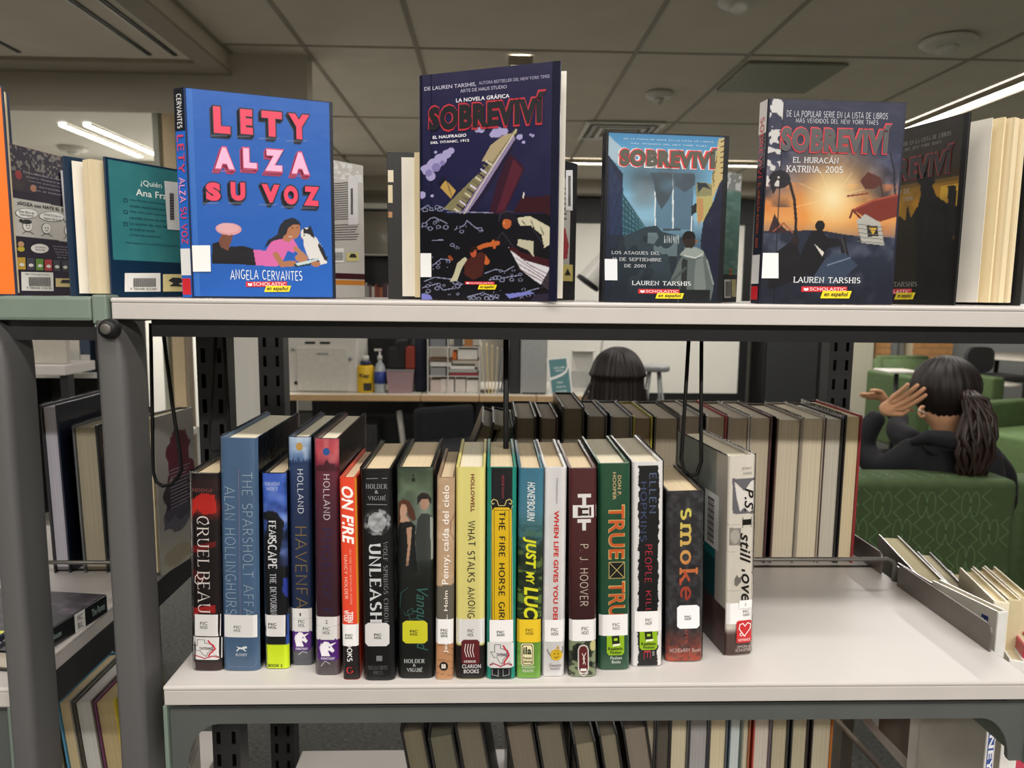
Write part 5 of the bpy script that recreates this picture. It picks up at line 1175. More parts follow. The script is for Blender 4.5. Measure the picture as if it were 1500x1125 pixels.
c.poly([(525, 470), (560, 465), (625, 480), (610, 535), (525, 540)], '#8f8d64'); c.poly([(525, 540), (610, 530), (600, 600), (560, 665), (528, 660)], '#b9b070'); c.poly([(528, 545), (560, 550), (560, 640), (535, 690)], '#c27a4c', .6); c.poly([(530, 468), (575, 470), (600, 500), (560, 490), (535, 520)], '#2a3038')
c.poly([(638, 245), (692, 240), (690, 440), (640, 470), (600, 560), (604, 430)], '#c9b47a')
for k in range(7): c.line([(648, 262+k*26), (690, 244+k*26)], 5, '#3a3426'); c.line([(630-k*3, 330+k*26), (606, 430)], 3, '#5a4e30')
c.poly([(686, 400), (690, 1080), (560, 1080), (545, 760), (560, 660), (610, 560), (640, 470)], '#141a34'); c.mix(c.mask_poly([(686, 400), (690, 1080), (560, 1080), (545, 760), (560, 660), (640, 470)])*np.clip(n*2-1, 0, 1), '#2b2f4c')
c.mix(c.mask_poly([(500, 590), (526, 570), (530, 700), (505, 740)])*(n > .45), '#1c2426')
c.mix(np.clip((c.gy-.80)*6, 0, 1)*.75, '#0f1826')
# boy
c.poly([(435, 870), (470, 810), (510, 795), (560, 815), (585, 870), (608, 1000), (590, 1080), (430, 1080), (440, 1000), (415, 960), (390, 980)], '#5d6766'); c.poly([(470, 800), (520, 793), (560, 812), (558, 840), (500, 850), (440, 835)], '#98a29c'); c.line([(465, 838), (520, 848), (556, 826)], 5, '#cdd4cf')
c.poly([(455, 850), (480, 860), (470, 1070), (440, 1070)], '#23282a'); c.poly([(520, 860), (556, 840), (570, 1000), (540, 1060), (510, 1000)], '#78827f'); c.line([(575, 860), (606, 980)], 8, '#8a9490'); c.poly([(435, 1010), (590, 1010), (590, 1080), (435, 1080)], '#151a1e'); c.line([(470, 900), (390, 985)], 12, '#46504e')
c.ell(488, 748, 33, 36, '#14110f'); c.poly([(458, 760), (520, 750), (516, 785), (500, 800), (468, 795)], '#2a1c16'); c.ell(524, 765, 6, 10, '#8a5a44')
c.mix(((c.gx < .012) | (c.gx > .955) | (c.gy < .008)).astype(float), '#0e1118'); c.build('cover_art', b.f, b.p, M_GLOSS)
q = b.q
q.text(b.d, 'SOBREVIVÍ', 144, 640, 290, 412, '#cfd4d6', bold=.16, layer=3); bigtitle(b, 'SOBREVIVÍ', 150, 636, 292, 408, '#d8343c', '#4a4a3c', .11, .03)
q.text(b.a, 'DE LA POPULAR SERIE EN LA LISTA DE LIBROS', 176, 612, 262, 276, '#dbe8f0', style='stroke', w=.09); q.text(b.a, 'MÁS VENDIDOS DEL NEW YORK TIMES', 210, 578, 282, 297, '#dbe8f0', style='stroke', w=.09)
q.text(b.d, 'LOS ATAQUES DEL', 112, 346, 820, 838, '#c9ced2', style='slab', w=.12); q.text(b.d, '11 DE SEPTIEMBRE', 116, 352, 852, 870, '#c9ced2', style='slab', w=.12); q.text(b.d, 'DE 2001', 172, 276, 885, 902, '#c9ced2', style='slab', w=.12)
q.text(b.a, 'LAUREN TARSHIS', 208, 496, 968, 992, '#e6eaec', style='slab', w=.12)
scholastic(b, 238, 438, 1010, 1033, 320, 460, 1030, 1058); q.rect(b.lab, 78, 138, 862, 968, '#e4e6ea', 5); done(b)
# ---- 4 storm and sunset book
C = (1080, 60, 2.679)
b = open_book('display book with a fiery sunset, a wrecked house and bending palms', (1128, 144.5), (1328.5, 149.6), (1306, 448), (1112, 447), .70, '#15172a', C, 'L', .014, 96, ((9, 'pages', .96, .012), (22, 'board', .95, 0)), flush=.705)
c = Canvas(b.q, 210, 290); c.vgrad([(0, '#272a44'), (.18, '#2b2e48'), (.3, '#3c415c'), (.42, '#7c6a70'), (.5, '#d98a4c'), (.58, '#e8a05a'), (.66, '#8f7a72'), (.72, '#4c566c'), (1, '#181d2e')]); n = c.noise(4, 4, 51); n2 = c.noise(9, 3, 52)
c.mix((c.gy > .24)*(c.gy < .52)*np.clip(n*4-1.9, 0, 1)*.9, '#2a2b3c'); c.mix((c.gy > .25)*(c.gy < .45)*np.clip(n2*3-1.7, 0, 1)*.6, '#a9a4b4')
c.mix((c.gy > .4)*(c.gy < .7)*np.clip(n2*2.4-1, 0, 1)*.6, '#e8762c')
S_ = c.st(372, 610); d = np.hypot((c.gx-S_[0])*.72, (c.gy-S_[1])); c.mix(np.clip(1-d/.34, 0, 1)**1.2, '#f6b45c'); c.mix(np.clip(1-d/.17, 0, 1), '#fff0c0')
for a_ in (20, 60, 110, 150, 200, 250): c.line([(372, 610), (372+150*math.cos(math.radians(a_)), 610-110*math.sin(math.radians(a_)))], 4, '#ffe4a8', .35)
c.poly([(85, 745), (320, 740), (440, 760), (640, 770), (605, 1045), (60, 1045)], '#252b3c'); c.mix((c.gy > .65)*np.clip(n2*3-1.3, 0, 1)*.6, '#6a7388'); c.mix(np.clip((c.gy-.78)*4, 0, 1)*.85, '#141826')
c.line([(205, 555), (222, 620), (228, 700), (226, 790)], 11, '#221c20'); c.ell(165, 540, 42, 36, '#221c24'); c.poly([(125, 530), (170, 505), (205, 545), (190, 570), (160, 560), (140, 600), (130, 570)], '#1d1a22')
c.line([(600, 440), (614, 500), (618, 600)], 7, '#20202c'); c.poly([(480, 545), (510, 510), (560, 530), (570, 550), (540, 575), (500, 578)], '#5a2c24'); c.line([(560, 550), (572, 612)], 6, '#4a2620')
c.poly([(130, 720), (145, 675), (165, 715), (200, 750), (120, 750)], '#3a2428'); c.line([(140, 745), (180, 712), (215, 750)], 5, '#a8583c')
c.poly([(455, 660), (520, 625), (640, 598), (640, 680), (560, 705), (500, 690)], '#7c2f24'); c.line([(450, 660), (530, 622), (640, 596)], 7, '#a8503a'); c.line([(430, 605), (510, 594)], 6, '#8a4030'); c.poly([(465, 700), (500, 675), (560, 710), (575, 800), (485, 790)], '#b8b6ae'); c.poly([(505, 720), (548, 722), (552, 762), (510, 766)], '#2a2a26'); c.poly([(515, 728), (545, 730), (530, 760)], '#d8a838')
for k in range(5): c.line([(470, 715+k*17), (572, 728+k*16)], 1.5, '#6c6c68')
c.line([(440, 690), (450, 660), (480, 690)], 8, '#6a2a20')
c.poly([(235, 870), (260, 800), (290, 745), (330, 738), (350, 770), (405, 775), (410, 800), (350, 812), (335, 850), (400, 860), (440, 880), (440, 900), (350, 930), (240, 920)], '#15151c'); c.ell(322, 722, 19, 21, '#17141a'); c.poly([(300, 795), (338, 830), (330, 845)], '#e8e2da')
c.poly([(395, 780), (420, 765), (440, 870), (415, 880)], '#1c1a20'); c.line([(408, 772), (432, 870)], 4, '#4c4a52'); c.poly([(345, 850), (420, 830), (470, 880), (380, 960), (280, 950)], '#39465c'); c.line([(350, 880), (440, 850)], 5, '#7685a0')
c.poly([(150, 830), (200, 790), (240, 780), (235, 810), (250, 860), (265, 930), (120, 980), (115, 870)], '#17171d'); c.ell(225, 782, 16, 17, '#2a2024')
c.mix(((c.gx > .985) | (c.gy < .008)).astype(float), '#23253a'); scuffs(c, (0.0, .10, 0.0, .42), seed=53, dens=.56); c.mix(((c.gx > .10) & (c.gx < .108))*.6, '#0d0f1c'); c.build('cover_art', b.f, b.p, M_GLOSS)
q = b.q; bigtitle(b, 'SOBREVIVÍ', 162, 608, 322, 436, '#c9323c', '#4c4a4c', .10, .03)
q.text(b.a, 'DE LA POPULAR SERIE EN LA LISTA DE LIBROS', 192, 590, 281, 298, '#d3d6de', style='stroke', w=.09); q.text(b.a, 'MÁS VENDIDOS DEL NEW YORK TIMES', 228, 552, 305, 321, '#d3d6de', style='stroke', w=.09)
q.text(b.d, 'EL HURACÁN', 215, 396, 450, 476, '#dfe0e4', style='slab', w=.12); q.text(b.d, 'KATRINA, 2005', 190, 412, 488, 514, '#dfe0e4', style='slab', w=.12)
q.text(b.a, 'LAUREN TARSHIS', 216, 480, 928, 952, '#eceef0', style='slab', w=.12); scholastic(b, 247, 426, 966, 988, 320, 444, 984, 1014)
q.rect(b.lab, 88, 158, 832, 934, '#eeeeee', 5); done(b)
spine_print(b, [('r', .04, .96, .003, .16, '#d8d4d0'), ('t', 'SOBREVIVÍ', .2, .85, .08, .38, '#c9323c'), ('t', 'EL HURACÁN KATRINA, 2005', .3, .75, .40, .72, '#c4582c'), ('r', .04, .96, .755, .90, '#eeeeee'), ('r', .1, .9, .912, .98, '#cf2430')], '#22243a')
# ---- 5 darker fire book behind it, opened wide
b = open_book('dark book with a boy silhouetted against burning ruins, opened wide at right', (1266, 205), (1421.3, 160.8), (1401.8, 450), (1256, 444), .86, '#0f0f12', C, 'L', .012, 90, ((9, 'leaf', 1.02, 0), (13, 'cream', 1.05, .003), (17, 'pages', 1.08, .010), (21, 'pages', 1.09, .008), (25, 'board', 1.13, 0)), flush=.725)
c = Canvas(b.q, 120, 200); c.vgrad([(0, '#39322c'), (.3, '#6a5024'), (.5, '#9c7424'), (.65, '#4a3a28'), (1, '#1c1a1c')]); n = c.noise(5, 4, 61)
c.mix((c.gy > .34)*(c.gy < .66)*np.clip(n*2.6-1, 0, 1), '#c08a24'); c.mix((c.gy > .36)*(c.gy < .5)*(c.gx > .8)*np.clip(n*2.4-.6, 0, 1), '#e0b040'); c.mix((c.gy > .7)*np.clip(1.4-n*2, 0, 1)*.8, '#18171a'); c.mix((c.gy < .32)*.75, '#2a2624')
c.poly([(640, 700), (660, 680), (685, 700), (692, 630), (706, 690), (730, 640), (740, 700), (760, 800), (760, 1000), (620, 1000)], '#26221e')
c.poly([(728, 520), (762, 504), (792, 520), (795, 545), (785, 560), (800, 600), (850, 640), (862, 800), (845, 1040), (720, 1040), (730, 850), (722, 680), (742, 600), (740, 560), (728, 545)], '#141416'); c.poly([(840, 560), (870, 560), (868, 760), (842, 760)], '#1c1916')
for k in range(7): c.line([(760+k*10, 660), (750+k*14, 900)], 4, '#1f1f22')
c.mix((c.gx > .955).astype(float), '#0b0b0d'); c.build('cover_art', b.f, b.p, M_GLOSS)
q = b.q
def uvbox(D, txt, u0, u1, v0, v1, **k): 
    F = SQ((0, 0), (1, 0), (1, 1), (0, 1), b.T, b.H); F.text(D, txt, u0, u1, 1-v1, 1-v0, **k)
uvbox(b.d, 'SOBREVIVÍ', .08, .90, .70, .86, col='#7c2a30', bold=.10, layer=4); uvbox(b.d, 'SOBREVIVÍ', .09, .89, .706, .852, col='#232022', bold=.05, layer=6)
uvbox(b.a, 'DE LA POPULAR SERIE EN LA LISTA DE LIBROS', .12, .86, .90, .925, col='#8f8a84', style='serif'); uvbox(b.a, 'MÁS VENDIDOS DEL NEW YORK TIMES', .2, .78, .87, .892, col='#8f8a84', style='serif')
uvbox(b.d, 'EL TERREMOTO DE', .08, .52, .63, .66, col='#9c968c', style='slab'); uvbox(b.d, 'SAN FRANCISCO, 1906', .06, .56, .585, .615, col='#9c968c', style='slab')
uvbox(b.a, 'LAUREN TARSHIS', .18, .66, .10, .13, col='#8c8a86', style='slab'); scholastic(b, 560, 715, 974, 996, 648, 730, 990, 1018); done(b)
e = b.e
# ---- Nate-like comic back cover (text only, drawings reduced to plain little heads)
C = (0, 160, 4.017)
Quad.left = True
b = open_book('dark purple book with a white comic strip panel and red spine at the far left', (7.5, 208.5), (117.5, 231), (126, 432.6), (16, 434), .70, '#241a30', C, 'R', .012, 40, ((20, 'pages', .96, .01), (34, 'board', 1, 0)), flush=.80, m_cov=mat('red_board', '#9e2430', .45))
c = Canvas(b.q, 110, 190); c.fill('#271d33'); n = c.noise(6, 4, 71); c.mix((c.gy < .17)*(c.noise(34, 3, 72) > .56)*.7, '#b0aa9a'); c.mix(((c.gy < .30) & (c.gy > .14) & (c.gx < .28))*np.clip(n*2-.5, 0, 1)*.6, '#6a5a3c'); c.ell(95, 380, 18, 26, '#a8333a'); c.ell(176, 455, 17, 20, '#c98a68')
c.poly([(50, 512), (475, 575), (480, 775), (62, 738)], '#e4dfd6'); c.build('cover_art', b.f, b.p, M_GLOSS); q = b.q
q.text(b.d, '¡GOZA con NATE EL G', 84, 352, 534, 560, '#1c1a1e', bold=.03)
def oval(cx, cy, rx, ry, col='#faf8f4', rim='#1c1a1e'): q.disc(b.d, cx, cy, rx+2, ry+2, rim, 3); q.disc(b.d, cx, cy, rx, ry, col, 4)
oval(132, 605, 60, 28); oval(278, 618, 75, 28); oval(405, 640, 42, 20); q.text(b.a, 'Este libro es', 88, 170, 585, 600, '#2a2a2a', layer=6); q.text(b.a, 'supergenial', 92, 165, 604, 620, '#2a2a2a', layer=6); q.text(b.a, '¡EXACTO! Eso el', 228, 330, 600, 614, '#2a2a2a', layer=6); q.text(b.a, 'maestro de la risa', 226, 332, 620, 634, '#2a2a2a', layer=6)
for (x, y) in ((135, 680), (243, 690), (380, 700)):
    oval(x, y, 26, 30, '#f2eee6'); q.disc(b.d, x-8, y-3, 3, 4, '#1c1a1e', 6); q.disc(b.d, x+8, y-3, 3, 4, '#1c1a1e', 6); q.line(b.d, [(x-9, y+10), (x, y+15), (x+9, y+10)], 2.5, '#1c1a1e', 6); q.line(b.d, [(x-34, y+48), (x-10, y+32), (x+10, y+32), (x+34, y+48)], 3, '#1c1a1e', 5)
q.disc(b.d, 130, 655, 28, 14, '#1c1a1e', 5); q.disc(b.d, 98, 648, 9, 9, '#1c1a1e', 5)
q.disc(b.a, 202, 812, 52, 28, '#efece6', 3); q.text(b.a, 'Los cuentos', 172, 232, 795, 806, '#333', layer=5); q.text(b.a, 'de mi vida', 176, 228, 812, 824, '#333', layer=5)
for k in range(5): q.text(b.a, ['Lean de Diario de Greg, el libro', 'bajo el mundo, al clamoroso', 'campeón de la escuela', 'Yo es el profesor', 'de la gente'][k], 280+k*6, 440, 790+k*17, 800+k*17, '#b8b0c0')
for k in range(5): q.text(b.a, ['Este es el mundo de Nate', 'entero. Nuestro de', 'veras pensarlo', 'es demasiado', 'en el fútbol'][k], 120+k*16, 335, 355+k*26, 366+k*26, '#a8a0b0')
q.disc(b.x, 96, 790, 17, 18, '#c99a70', 3); q.disc(b.x, 96, 818, 20, 16, '#c8b428', 3)
for k, cl in enumerate(['#c9a030', '#3a3a4a', '#5f8f30', '#b83238', '#3a3a42', '#2c2c3a', '#9a9a30', '#b0602c']): q.rect(b.x, 74+k*51, 118+k*51, 868+k*3, 940+k*1.6, cl, 3, n=2); q.disc(b.x, 96+k*51, 912+k*2, 14, 10, '#e8e4dc', 5)
q.rect(b.lab, 92, 276, 955, 1068, '#eceae4', 3, n=2)
for k in range(34): q.rect(b.lab, 130+k*3.8, 130+k*3.8+(2.4 if k % 3 else 1.4), 985, 1040, '#222', 5, n=1)
q.text(b.lab, '9 780606 314152', 118, 262, 1044, 1058, '#333', layer=5); q.text(b.lab, 'ISBN 978-0-606-31415-2', 112, 252, 962, 972, '#555', layer=5); q.rect(b.lab, 290, 428, 990, 1042, '#e2cf92', 3, n=2); q.pg(b.lab, [(318, 1018), (330, 998), (400, 1000), (408, 1020)], '#2a2a2a', 5)
q.pg(b.lab, [(333, 340), (425, 350), (436, 660), (350, 640)], '#cfccd0', 6)
for k in range(32): q.pg(b.lab, [(358, 400+k*5.2), (388, 402+k*5.2), (388, 404.5+k*5.2+(k % 3)), (358, 402.5+k*5.2+(k % 3))], '#25242a', 8)
done(b)
# ---- teal biography back cover
b = open_book('teal book with a dark blue border showing its back cover', (152.6, 229.5), (290, 251), (292, 434), (164.3, 433), .70, '#0f2a44', C, 'R', .012, 60, ((4, 'pages', 1.06, .012), (9, 'leaf', 1.10, 0), (10, 'board', 1.13, 0)), flush=.79)
c = Canvas(b.q, 110, 150); c.fill('#10304c'); x0, _ = c.st(640, 300); c.mix(((c.gx > .035) & (c.gy > .02) & (c.gy < .73)).astype(float), '#3a868c'); n = c.noise(5, 3, 81); c.mix(((c.gx > .035) & (c.gy > .02) & (c.gy < .73))*np.clip(n-.4, 0, 1)*.6, '#5fa3a4'); c.build('cover_art', b.f, b.p, M_GLOSS); q = b.q
q.text(b.d, '¿Quién', 808, 930, 408, 448, '#dff0ee', bold=.01); q.text(b.d, 'Ana Fra', 782, 960, 460, 500, '#eef6f4', bold=.015)
tx = ['Una niña de carácter alegre', 'amaba muchísimo leer', 'Una niña judía que huía', 'escondida durante dos años', 'La autora de uno de los libros', 'en todo el mundo', '¡Todas las anteriores!']
for k, s in enumerate(tx): q.text(b.a, s, 748, [960, 950, 960, 950, 1060, 890, 920][k], 517+k*34, 532+k*34, '#143c48')
for y in (518, 586, 656): q.line(b.a, [(716, y), (734, y+2), (734, y+20), (716, y+18), (716, y)], 3, '#143c48')
q.text(b.a, '¡Averígualo en este libro ilustrado!', 728, 1014, 768, 782, '#143c48')
q.pg(b.lab, [(945, 412), (1038, 422), (1050, 702), (960, 696)], '#e2e2e2', 4)
for k in range(30): q.pg(b.lab, [(974, 482+k*5.2), (1000, 484+k*5.2), (1000, 486.5+k*5.2+(k % 3)), (974, 484.5+k*5.2+(k % 3))], '#25242a', 6)
q.rect(b.lab, 722, 916, 955, 1066, '#eceae4', 3, n=2)
for k in range(34): q.rect(b.lab, 765+k*3.7, 765+k*3.7+(2.4 if k % 3 else 1.4), 985, 1038, '#222', 5, n=1)
q.text(b.lab, '9 780448 455389', 750, 892, 1042, 1056, '#333', layer=5); q.rect(b.lab, 930, 1080, 962, 1066, '#e6d79a', 3, n=2); q.pg(b.lab, [(960, 1000), (985, 982), (1030, 984), (1052, 1004), (1020, 1020), (1052, 1036), (965, 1034), (990, 1016)], '#2a2a2a', 5)
done(b)
Quad.left = False
# ---- orange book at the very left edge
b = open_book('plain orange book cut off by the left edge of the picture', (-70, 120), (4.5, 134), (15, 434.5), (-60, 436), .68, '#1c2440', (0, 0, 1), 'L', .01, 90, ((12, 'pages', .95, .01), (30, 'board', 1, 0)), flush=.69)
d = Dec(); SQ((0, 0), (1, 0), (1, 1), (0, 1), b.T, b.H).rect(d, .02, .955, .01, .99, '#f2792a', 1, n=1); build_dec('cover_art', d, b.f, b.p, M_GLOSS)
# ---- white back covers seen behind the display books
def back_book(label, TL, TR, BR, BL, yl, fl, base, extras, crop, fan=((20, 'pages', .96, .01), (34, 'board', 1, 0)), hinge='R', spd=60):
    b = open_book(label, TL, TR, BR, BL, yl, '#8a8478' if base[1] > '9' else base, crop, hinge, .010, spd, fan, flush=fl)
    c = Canvas(b.q, 90, 160); c.fill(base); scuffs(c, (.1, .98, .01, .13), '#ffffff' if base[1] > '9' else '#e4e4e0', 90, .5); extras(b, c); c.build('cover_art', b.f, b.p, M_GLOSS)
    done(b); return b
def ex1(b, c):
    c.mix(((c.gy > .815) & (c.gy < .858)).astype(float), '#4a1c28'); c.mix(((c.gy > .865) & (c.gy < .905)).astype(float), '#e0913c'); q = b.q
    for k in range(17): q.rect(b.a, -40, 150-(k % 3)*6, 255+k*15.5, 261+k*15.5, '#6b6668', 3, n=1)
    for k in range(7): q.rect(b.a, -40, 215-(k % 4)*9, 545+k*17, 551+k*17, '#6b6668', 3, n=1)
    q.rect(b.lab, 132, 208, 232, 550, '#dcdadc', 4, n=1)
    for k in range(30): q.rect(b.lab, 150, 168, 300+k*6, 303.5+k*6, '#242424', 6, n=1)
    q.rect(b.lab, 20, 98, 710, 810, '#f2f0ee', 4, n=1)
    for k in range(10): q.rect(b.lab, 30+k*6.5, 33+k*6.5, 738, 795, '#242424', 6, n=1)
    q.rect(b.lab, 118, 210, 742, 802, '#d9cf8c', 4, n=1); q.pg(b.lab, [(135, 775), (150, 750), (182, 752), (192, 778)], '#2a2a2a', 6); q.text(b.d, '2-3', 186, 236, 896, 925, '#3a2a1c')
back_book('white back cover with maroon and orange bands, right behind the bright blue book', (425, 222), (532.2, 251.7), (532.8, 436.6), (432, 439), .78, .86, '#dedad4', ex1, (480, 220, 4.893))
def ex2(b, c):
    c.mix(((c.gy < .12) | (c.gy > .86) | (c.gx > .86)).astype(float), '#26272c'); q = b.q
    for k in range(7): q.rect(b.a, 670, 695, 590+k*22, 598+k*22, '#6b6668', 3, n=1)
    q.rect(b.lab, 690, 722, 515, 690, '#e6e6e8', 4, n=1)
    for k in range(22): q.rect(b.lab, 700, 712, 540+k*6, 543.5+k*6, '#242424', 6, n=1)
    c.poly([(672, 780), (690, 765), (706, 840), (700, 900), (672, 910)], '#b8454c'); q.rect(b.lab, 676, 722, 928, 1002, '#dccb78', 4, n=1); q.pg(b.lab, [(684, 975), (698, 945), (712, 975)], '#2a2a2a', 6)
back_book('black and white back cover squeezed behind the right edge of the ship book', (775, 222), (846, 240.5), (841, 437), (776, 440), .79, .86, '#d8d5d0', ex2, (600, 80, 3.042))
def ex3(b, c):
    c.mix((c.gy > .14)*1., '#6f9a90'); c.mix((c.gy > .78)*1., '#4c5054'); n = c.noise(5, 3, 93, sy=3); c.mix(((c.gy > .14) & (c.gy < .78))*np.clip(n*2-1, 0, 1), '#a9c4bc'); q = b.q
    q.rect(b.lab, 655, 686, 955, 1045, '#eceae6', 4, n=1); q.rect(b.lab, 690, 712, 955, 1040, '#d9cf9c', 4, n=1); q.pg(b.x, [(678, 905), (698, 905), (686, 918), (698, 932), (678, 932), (688, 918)], '#e08a4a', 4)
    for k in range(8): q.rect(b.lab, 660+k*3, 661.5+k*3, 965, 1035, '#242424', 6, n=1)
back_book('sage green back cover just behind the right edge of the smallest display book', (1010, 238), (1087, 259), (1076, 442), (1005, 441), .76, .83, '#a9b0aa', ex3, (860, 120, 3.31))
# ---- book seen from its open page side, left of the ship book
b = open_book('black covered book showing only its cream fanned pages, left of the ship book', (566.5, 223.5), (640, 216), (636, 439), (568.5, 438.7), .80, '#17171a', (0, 0, 1), 'R', .012, 80, ((20, 'pages', .9, .01), (32, 'board', .95, 0)), flush=.80)
F1 = SQ((0, 0), (1, 0), (1, 1), (0, 1), b.T, b.H)
box('page_block', (.016, -.006, .003), (b.T*.6, -.0006, b.H-.006), M_PAGE_LEAF, b.e); box('cream_leaves', (.030, -.013, .002), (b.T+.02, -.0066, b.H-.002), mat('cream_leaf2', '#ecd9ae', .8, var=.03), b.e)
bm = bmesh.new(); bm_prism(bm, [(.050, .004), (b.T+.015, .004), (b.T+.015, b.H*.62), (.068, b.H*.5)], -.0146, -.0136, axis=1); bm_link('folded_leaf', bm, mat('tan_leaf', '#e3c08c', .8), b.e)
d = Dec(); F1.rect(d, .02, .13, .12, .20, '#e8dcc0', 2, n=1); F1.rect(d, .02, .11, .22, .34, '#e0d0ac', 2, n=1); F1.rect(d, .02, .10, .40, .44, '#b98a5c', 2, n=1); build_dec('cover_art', d, b.f, b.p)
# ---- white swinging sign shape hanging between books
# ================================================================== BOOKS SHOWING THEIR FORE-EDGES
def fore_book(label, x0, x1, xb0, xb1, yt, Y, zb, cols, group, pages='#d8cfbc', lean=None, D=.145, film=True, H=None, name='book', yb=821, up=0.0):
    """a book whose fore-edge faces the viewer: x0,x1 top and xb0,xb1 base picture columns of the page block"""
    A = P(xb0, yb, Y=Y); B = P(xb1, yb, Y=Y); W = B[0]-A[0]+.005
    T_ = P((x0+x1)/2, yt, Y=Y); Hh = H or T_[2]-zb
    if lean is None: lean = math.atan2(P(x0, yt, Y=Y)[0]-A[0], Hh); lean = max(-.03, min(.03, lean))
    Hh = Hh/math.cos(lean)+.003
    if lean > 0: ox, oz = A[0]-.0025, W*math.sin(lean)
    else: ox, oz = A[0]-.0025, 0
    e = empty(name, (ox, Y-.003, zb+oz+.0003+up), label=label, cat='book', group=group, rot=(0, lean, 0))
    cl, cr = cols
    t = .0024; mp = mat('fore_%s' % pages, pages, .85, var=.10, scale=1, stretch=(900, 3, 3))
    box('left_board', (0, 0, 0), (t, D, Hh), mat('board_%s' % cl, cl, .4, var=.1, coat=.3), e)
    box('right_board', (W-t, 0, 0), (W, D, Hh), mat('board_%s' % cr, cr, .4, var=.1, coat=.3), e)
    box('spine', (t+.0001, D-.002, 0), (W-t-.0001, D, Hh), mat('board_%s' % cl, cl), e)
    box('page_block', (t+.0002, .003, .003), (W-t-.0002, D-.0025, Hh-.003), mp, e, bev=.0006, seg=1)
    if film:
        bm = bmesh.new()
        bm_box(bm, (-.0009, .004, .001), (-.0005, D+.0008, Hh+.0018)); bm_box(bm, (W+.0005, .004, .001), (W+.0009, D+.0008, Hh+.0018)); bm_box(bm, (-.0009, D+.0006, .001), (W+.0009, D+.0010, Hh+.0018))
        bm_link('clear_jacket', bm, M_FILM, e)
    return e
YB_ = 1.02; GB = 'books of the far side row, pages toward the viewer'
ls = [  # page colours run from shaded at the left to lit at the right
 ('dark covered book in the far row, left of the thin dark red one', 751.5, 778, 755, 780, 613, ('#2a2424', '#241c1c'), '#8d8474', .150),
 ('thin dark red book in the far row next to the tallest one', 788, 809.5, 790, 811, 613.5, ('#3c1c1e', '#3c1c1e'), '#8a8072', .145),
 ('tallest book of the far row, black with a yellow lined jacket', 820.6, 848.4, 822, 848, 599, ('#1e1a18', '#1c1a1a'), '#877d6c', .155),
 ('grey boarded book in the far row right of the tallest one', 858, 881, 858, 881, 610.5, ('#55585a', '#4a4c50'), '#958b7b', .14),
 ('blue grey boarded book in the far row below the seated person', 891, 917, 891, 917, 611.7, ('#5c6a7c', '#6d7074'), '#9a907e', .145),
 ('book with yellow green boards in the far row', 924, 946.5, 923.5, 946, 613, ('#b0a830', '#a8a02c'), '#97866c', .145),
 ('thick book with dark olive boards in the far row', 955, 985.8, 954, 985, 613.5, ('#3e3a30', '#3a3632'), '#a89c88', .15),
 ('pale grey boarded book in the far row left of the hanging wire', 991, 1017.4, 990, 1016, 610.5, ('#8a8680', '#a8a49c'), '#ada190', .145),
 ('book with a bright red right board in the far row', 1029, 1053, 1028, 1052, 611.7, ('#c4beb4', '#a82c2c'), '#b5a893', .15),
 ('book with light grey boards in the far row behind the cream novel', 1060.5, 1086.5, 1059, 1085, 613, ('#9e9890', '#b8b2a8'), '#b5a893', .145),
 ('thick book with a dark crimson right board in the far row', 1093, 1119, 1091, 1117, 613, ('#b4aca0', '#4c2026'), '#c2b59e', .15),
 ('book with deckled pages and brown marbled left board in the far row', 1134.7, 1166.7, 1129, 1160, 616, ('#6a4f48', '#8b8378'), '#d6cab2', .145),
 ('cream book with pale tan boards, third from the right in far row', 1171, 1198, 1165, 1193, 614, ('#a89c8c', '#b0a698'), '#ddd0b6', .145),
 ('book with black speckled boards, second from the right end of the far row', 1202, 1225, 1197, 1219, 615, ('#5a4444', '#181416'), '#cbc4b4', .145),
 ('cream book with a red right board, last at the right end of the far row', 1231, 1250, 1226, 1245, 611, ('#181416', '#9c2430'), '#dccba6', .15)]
prev = None
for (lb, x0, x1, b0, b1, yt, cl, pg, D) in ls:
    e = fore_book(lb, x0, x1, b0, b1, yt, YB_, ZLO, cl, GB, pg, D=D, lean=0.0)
# two leaning ones
fore_book('left of two dark books slumped to the right in the far row', 0, 0, 632, 656, 616, YB_, ZLO, ('#1c1c1e', '#20201f'), GB, '#8b8474', lean=.36, H=.192, yb=800)
fore_book('right of two dark books slumped to the right in the far row, teal edged', 0, 0, 682, 707, 616, YB_, ZLO, ('#1c1c1e', '#1c4a40'), GB, '#8b8474', lean=.20, H=.196, yb=800)
# bottom shelf, far row
GC = 'books in the bottom far row, pages toward the viewer'
cols = [(840.5, 868, '#2a2622', '#a83a36', '#b3a78c'), (873.5, 901, '#6a2a2a', '#b0442c', '#b8ab90'), (906.4, 934, '#8a8478', '#1e1c1a', '#bdb29a'), (941, 957, '#3a3834', '#1e1c1a', '#a89e88'), (963, 979, '#24201e', '#1e1a1a', '#5c554b'), (983, 1005, '#2a2220', '#4a4846', '#cfc4a6'), (1010.5, 1034.5, '#26222c', '#26222c', '#a8a4a4'), (1040, 1062, '#3a3834', '#48545a', '#d8c9a8'), (1069, 1083, '#3c4c58', '#4c5c50', '#c9d2d2'), (1088, 1095, '#8a8a80', '#a05a34', '#c9c0a6'), (1104, 1125, '#b03c2c', '#6a5660', '#d2c8bc'), (1130, 1151, '#2e302c', '#2e302c', '#bfb498'), (1159.5, 1180, '#20262a', '#2a1e1e', '#c2b89c'), (1189, 1215, '#2a2220', '#c8762c', '#d0c6ac')]
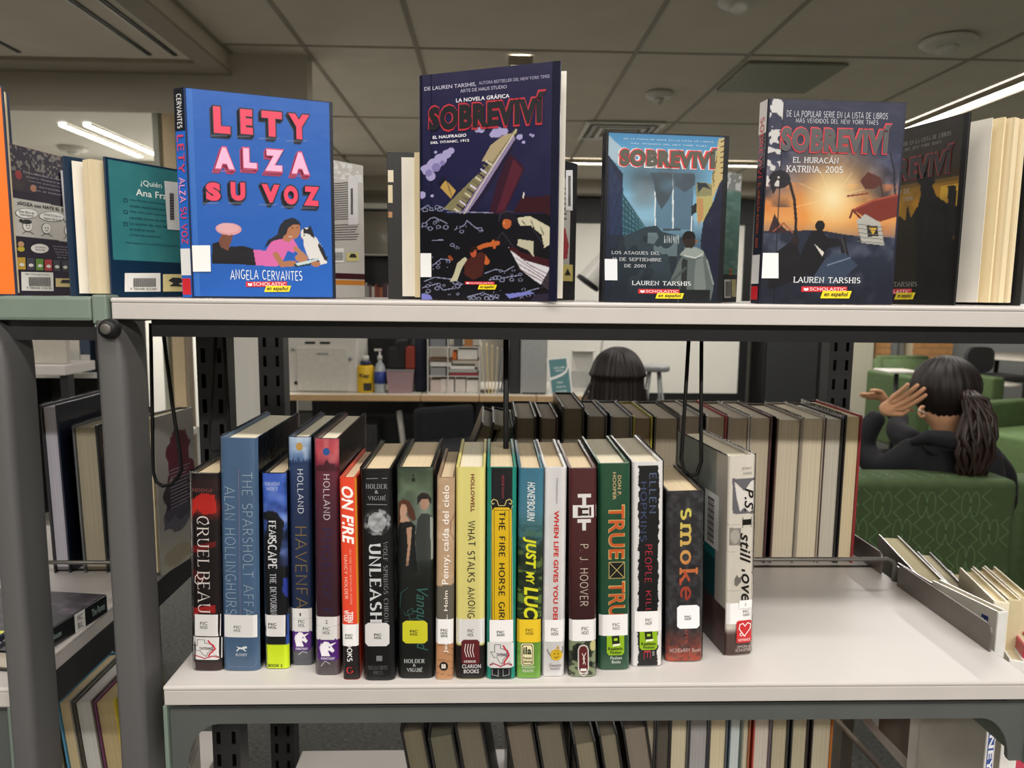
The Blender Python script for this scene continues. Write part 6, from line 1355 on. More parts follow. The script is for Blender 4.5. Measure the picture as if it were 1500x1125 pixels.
for k, (x0, x1, cl, cr, pg) in enumerate(cols):
    if k == 0:
        for (u0, u1, c1) in ((745, 768, '#6b6454'), (775, 802, '#6d6a50'), (812, 832, '#6d6454')):  # page colours carry the shade of the bottom shelf
            fore_book({745: 'book with shade-darkened pages on the bottom far row, first from the left', 775: 'book with shade-darkened olive pages on the bottom far row, second from the left', 812: 'book with shade-darkened brown pages on the bottom far row, third from the left'}[u0], u0, u1, u0, u1, 0, YB_, ZBOT, ('#2a2622', '#231f1c'), GC, c1, lean=0, H=.215, yb=1090, film=False)
    nm = ['red boarded book, fourth', 'book with rust red boards, fifth', 'book with one grey board, sixth', 'thin grey paged book, seventh', 'very dark book, eighth', 'wide cream paged book, ninth', 'blue grey paged book with dark boards, tenth', 'tan paged book, eleventh', 'thin white blue paged book, twelfth', 'thinnest book, thirteenth', 'book with a bright red left board, fourteenth', 'book with dark green grey boards, fifteenth', 'book with a dark slate board, last but one', 'book with an orange right board, last'][k]
    fore_book(nm+' from left in the bottom far row', x0, x1, x0, x1, 0, YB_, ZBOT, (cl, cr), GC, pg, lean=0, H=.215+.004*(k % 3), yb=1090, film=False)
# bottom shelf, slumped row in front
GD = 'books slumped to the left on the bottom shelf'
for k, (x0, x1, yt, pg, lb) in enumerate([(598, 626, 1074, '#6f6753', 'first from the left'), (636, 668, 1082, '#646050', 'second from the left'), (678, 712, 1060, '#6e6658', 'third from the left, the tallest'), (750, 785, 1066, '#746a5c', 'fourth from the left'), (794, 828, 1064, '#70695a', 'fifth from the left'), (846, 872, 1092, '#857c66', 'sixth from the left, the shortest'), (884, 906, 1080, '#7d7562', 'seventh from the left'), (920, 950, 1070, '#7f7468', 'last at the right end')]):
    h = P(x0, yt, Y=.90)[2]-ZBOT
    fore_book('dark book slumped left on bottom shelf, '+lb, x0, x1, x0+34, x1+34, yt, .90, ZBOT, ('#1d1b1a', '#232120'), GD, pg, lean=-.17, H=h, yb=1118, D=.11)
# between the posts, upper: two big books with the pages toward the viewer
GE = 'books standing between the two grey posts'
fore_book('tall dark book with lavender white pages standing between the two grey posts', 63, 82, 84, 103, 597, .985, ZLO, ('#26242a', '#20263a'), GE, '#b9b6c2', yb=838, D=.20)
fore_book('shorter grey boarded book with tan pages standing between the two grey posts', 110, 141, 128, 158, 627, .985, ZLO, ('#5f6264', '#1c2226'), GE, '#a59c86', yb=838, D=.16)
# lower: leaning books on the neighbouring unit's bottom shelf
GF = 'books on the bottom shelf between the two grey posts'
for (x0, x1, cl, cr, pg, lb) in ((82, 97, '#8a2a34', '#4a4a30', '#cbbb92', 'leftmost, with a red brown edge'), (106, 122, '#3f8fb8', '#8a8478', '#c8b790', 'second from the left, with a bright blue board'), (130, 153, '#3a3426', '#6a6258', '#d0cfcb', 'third from the left, with grey white pages'), (160, 186, '#6d2a5c', '#d8c02c', '#c9b487', 'rightmost, with a purple and yellow board')):
    fore_book('book below between the grey posts, '+lb, x0, x1, x0+6, x1+6, 1040, 1.0, ZBOT, (cl, cr), GF, pg, lean=-.10, H=.20, yb=1090, up=.0)
# ------------------------------------------------------------------ single books
b = open_book('grey book with a wine red ink stain cover, standing behind the black novel', (226, 612), (282, 594), (291, 820), (232, 840), .97, '#8b8984', (0, 0, 1), 'R', .018, 85, ((2, 'pages', .95, .014), (4, 'board', 1, 0)), zb=ZLO, flush=1.06, group='single books around the row')
c = Canvas(b.q, 70, 160); c.vgrad([(0, '#a29e98'), (.6, '#8f8b86'), (1, '#b8b2a4')]); n = c.noise(4, 4, 101)
def blob(cx, cy, rx, ry, col, a=1): c.mix((((c.gx-cx)/rx)**2+((c.gy-cy)/ry)**2+(n-.5)*1.6 < 1)*a, col)
blob(.6, .34, .36, .22, '#5c1c30'); blob(.55, .55, .42, .15, '#2e2433'); blob(.5, .68, .4, .10, '#4a4658', .8); blob(.4, .92, .4, .06, '#9a8f72', .6)
for k in range(10): c.line([(236, 0), (236, 0)], 1, '#aaa')
c.build('cover_art', b.f, b.p); q = b.q
dq = SQ((0, 0), (1, 0), (1, 1), (0, 1), b.T, b.H)
for k in range(12): dq.rect(b.a, .3, .85-.05*(k % 3), .36+k*.022, .366+k*.022, '#8d7f8c', 3, n=1)
done(b)
b = open_book('pale book with rows of small grey text at the bottom left corner', (252, 1090), (291, 1050), (300, 1250), (262, 1290), .80, '#d2cdc2', (0, 0, 1), 'R', .014, 85, ((2, 'pages', .95, .010), (4, 'board', 1, 0)), zb=ZBOT, flush=.93, group='single books around the row')
dq = SQ((0, 0), (1, 0), (1, 1), (0, 1), b.T, b.H)
for k in range(10): dq.rect(b.a, .08, .9-.06*(k % 3), .03+k*.03, .036+k*.03, '#6d6a66', 3, n=1)
done(b)
def lying(label, pa, pb, depth, th, cov, texts, m2=None):
    A = P(*pa, z=ZLO); B = P(*pb, z=ZLO); a = math.atan2(B[1]-A[1], B[0]-A[0]); L = math.hypot(B[0]-A[0], B[1]-A[1])
    e = empty('book', (A[0], A[1], ZLO+.0004), a, label, 'book', 'single books around the row')
    M = mat('lie_%s' % cov, cov, .35, var=.2, scale=30, coat=.4)
    box('bottom_board', (0, 0, 0), (L, depth, .0022), M, e); box('top_board', (0, 0, th-.0022), (L, depth, th), M, e); box('spine', (0, -.0018, 0), (L, .0001, th), M, e, bev=.0008, seg=1)
    box('page_block', (.003, .0005, .0024), (L-.003, depth-.004, th-.0024), M_PAGES_G, e)
    f = lambda u, v, h: (u, -.0018-h, v)
    q = SQ((0, 0), (1, 0), (1, 1), (0, 1), L, th); d = Dec(); l = Dec()
    for t in texts: q.text(d, t[0], t[1], t[2], t[3], t[4], t[5], bold=.02)
    build_dec('title_lettering', d, f, e)
    return e, q, f, L, th, depth
e, q, f, L, th, dp = lying('dark book lying flat between the posts with a white call number label', (22, 985), (156, 897), .14, .022, '#15181a', [('The Keepers of the House', .04, .45, .3, .7, '#8fa09a'), ('The Raven', .80, .96, .3, .7, '#8fa09a')])
l = Dec(); q.rect(l, .60, .72, 0, 1, '#e6e4e0', 3, n=2); q.text(l, 'FIC', .63, .69, .15, .45, '#222', layer=5); q.text(l, 'BIL', .63, .69, .55, .85, '#222', layer=5); build_dec('call_number_label', l, f, e, M_PAPER)
cq = SQ((0, 0), (1, 0), (1, 1), (0, 1), L, dp); c = Canvas(cq, 90, 60); c.st = lambda x, y: (x, y); c.fill('#241e26'); n = c.noise(6, 4, 111, sx=2); c.mix(np.clip(n*3-1.5, 0, 1)*.8, '#6d5f72'); c.mix(np.clip(1.1-n*3, 0, 1), '#0f0d12'); c.build('cover_art', lambda u, v, h: (u, v, th+h), e)
e, q, f, L, th, dp = lying('colourful book lying flat at the far left edge of the picture', (-60, 1012), (12, 965), .12, .03, '#1c2444', [('PRES', .75, .98, .2, .8, '#e8e8ea')])
cq = SQ((0, 0), (1, 0), (1, 1), (0, 1), L, dp); c = Canvas(cq, 60, 60); c.st = lambda x, y: (x, y); c.fill('#1f2a54'); n = c.noise(5, 3, 112); c.mix((n > .5)*1., '#d8dc3c'); c.mix((n < .36)*1., '#e4e2de'); c.build('cover_art', lambda u, v, h: (u, v, th+h), e)
# ------------------------------------------------------------------ the crowded bin at the right
GG = 'books crowded beside the right end of the shelf'
ZR = .785
shelf_board(.565, 1.25, ZR, 'lower shelf board of the unit beyond the right end', y0=.62, y1=1.35)
def side_book(label, front, back, th, zt, cov, spine=None, pages='#dccfae', zb=ZR, fz=None, slump=0.0, maxd=.24, xm=0):
    A = P(*front, z=zt)
    if xm and A[0] < xm: zt = 1.40-(1.40-zt)*xm/A[0]; A = P(*front, z=zt)
    B = P(*back, z=zt); d = Vector((B[0]-A[0], B[1]-A[1])); L = min(d.length, maxd); a = math.atan2(d.y, d.x)-math.pi/2
    e = empty('book', (A[0], A[1], zb+.0005), a, label, 'book', GG); H = zt-zb
    if slump: e.rotation_euler = (0, slump, a)
    M = mat('side_%s' % cov, cov, .35, var=.12, scale=18, coat=.4); Ms_ = mat('side_%s' % (spine or cov), spine or cov, .4, var=.08, coat=.3)
    t = .0024
    box('left_board', (0, 0, 0), (t, L, H), M, e); box('right_board', (th-t, 0, 0), (th, L, H), M, e); box('spine', (-.0004, -.003, 0), (th+.0004, -.0001, H), Ms_, e, bev=.0012)
    box('page_block', (t, .0005, .003), (th-t, L-.004, H-.004), mat('sidep_%s' % pages, pages, .85, var=.1, scale=1, stretch=(900, 3, 3)), e)
    return e, th, L, H
e, th, L, H = side_book('white spined picture book beside the right end of the shelf with blue letters', (1460, 896), (1366, 851), .0125, 1.075, '#b5b0a4', '#dcdad6', xm=.574)
fs = lambda u, v, h: (u, -.003-h, v); qs = SQ((0, 0), (1, 0), (1, 1), (0, 1), th, H)
d = Dec(); qs.rect(d, .15, .85, .52, .74, '#2c4c9a', 2, n=1); qs.text(d, 'DISNEY', .2, .8, .42, .735, '#eef0f6', rot=-90, bold=.03, layer=4)
qs.rect(d, .05, .95, .80, .97, '#f4f2ee', 2, n=1); qs.text(d, '110', .2, .8, .83, .85, '#222', layer=4, bold=.03); qs.text(d, 'KEL', .2, .8, .86, .88, '#222', layer=4, bold=.03); build_dec('title_lettering', d, fs, e)
fl = lambda u, v, h: (-h-.0002, L-u, v); ql = SQ((0, 0), (1, 0), (1, 1), (0, 1), L, H)
d = Dec(); ql.text(d, 'FRI', .80, .90, .04, .14, '#1c2c5c', rot=-90, bold=.05); build_dec('cover_lettering', d, fl, e)
side_book('thick grey brown book with a glossy curved cover beside the metal lip', (1437, 905), (1305, 825), .012, 1.040, '#57504a', '#6b635a', '#8f8675', xm=.572)
side_book('wide cream paged hardcover standing behind the glossy cover at right', (1352, 852), (1287, 783), .030, 1.065, '#7b7468', None, '#e6dab0', maxd=.3, xm=.590)
side_book('cream paged book with a dark green board behind the white spined book', (1398, 866), (1343, 808), .020, 1.055, '#2c3430', None, '#e2d6b2', maxd=.3, xm=.626)
side_book('thin tan paged book standing in the crowded bin', (1432, 884), (1390, 836), .020, 1.04, '#6b5c48', None, '#c9b68c', xm=.666)
side_book('pale cream paperback, left of three tall ones in the bin', (1455, 880), (1402, 828), .016, 1.085, '#e6dec4', None, '#ead9b0', maxd=.11, xm=.602)
side_book('tan paperback, middle of three tall ones in the bin', (1476, 877), (1424, 830), .014, 1.087, '#c9bb98', None, '#dccb9f', maxd=.11, xm=.621)
side_book('beige paperback, right of three tall ones in the bin', (1492, 874), (1441, 829), .014, 1.09, '#d2c5a4', None, '#e2d2a8', maxd=.11, xm=.642)
e, th, L, H = side_book('brown spined box book at the right picture edge', (1484, 905), (1462, 880), .030, 1.06, '#8a7458', '#a08a68', '#cdb98c', xm=.69)
d = Dec(); SQ((0, 0), (1, 0), (1, 1), (0, 1), th, H).text(d, 'TE', .2, .5, .05, .09, '#3a2c20', bold=.02); build_dec('title_lettering', d, fs, e)
e, th, L, H = side_book('white book with a blue elephant stamp at the right picture edge', (1478, 965), (1452, 925), .016, .985, '#e4e2dc', None, '#dccfae')
d = Dec(); q = SQ((0, 0), (1, 0), (1, 1), (0, 1), th, H); q.disc(d, .45, .10, .34, .055, '#2c4c9a', 3); q.disc(d, .5, .10, .2, .033, '#e4e2dc', 4); q.disc(d, .38, .10, .14, .025, '#2c4c9a', 5); q.text(d, 'NONFIC', .12, .85, .165, .185, '#222', layer=4); build_dec('title_lettering', d, fs, e)
side_book('crimson spined book at the right picture edge', (1499, 945), (1480, 920), .014, 1.0, '#b8284a', None, '#dccfae')
# lower spines seen under the shelf
e, th, L, H = side_book('white book with bold black letters seen under the right end of the shelf', (1402, 1045), (1338, 1000), .02, .90, '#d6d2ca', '#c9c4ba', zb=.60)
d = Dec(); SQ((0, 0), (1, 0), (1, 1), (0, 1), L, H).text(d, 'OGY', .25, .85, .012, .07, '#1e1e20', bold=.04); build_dec('cover_lettering', d, lambda u, v, h: (-h-.0002, L-u, v), e)
e, th, L, H = side_book('brown edged book seen under the right end of the shelf', (1405, 1048), (1392, 1025), .026, .90, '#7c6450', '#7a6450', zb=.60, xm=.594)
e, th, L, H = side_book('cream spined book with dark specks under the right end of the shelf', (1434, 1048), (1424, 1025), .015, .90, '#c4b594', '#cabb98', zb=.60, xm=.624)
d = Dec(); q = SQ((0, 0), (1, 0), (1, 1), (0, 1), th, H)
for k in range(22): q.disc(d, .2+.6*random.random(), .04+.8*random.random(), .06, .004, '#4a3a2c', 3, n=6)
build_dec('spine_specks', d, fs, e)
shelf_board(.565, 1.25, .595, 'bottom shelf board of the unit beyond the right end', y0=.62, y1=.90)
for (pa, pb, r, lb) in (((1236, 1066), (1290, 1125), .005, 'upper end of a tan wooden rail under the shelf at right'), ((1296, 1046), (1372, 1125), .008, 'long slanting brown wooden rail under the shelf at right')):
    A = P(*pa, Y=1.3); B = P(*pb, Y=1.15); v = (B-A)
    tag(tube('wooden_rail', [A-v*.3, A, B, B+v*.7], r, mat('brown_rail', '#6e5f4e', .6)), lb, 'rail')
A = P(1240, 1100, Y=1.4); tag(box('cart_leg', (A[0]-.012, 1.4, 0), (A[0]+.012, 1.43, .70), mat('taupe_leg', '#6f675b', .5)), 'taupe cart leg under the shelf at right', 'leg')
# ================================================================== DESK AND THE THINGS ON IT
DY = 4.7
dz = P(620, 579, Y=DY)[2]; xl = P(413, 583, Y=DY)[0]; xr = P(862, 583, Y=DY)[0]
e = empty('desk', ((xl+xr)/2, DY, 0), label='long white topped desk with a pale wood edge beyond the novels', cat='desk')
w_ = (xr-xl)/2
cuts = [-w_, P(616, 583, Y=DY)[0]-(xl+xr)/2, P(702, 583, Y=DY)[0]-(xl+xr)/2, P(786, 583, Y=DY)[0]-(xl+xr)/2, w_]
for a, b in zip(cuts, cuts[1:]):
    box('desk_top', (a+.002, .018, dz-.03), (b-.002, .75, dz), M_DESKTOP, e, bev=.003, seg=1); box('wood_edge', (a+.002, 0, dz-.04), (b-.002, .0175, dz-.001), M_WOOD, e, bev=.002, seg=1)
for x in (-w_+.05, cuts[1], cuts[2], w_-.05): box('leg', (x-.02, .05, 0), (x+.02, .09, dz-.041), M_BLACK, e); box('leg', (x-.02, .66, 0), (x+.02, .70, dz-.031), M_BLACK, e)
box('modesty_panel', (-w_+.08, .60, .25), (w_-.08, .62, dz-.031), M_DARKPL, e)
def dpos(px0, px1, y=DY+.12): return P(px0, 560, Y=y)[0], P(px1, 560, Y=y)[0]
def dz_(py, y=DY+.12): return P(620, py, Y=y)[2]
# white cabinet-like machine
y = DY+.10; x0, x1 = dpos(416, 524, y); H = .48
e = empty('office_printer', ((x0+x1)/2, y, dz+.001), label='large white office machine with a front panel on the left end of the desk', cat='printer'); w_ = (x1-x0)/2
box('housing', (-w_, .012, 0), (w_, .42, H), M_PLAST, e, bev=.012); box('front_panel', (-w_*.64, -.002, .012), (w_*.74, .0118, .29), mat('panel_white', '#cfccc3', .45), e, bev=.004)
s = w_/.5
box('handle_slot', (-.04*s*4*.3, -.004, .245), (w_*.22, -.0021, .257), M_GREYPL, e)
for a in (-.42, -.02): box('vent_slot', (a*w_, .009, .315), (a*w_+w_*.28, .0119, .33), M_BLACK, e, bev=.002)
for (a, z) in ((-.74, .28), (-.68, .06), (.80, .22), (-.95, .13)): lathe('latch_knob', [(.012, 0), (.012, .008), (.006, .012)], M_GREYPL if z != .06 else M_BLACK, e, 12, loc=(a*w_, .012, z), rot=(math.pi/2, 0, 0))
# yellow canister
y = DY+.08; x0, x1 = dpos(521, 546, y); r = (x1-x0)/2
e = empty('wipes_canister', ((x0+x1)/2, y+r, dz+.001), label='yellow canister with a navy and white cap on the desk', cat='canister')
lathe('canister_body', [(r*.95, 0), (r, .005), (r, .165), (r*.8, .178)], mat('yellow_label', '#e3b81e', .45), e, 24); lathe('navy_collar', [(r*.62, .178), (r*.6, .205)], mat('navy_plastic', '#1d2550', .4), e, 20); lathe('white_cap', [(r*.45, .205), (r*.45, .235), (r*.3, .24)], M_PLAST, e, 20)
d = Dec(); q = SQ((0, 0), (1, 0), (1, 1), (0, 1), r*2, .17); q.text(d, 'Kap', .2, .8, .25, .45, '#2c2a20', bold=.03); d2 = Dec(); q.rect(d2, .45, .92, .62, .92, '#33322a', 2, n=6)
build_dec('instruction_patch', d2, lambda u, v, h: ((u-r)*.95, -math.sqrt(max(0, r*r-((u-r)*.95)**2))-h*6, v), e)
build_dec('canister_label', d, lambda u, v, h: ((u-r)*.95, -math.sqrt(max(0, r*r-((u-r)*.95)**2))-h*6, v), e)
# sanitizer
x0, x1 = dpos(547, 564, y); r = (x1-x0)/2
e = empty('pump_bottle', ((x0+x1)/2, y+r, dz+.001), label='clear pump bottle with a blue label on the desk', cat='bottle')
lathe('bottle_body', [(r*.9, 0), (r, .01), (r, .15), (r*.7, .185), (r*.35, .20), (r*.35, .215)], mat('clear_gel', '#a9aeb0', .15, spec=.8), e, 24); lathe('bottle_label', [(r*1.02, .06), (r*1.02, .14)], mat('blue_label', '#26408c', .5), e, 24)
lathe('pump_collar', [(r*.42, .215), (r*.42, .24), (r*.15, .245), (r*.15, .275)], M_PLAST, e, 16); box('pump_nozzle', (-.035, -.008, .272), (.012, .008, .286), M_PLAST, e, bev=.003)
# pink bin
x0, x1 = dpos(566, 606, y); w_ = (x1-x0)/2
e = empty('plastic_bin', ((x0+x1)/2, y, dz+.001), label='translucent pink grey bin on the desk beside the pump bottle', cat='bin')
prism('bin_body', [(-w_*.85, 0), (w_*.85, 0), (w_, .145), (-w_, .145)], 0, .18, mat('pink_plastic', '#a08488', .35), e); box('bin_rim', (-w_*1.02, -.004, .1455), (w_*1.02, .184, .152), M_GREYPL, e, bev=.002)
for (ax, c_, hh) in ((-.5, '#1a1a1c', .14), (.1, '#141416', .19), (.6, '#8a3020', .15)): box('bin_content', (ax*w_-.04, .03, .1525), (ax*w_+.04, .15, .155+hh), mat('bc%s' % c_, c_, .7), e, bev=.015)
# dark bags behind
for (a, b_, hh, c_, lb, nm) in ((505, 600, .36, '#19191b', 'black bag slumped behind the pump bottle on the desk', 'shoulder_bag'), (604, 624, .42, '#1c2030', 'navy jacket hanging beside the paper trays on the desk', 'jacket')):
    x0, x1 = dpos(a, b_, y+.35 if a == 505 else y+.05); yy = y+.45 if a == 505 else y+.05
    bm = bmesh.new(); bm_box(bm, (-(x1-x0)/2, 0, 0), ((x1-x0)/2, .16, hh), bev=.04, seg=3)
    for v in bm.verts: v.co.x += math.sin(v.co.z*22+v.co.y*9)*.012; v.co.y += math.sin(v.co.z*17+v.co.x*21)*.01
    tag(bm_link(nm, bm, mat('cl%s' % c_, c_, .9, var=.3, scale=12), None, True, loc=((x0+x1)/2, yy, dz+.001)), lb, 'bag' if a == 505 else 'jacket')
# paper trays
x0, x1 = dpos(626, 703, y); w_ = (x1-x0)/2
e = empty('paper_tray_stack', ((x0+x1)/2, y, dz+.001), label='white tray rack stacked with papers and boxes on the desk', cat='rack')
for x in (-w_, -.24*w_, w_-.006): box('rack_upright', (x, 0, 0), (x+.006, .26, .42), M_PLAST, e)
for z in (.0, .11, .215, .30, .41): box('tray', (-w_+.0065, .01, z), (w_-.0065, .26, z+.005), M_PLAST if z != .215 else mat('tray_brown', '#8a6a4a', .6), e)
for k, (a, b_, z0, h, c_) in enumerate([(-.9, -.5, .006, .08, '#c8b8b0'), (-.5, 0.0, .006, .085, '#d8cfc8'), (.05, .45, .006, .085, '#cfc8c0'), (.48, .95, .006, .08, '#dcd6ce'), (-.15, .95, .116, .018, '#8c2c34'), (-.2, .9, .136, .02, '#a8a8a2'), (-.15, .8, .158, .02, '#e4e2dc'), (-.9, -.3, .116, .05, '#8f8f90'), (-.05, .1, .222, .05, '#c8641e'), (.15, .9, .222, .065, '#dcd8d0'), (-.9, -.3, .306, .08, '#7d8084'), (.0, .3, .306, .08, '#4a4c4e'), (.4, .7, .306, .06, '#a8703c'), (-.9, -.1, .175, .03, '#e2e0da')]):
    box('stacked_papers' if h < .04 else 'small_box', (a*w_, .02, z0), (b_*w_, .2, z0+h), mat('pp%s' % c_, c_, .7), e, bev=.002, seg=1)
# folders
x0, x1 = dpos(709, 737, y); n = 6
e = empty('file_folders', ((x0+x1)/2, y, dz+.001), label='upright manila and grey folders between the trays and the monitor', cat='folders')
for k in range(n):
    X = (x0-x1)/2+(x1-x0)*(k+.5)/n; box('folder', (X-.003, .01*k, 0), (X+.003, .24, .33-.012*k), mat('fo%d' % k, ['#d8cfb8', '#e2c98c', '#dcc487', '#c9bfa8', '#8f959c', '#6a737c'][k], .8), e, M=Matrix.Rotation(.05*(k-2), 4, 'Y'))
# monitor
x0, x1 = dpos(746, 801, y); w_ = (x1-x0)/2
e = empty('computer_case', ((x0+x1)/2, y, dz+.001), label='light grey computer case with a dark side at the centre of the desk', cat='computer')
box('dark_side', (-w_, .0, 0), (-w_*.42, .34, .38), M_DARKPL, e, bev=.015); box('case_body', (-w_*.415, -.01, 0), (w_, .34, .40), mat('case_grey', '#a9aba9', .35, metal=.2), e, bev=.008); box('foot_strip', (-w_*.3, -.014, .004), (w_*.9, -.0101, .012), M_DARKPL, e)
# teal sign
x0, x1 = dpos(805, 842, DY+.02); w_ = (x1-x0)/2
e = empty('desk_sign', ((x0+x1)/2, DY+.03, dz+.001), rot=(-.18, -.10, .05), label='teal and white leaning sign at the right end of the desk', cat='sign')
box('sign_board', (-w_*.9, -.003, .004), (w_*.9, .003, .245), mat('sign_white', '#e8e8e4', .4), e, bev=.001, seg=1); box('easel_back', (-.02, .0035, .004), (.02, .05, .15), M_PLAST, e)
d = Dec(); q = SQ((0, 0), (1, 0), (1, 1), (0, 1), w_*1.8, .24); q.rect(d, .08, .92, .03, .97, '#4b8084', 1, n=1)
q.line(d, [(.90, .0), (.9, .25), (.8, .38), (.6, .46), (.3, .52), (.05, .55)], .07, '#eeeeea', 3); q.line(d, [(.97, 0), (.97, 1)], .05, '#eeeeea', 3)
for (a, b_, c_, t) in ((.25, .75, .24, 'WELCOME'), (.3, .68, .32, 'TODAY'), (.35, .6, .64, 'PLEASE'), (.3, .7, .76, 'SIGN IN'), (.25, .75, .88, 'AT THE DESK')): q.text(d, t, a, b_, c_, c_+.05, '#d8e6e4', layer=3, bold=.02)
build_dec('sign_print', d, lambda u, v, h: (u-w_*.9, -.003-h*3, v+.004), e)
x0, x1 = dpos(838, 862, DY+.2)
e = empty('brochure_holder', ((x0+x1)/2, DY+.2, dz+.001), label='white brochure holder behind the teal sign', cat='holder'); w_ = (x1-x0)/2
box('holder_back', (-w_, .04, 0), (w_*1.6, .046, .28), M_PLAST, e); box('holder_shelf', (-w_, -.02, .272), (w_*1.8, .0395, .28), M_PLAST, e); box('holder_pocket', (-w_, 0, .03), (w_, .0395, .14), mat('pocket_grey', '#b8b8b4', .4), e); box('holder_foot', (-w_, 0, 0), (w_, .0395, .0295), M_PLAST, e)
# under the desk
X = P(675, 640, Y=4.4)[0]
e = empty('office_chair', (X, 4.35, 0), .5, 'black office chair with orange levers under the desk', 'chair')
for k in range(5):
    t = 2*math.pi*k/5; tube('chair_leg', [(0, 0, .10), (.28*math.cos(t), .28*math.sin(t), .07)], [.022, .014], M_DARKPL, e); lathe('caster', [(.025, 0), (.025, .05), (.01, .055)], M_BLACK, e, 12, loc=(.28*math.cos(t), .28*math.sin(t), 0))
tube('gas_column', [(0, 0, .1), (0, 0, .42)], .022, M_DSTEEL, e); box('seat', (-.23, -.23, .42), (.23, .23, .50), M_CLOTH, e, bev=.04); box('backrest', (-.2, .2, .45), (.2, .26, .70), M_CLOTH, e, bev=.03)
for s in (-1, 1): tube('height_lever', [(s*.05, -.1, .41), (s*.12, -.2, .40), (s*.13, -.2, .30)], .012, mat('orange_plastic', '#d9701c', .4), e)
for (a, b_, y_, z1, c_, lb, nm, ct) in ((425, 470, 4.95, .45, '#5a4632', 'brown cardboard box under the left end of the desk', 'cardboard_box', 'box'), (510, 552, 4.9, .52, '#3a3b3d', 'dark grey computer tower under the desk', 'computer_tower', 'computer'), (716, 770, 4.95, .42, '#262628', 'black bin under the middle of the desk', 'waste_bin', 'bin')):
    x0, x1 = P(a, 600, Y=y_)[0], P(b_, 600, Y=y_)[0]
    e = empty(nm, ((x0+x1)/2, y_, 0), label=lb, cat=ct); w_ = (x1-x0)/2
    box('body', (-w_, 0, 0), (w_, .3, z1), mat('ud%s' % c_, c_, .6), e, bev=.01); box('front_panel', (-w_*.8, -.006, .04), (w_*.8, -.0001, z1-.04), mat('udf%s' % c_, c_, .4), e, bev=.002, seg=1)
X = P(588, 640, Y=4.9)[0]; tag(tube('cable_bundle', [(X-.02, 4.95, .6), (X, 4.9, .5), (X+.03, 4.9, .2), (X+.1, 5.0, .03)], .02, M_PLAST), 'white cable bundle hanging under the desk', 'cable')
# stool before the screen
X = P(958, 550, Y=6.5)[0]; z = P(958, 535, Y=6.5)[2]
e = empty('round_stool', (X, 6.5, 0), label='grey round stool in front of the projection screen', cat='stool')
lathe('seat', [(.13, z-.05), (.14, z-.02), (.13, z)], M_GREYPL, e, 24)
for k in range(4): t = math.pi/4+k*math.pi/2; tube('leg', [(.06*math.cos(t), .06*math.sin(t), z-.05), (.17*math.cos(t), .17*math.sin(t), 0.005)], .011, M_GREYPL, e)
tube('foot_ring', [(.145*math.cos(k*math.pi/8), .145*math.sin(k*math.pi/8), .22) for k in range(17)], .008, M_PLAST, e)
# ================================================================== LOUNGE FURNITURE
def rbox(name, lo, hi, m, parent, bev=.04): 
    o = box(name, lo, hi, m, parent, bev=bev, seg=4)
    for p_ in o.data.polygons: p_.use_smooth = True
    return o
SY = 2.44
x1 = P(1489, 760, Y=SY)[0]; x0 = P(1120, 760, Y=SY)[0]; zt = P(1380, 704, Y=SY)[2]; w_ = (x1-x0)/2
sf = empty('sofa', ((x0+x1)/2, SY, 0), label='green patterned sofa seen from behind with a person seated on it', cat='sofa')
rbox('backrest', (-w_, 0, .05), (w_, .18, zt), M_GSOFA2, sf, .03); rbox('seat', (-w_, .185, .12), (w_, .80, .42), M_GSOFA, sf, .05)
for x in (-w_+.08, w_-.08): 
    for yy in (.08, .7): tube('leg', [(x, yy, 0.001), (x, yy, .12)], .02, M_DSTEEL, sf)
d = Dec()
def squiggle(cx, cy, s):
    g = '#6f9060'
    for sg in (-1, 1):
        pts = [(cx+sg*(.055+.016*math.cos(k*math.pi/2.0*1.0))*s*1.0, cy+(k-4)*.014*s) for k in range(9)]
        d.p += [([tuple(p) for p in q_], s2l(g), 1) for q_ in ribbon(pts, .0022)]
        pts = [(cx+sg*.016*s+sg*.016*s*math.cos(2*math.pi*k/12), cy+.045*s*math.sin(2*math.pi*k/12)) for k in range(13)]
        d.p += [([tuple(p) for p in q_], s2l(g), 1) for q_ in ribbon(pts, .0022)]
r = 0; z = zt-.085
while z > .1:
    x = -w_+.10+(r % 2)*.0
    while x < w_-.06: squiggle(x+(.075 if r % 2 else 0) if x+.075 < w_-.06 else x, z, 1.0); x += .155
    z -= .098; r += 1
build_dec('woven_pattern', d, lambda u, v, h: (u, -.0006, v), sf, M_KNIT)
d = Dec()
for k in range(int(w_*2/.05)-2):
    u = -w_+.06+k*.05; d.p += [([tuple(p) for p in q_], s2l('#7fa06c'), 1) for q_ in ribbon([(u, .045), (u+.012, .06), (u, .075), (u+.01, .09), (u-.004, .11)], .0022)]
build_dec('woven_pattern', d, lambda u, v, h: (u, v, zt+.0006), sf, M_KNIT)
x0 = P(1494, 760, Y=3.0)[0]; zt2 = P(1497, 706, Y=3.0)[2]
s2 = empty('lounge_chair', (x0+.4, 3.0, 0), label='second green seat back cut off by the right edge of the picture', cat='armchair')
rbox('backrest', (-.4, 0, .05), (.4, .18, zt2), M_GSOFA2, s2, .03); rbox('seat', (-.4, .185, .12), (.4, .7, .42), M_GSOFA, s2, .05)
for x in (-.3, .3): tube('leg', [(x, .3, 0.001), (x, .3, .12)], .02, M_DSTEEL, s2)
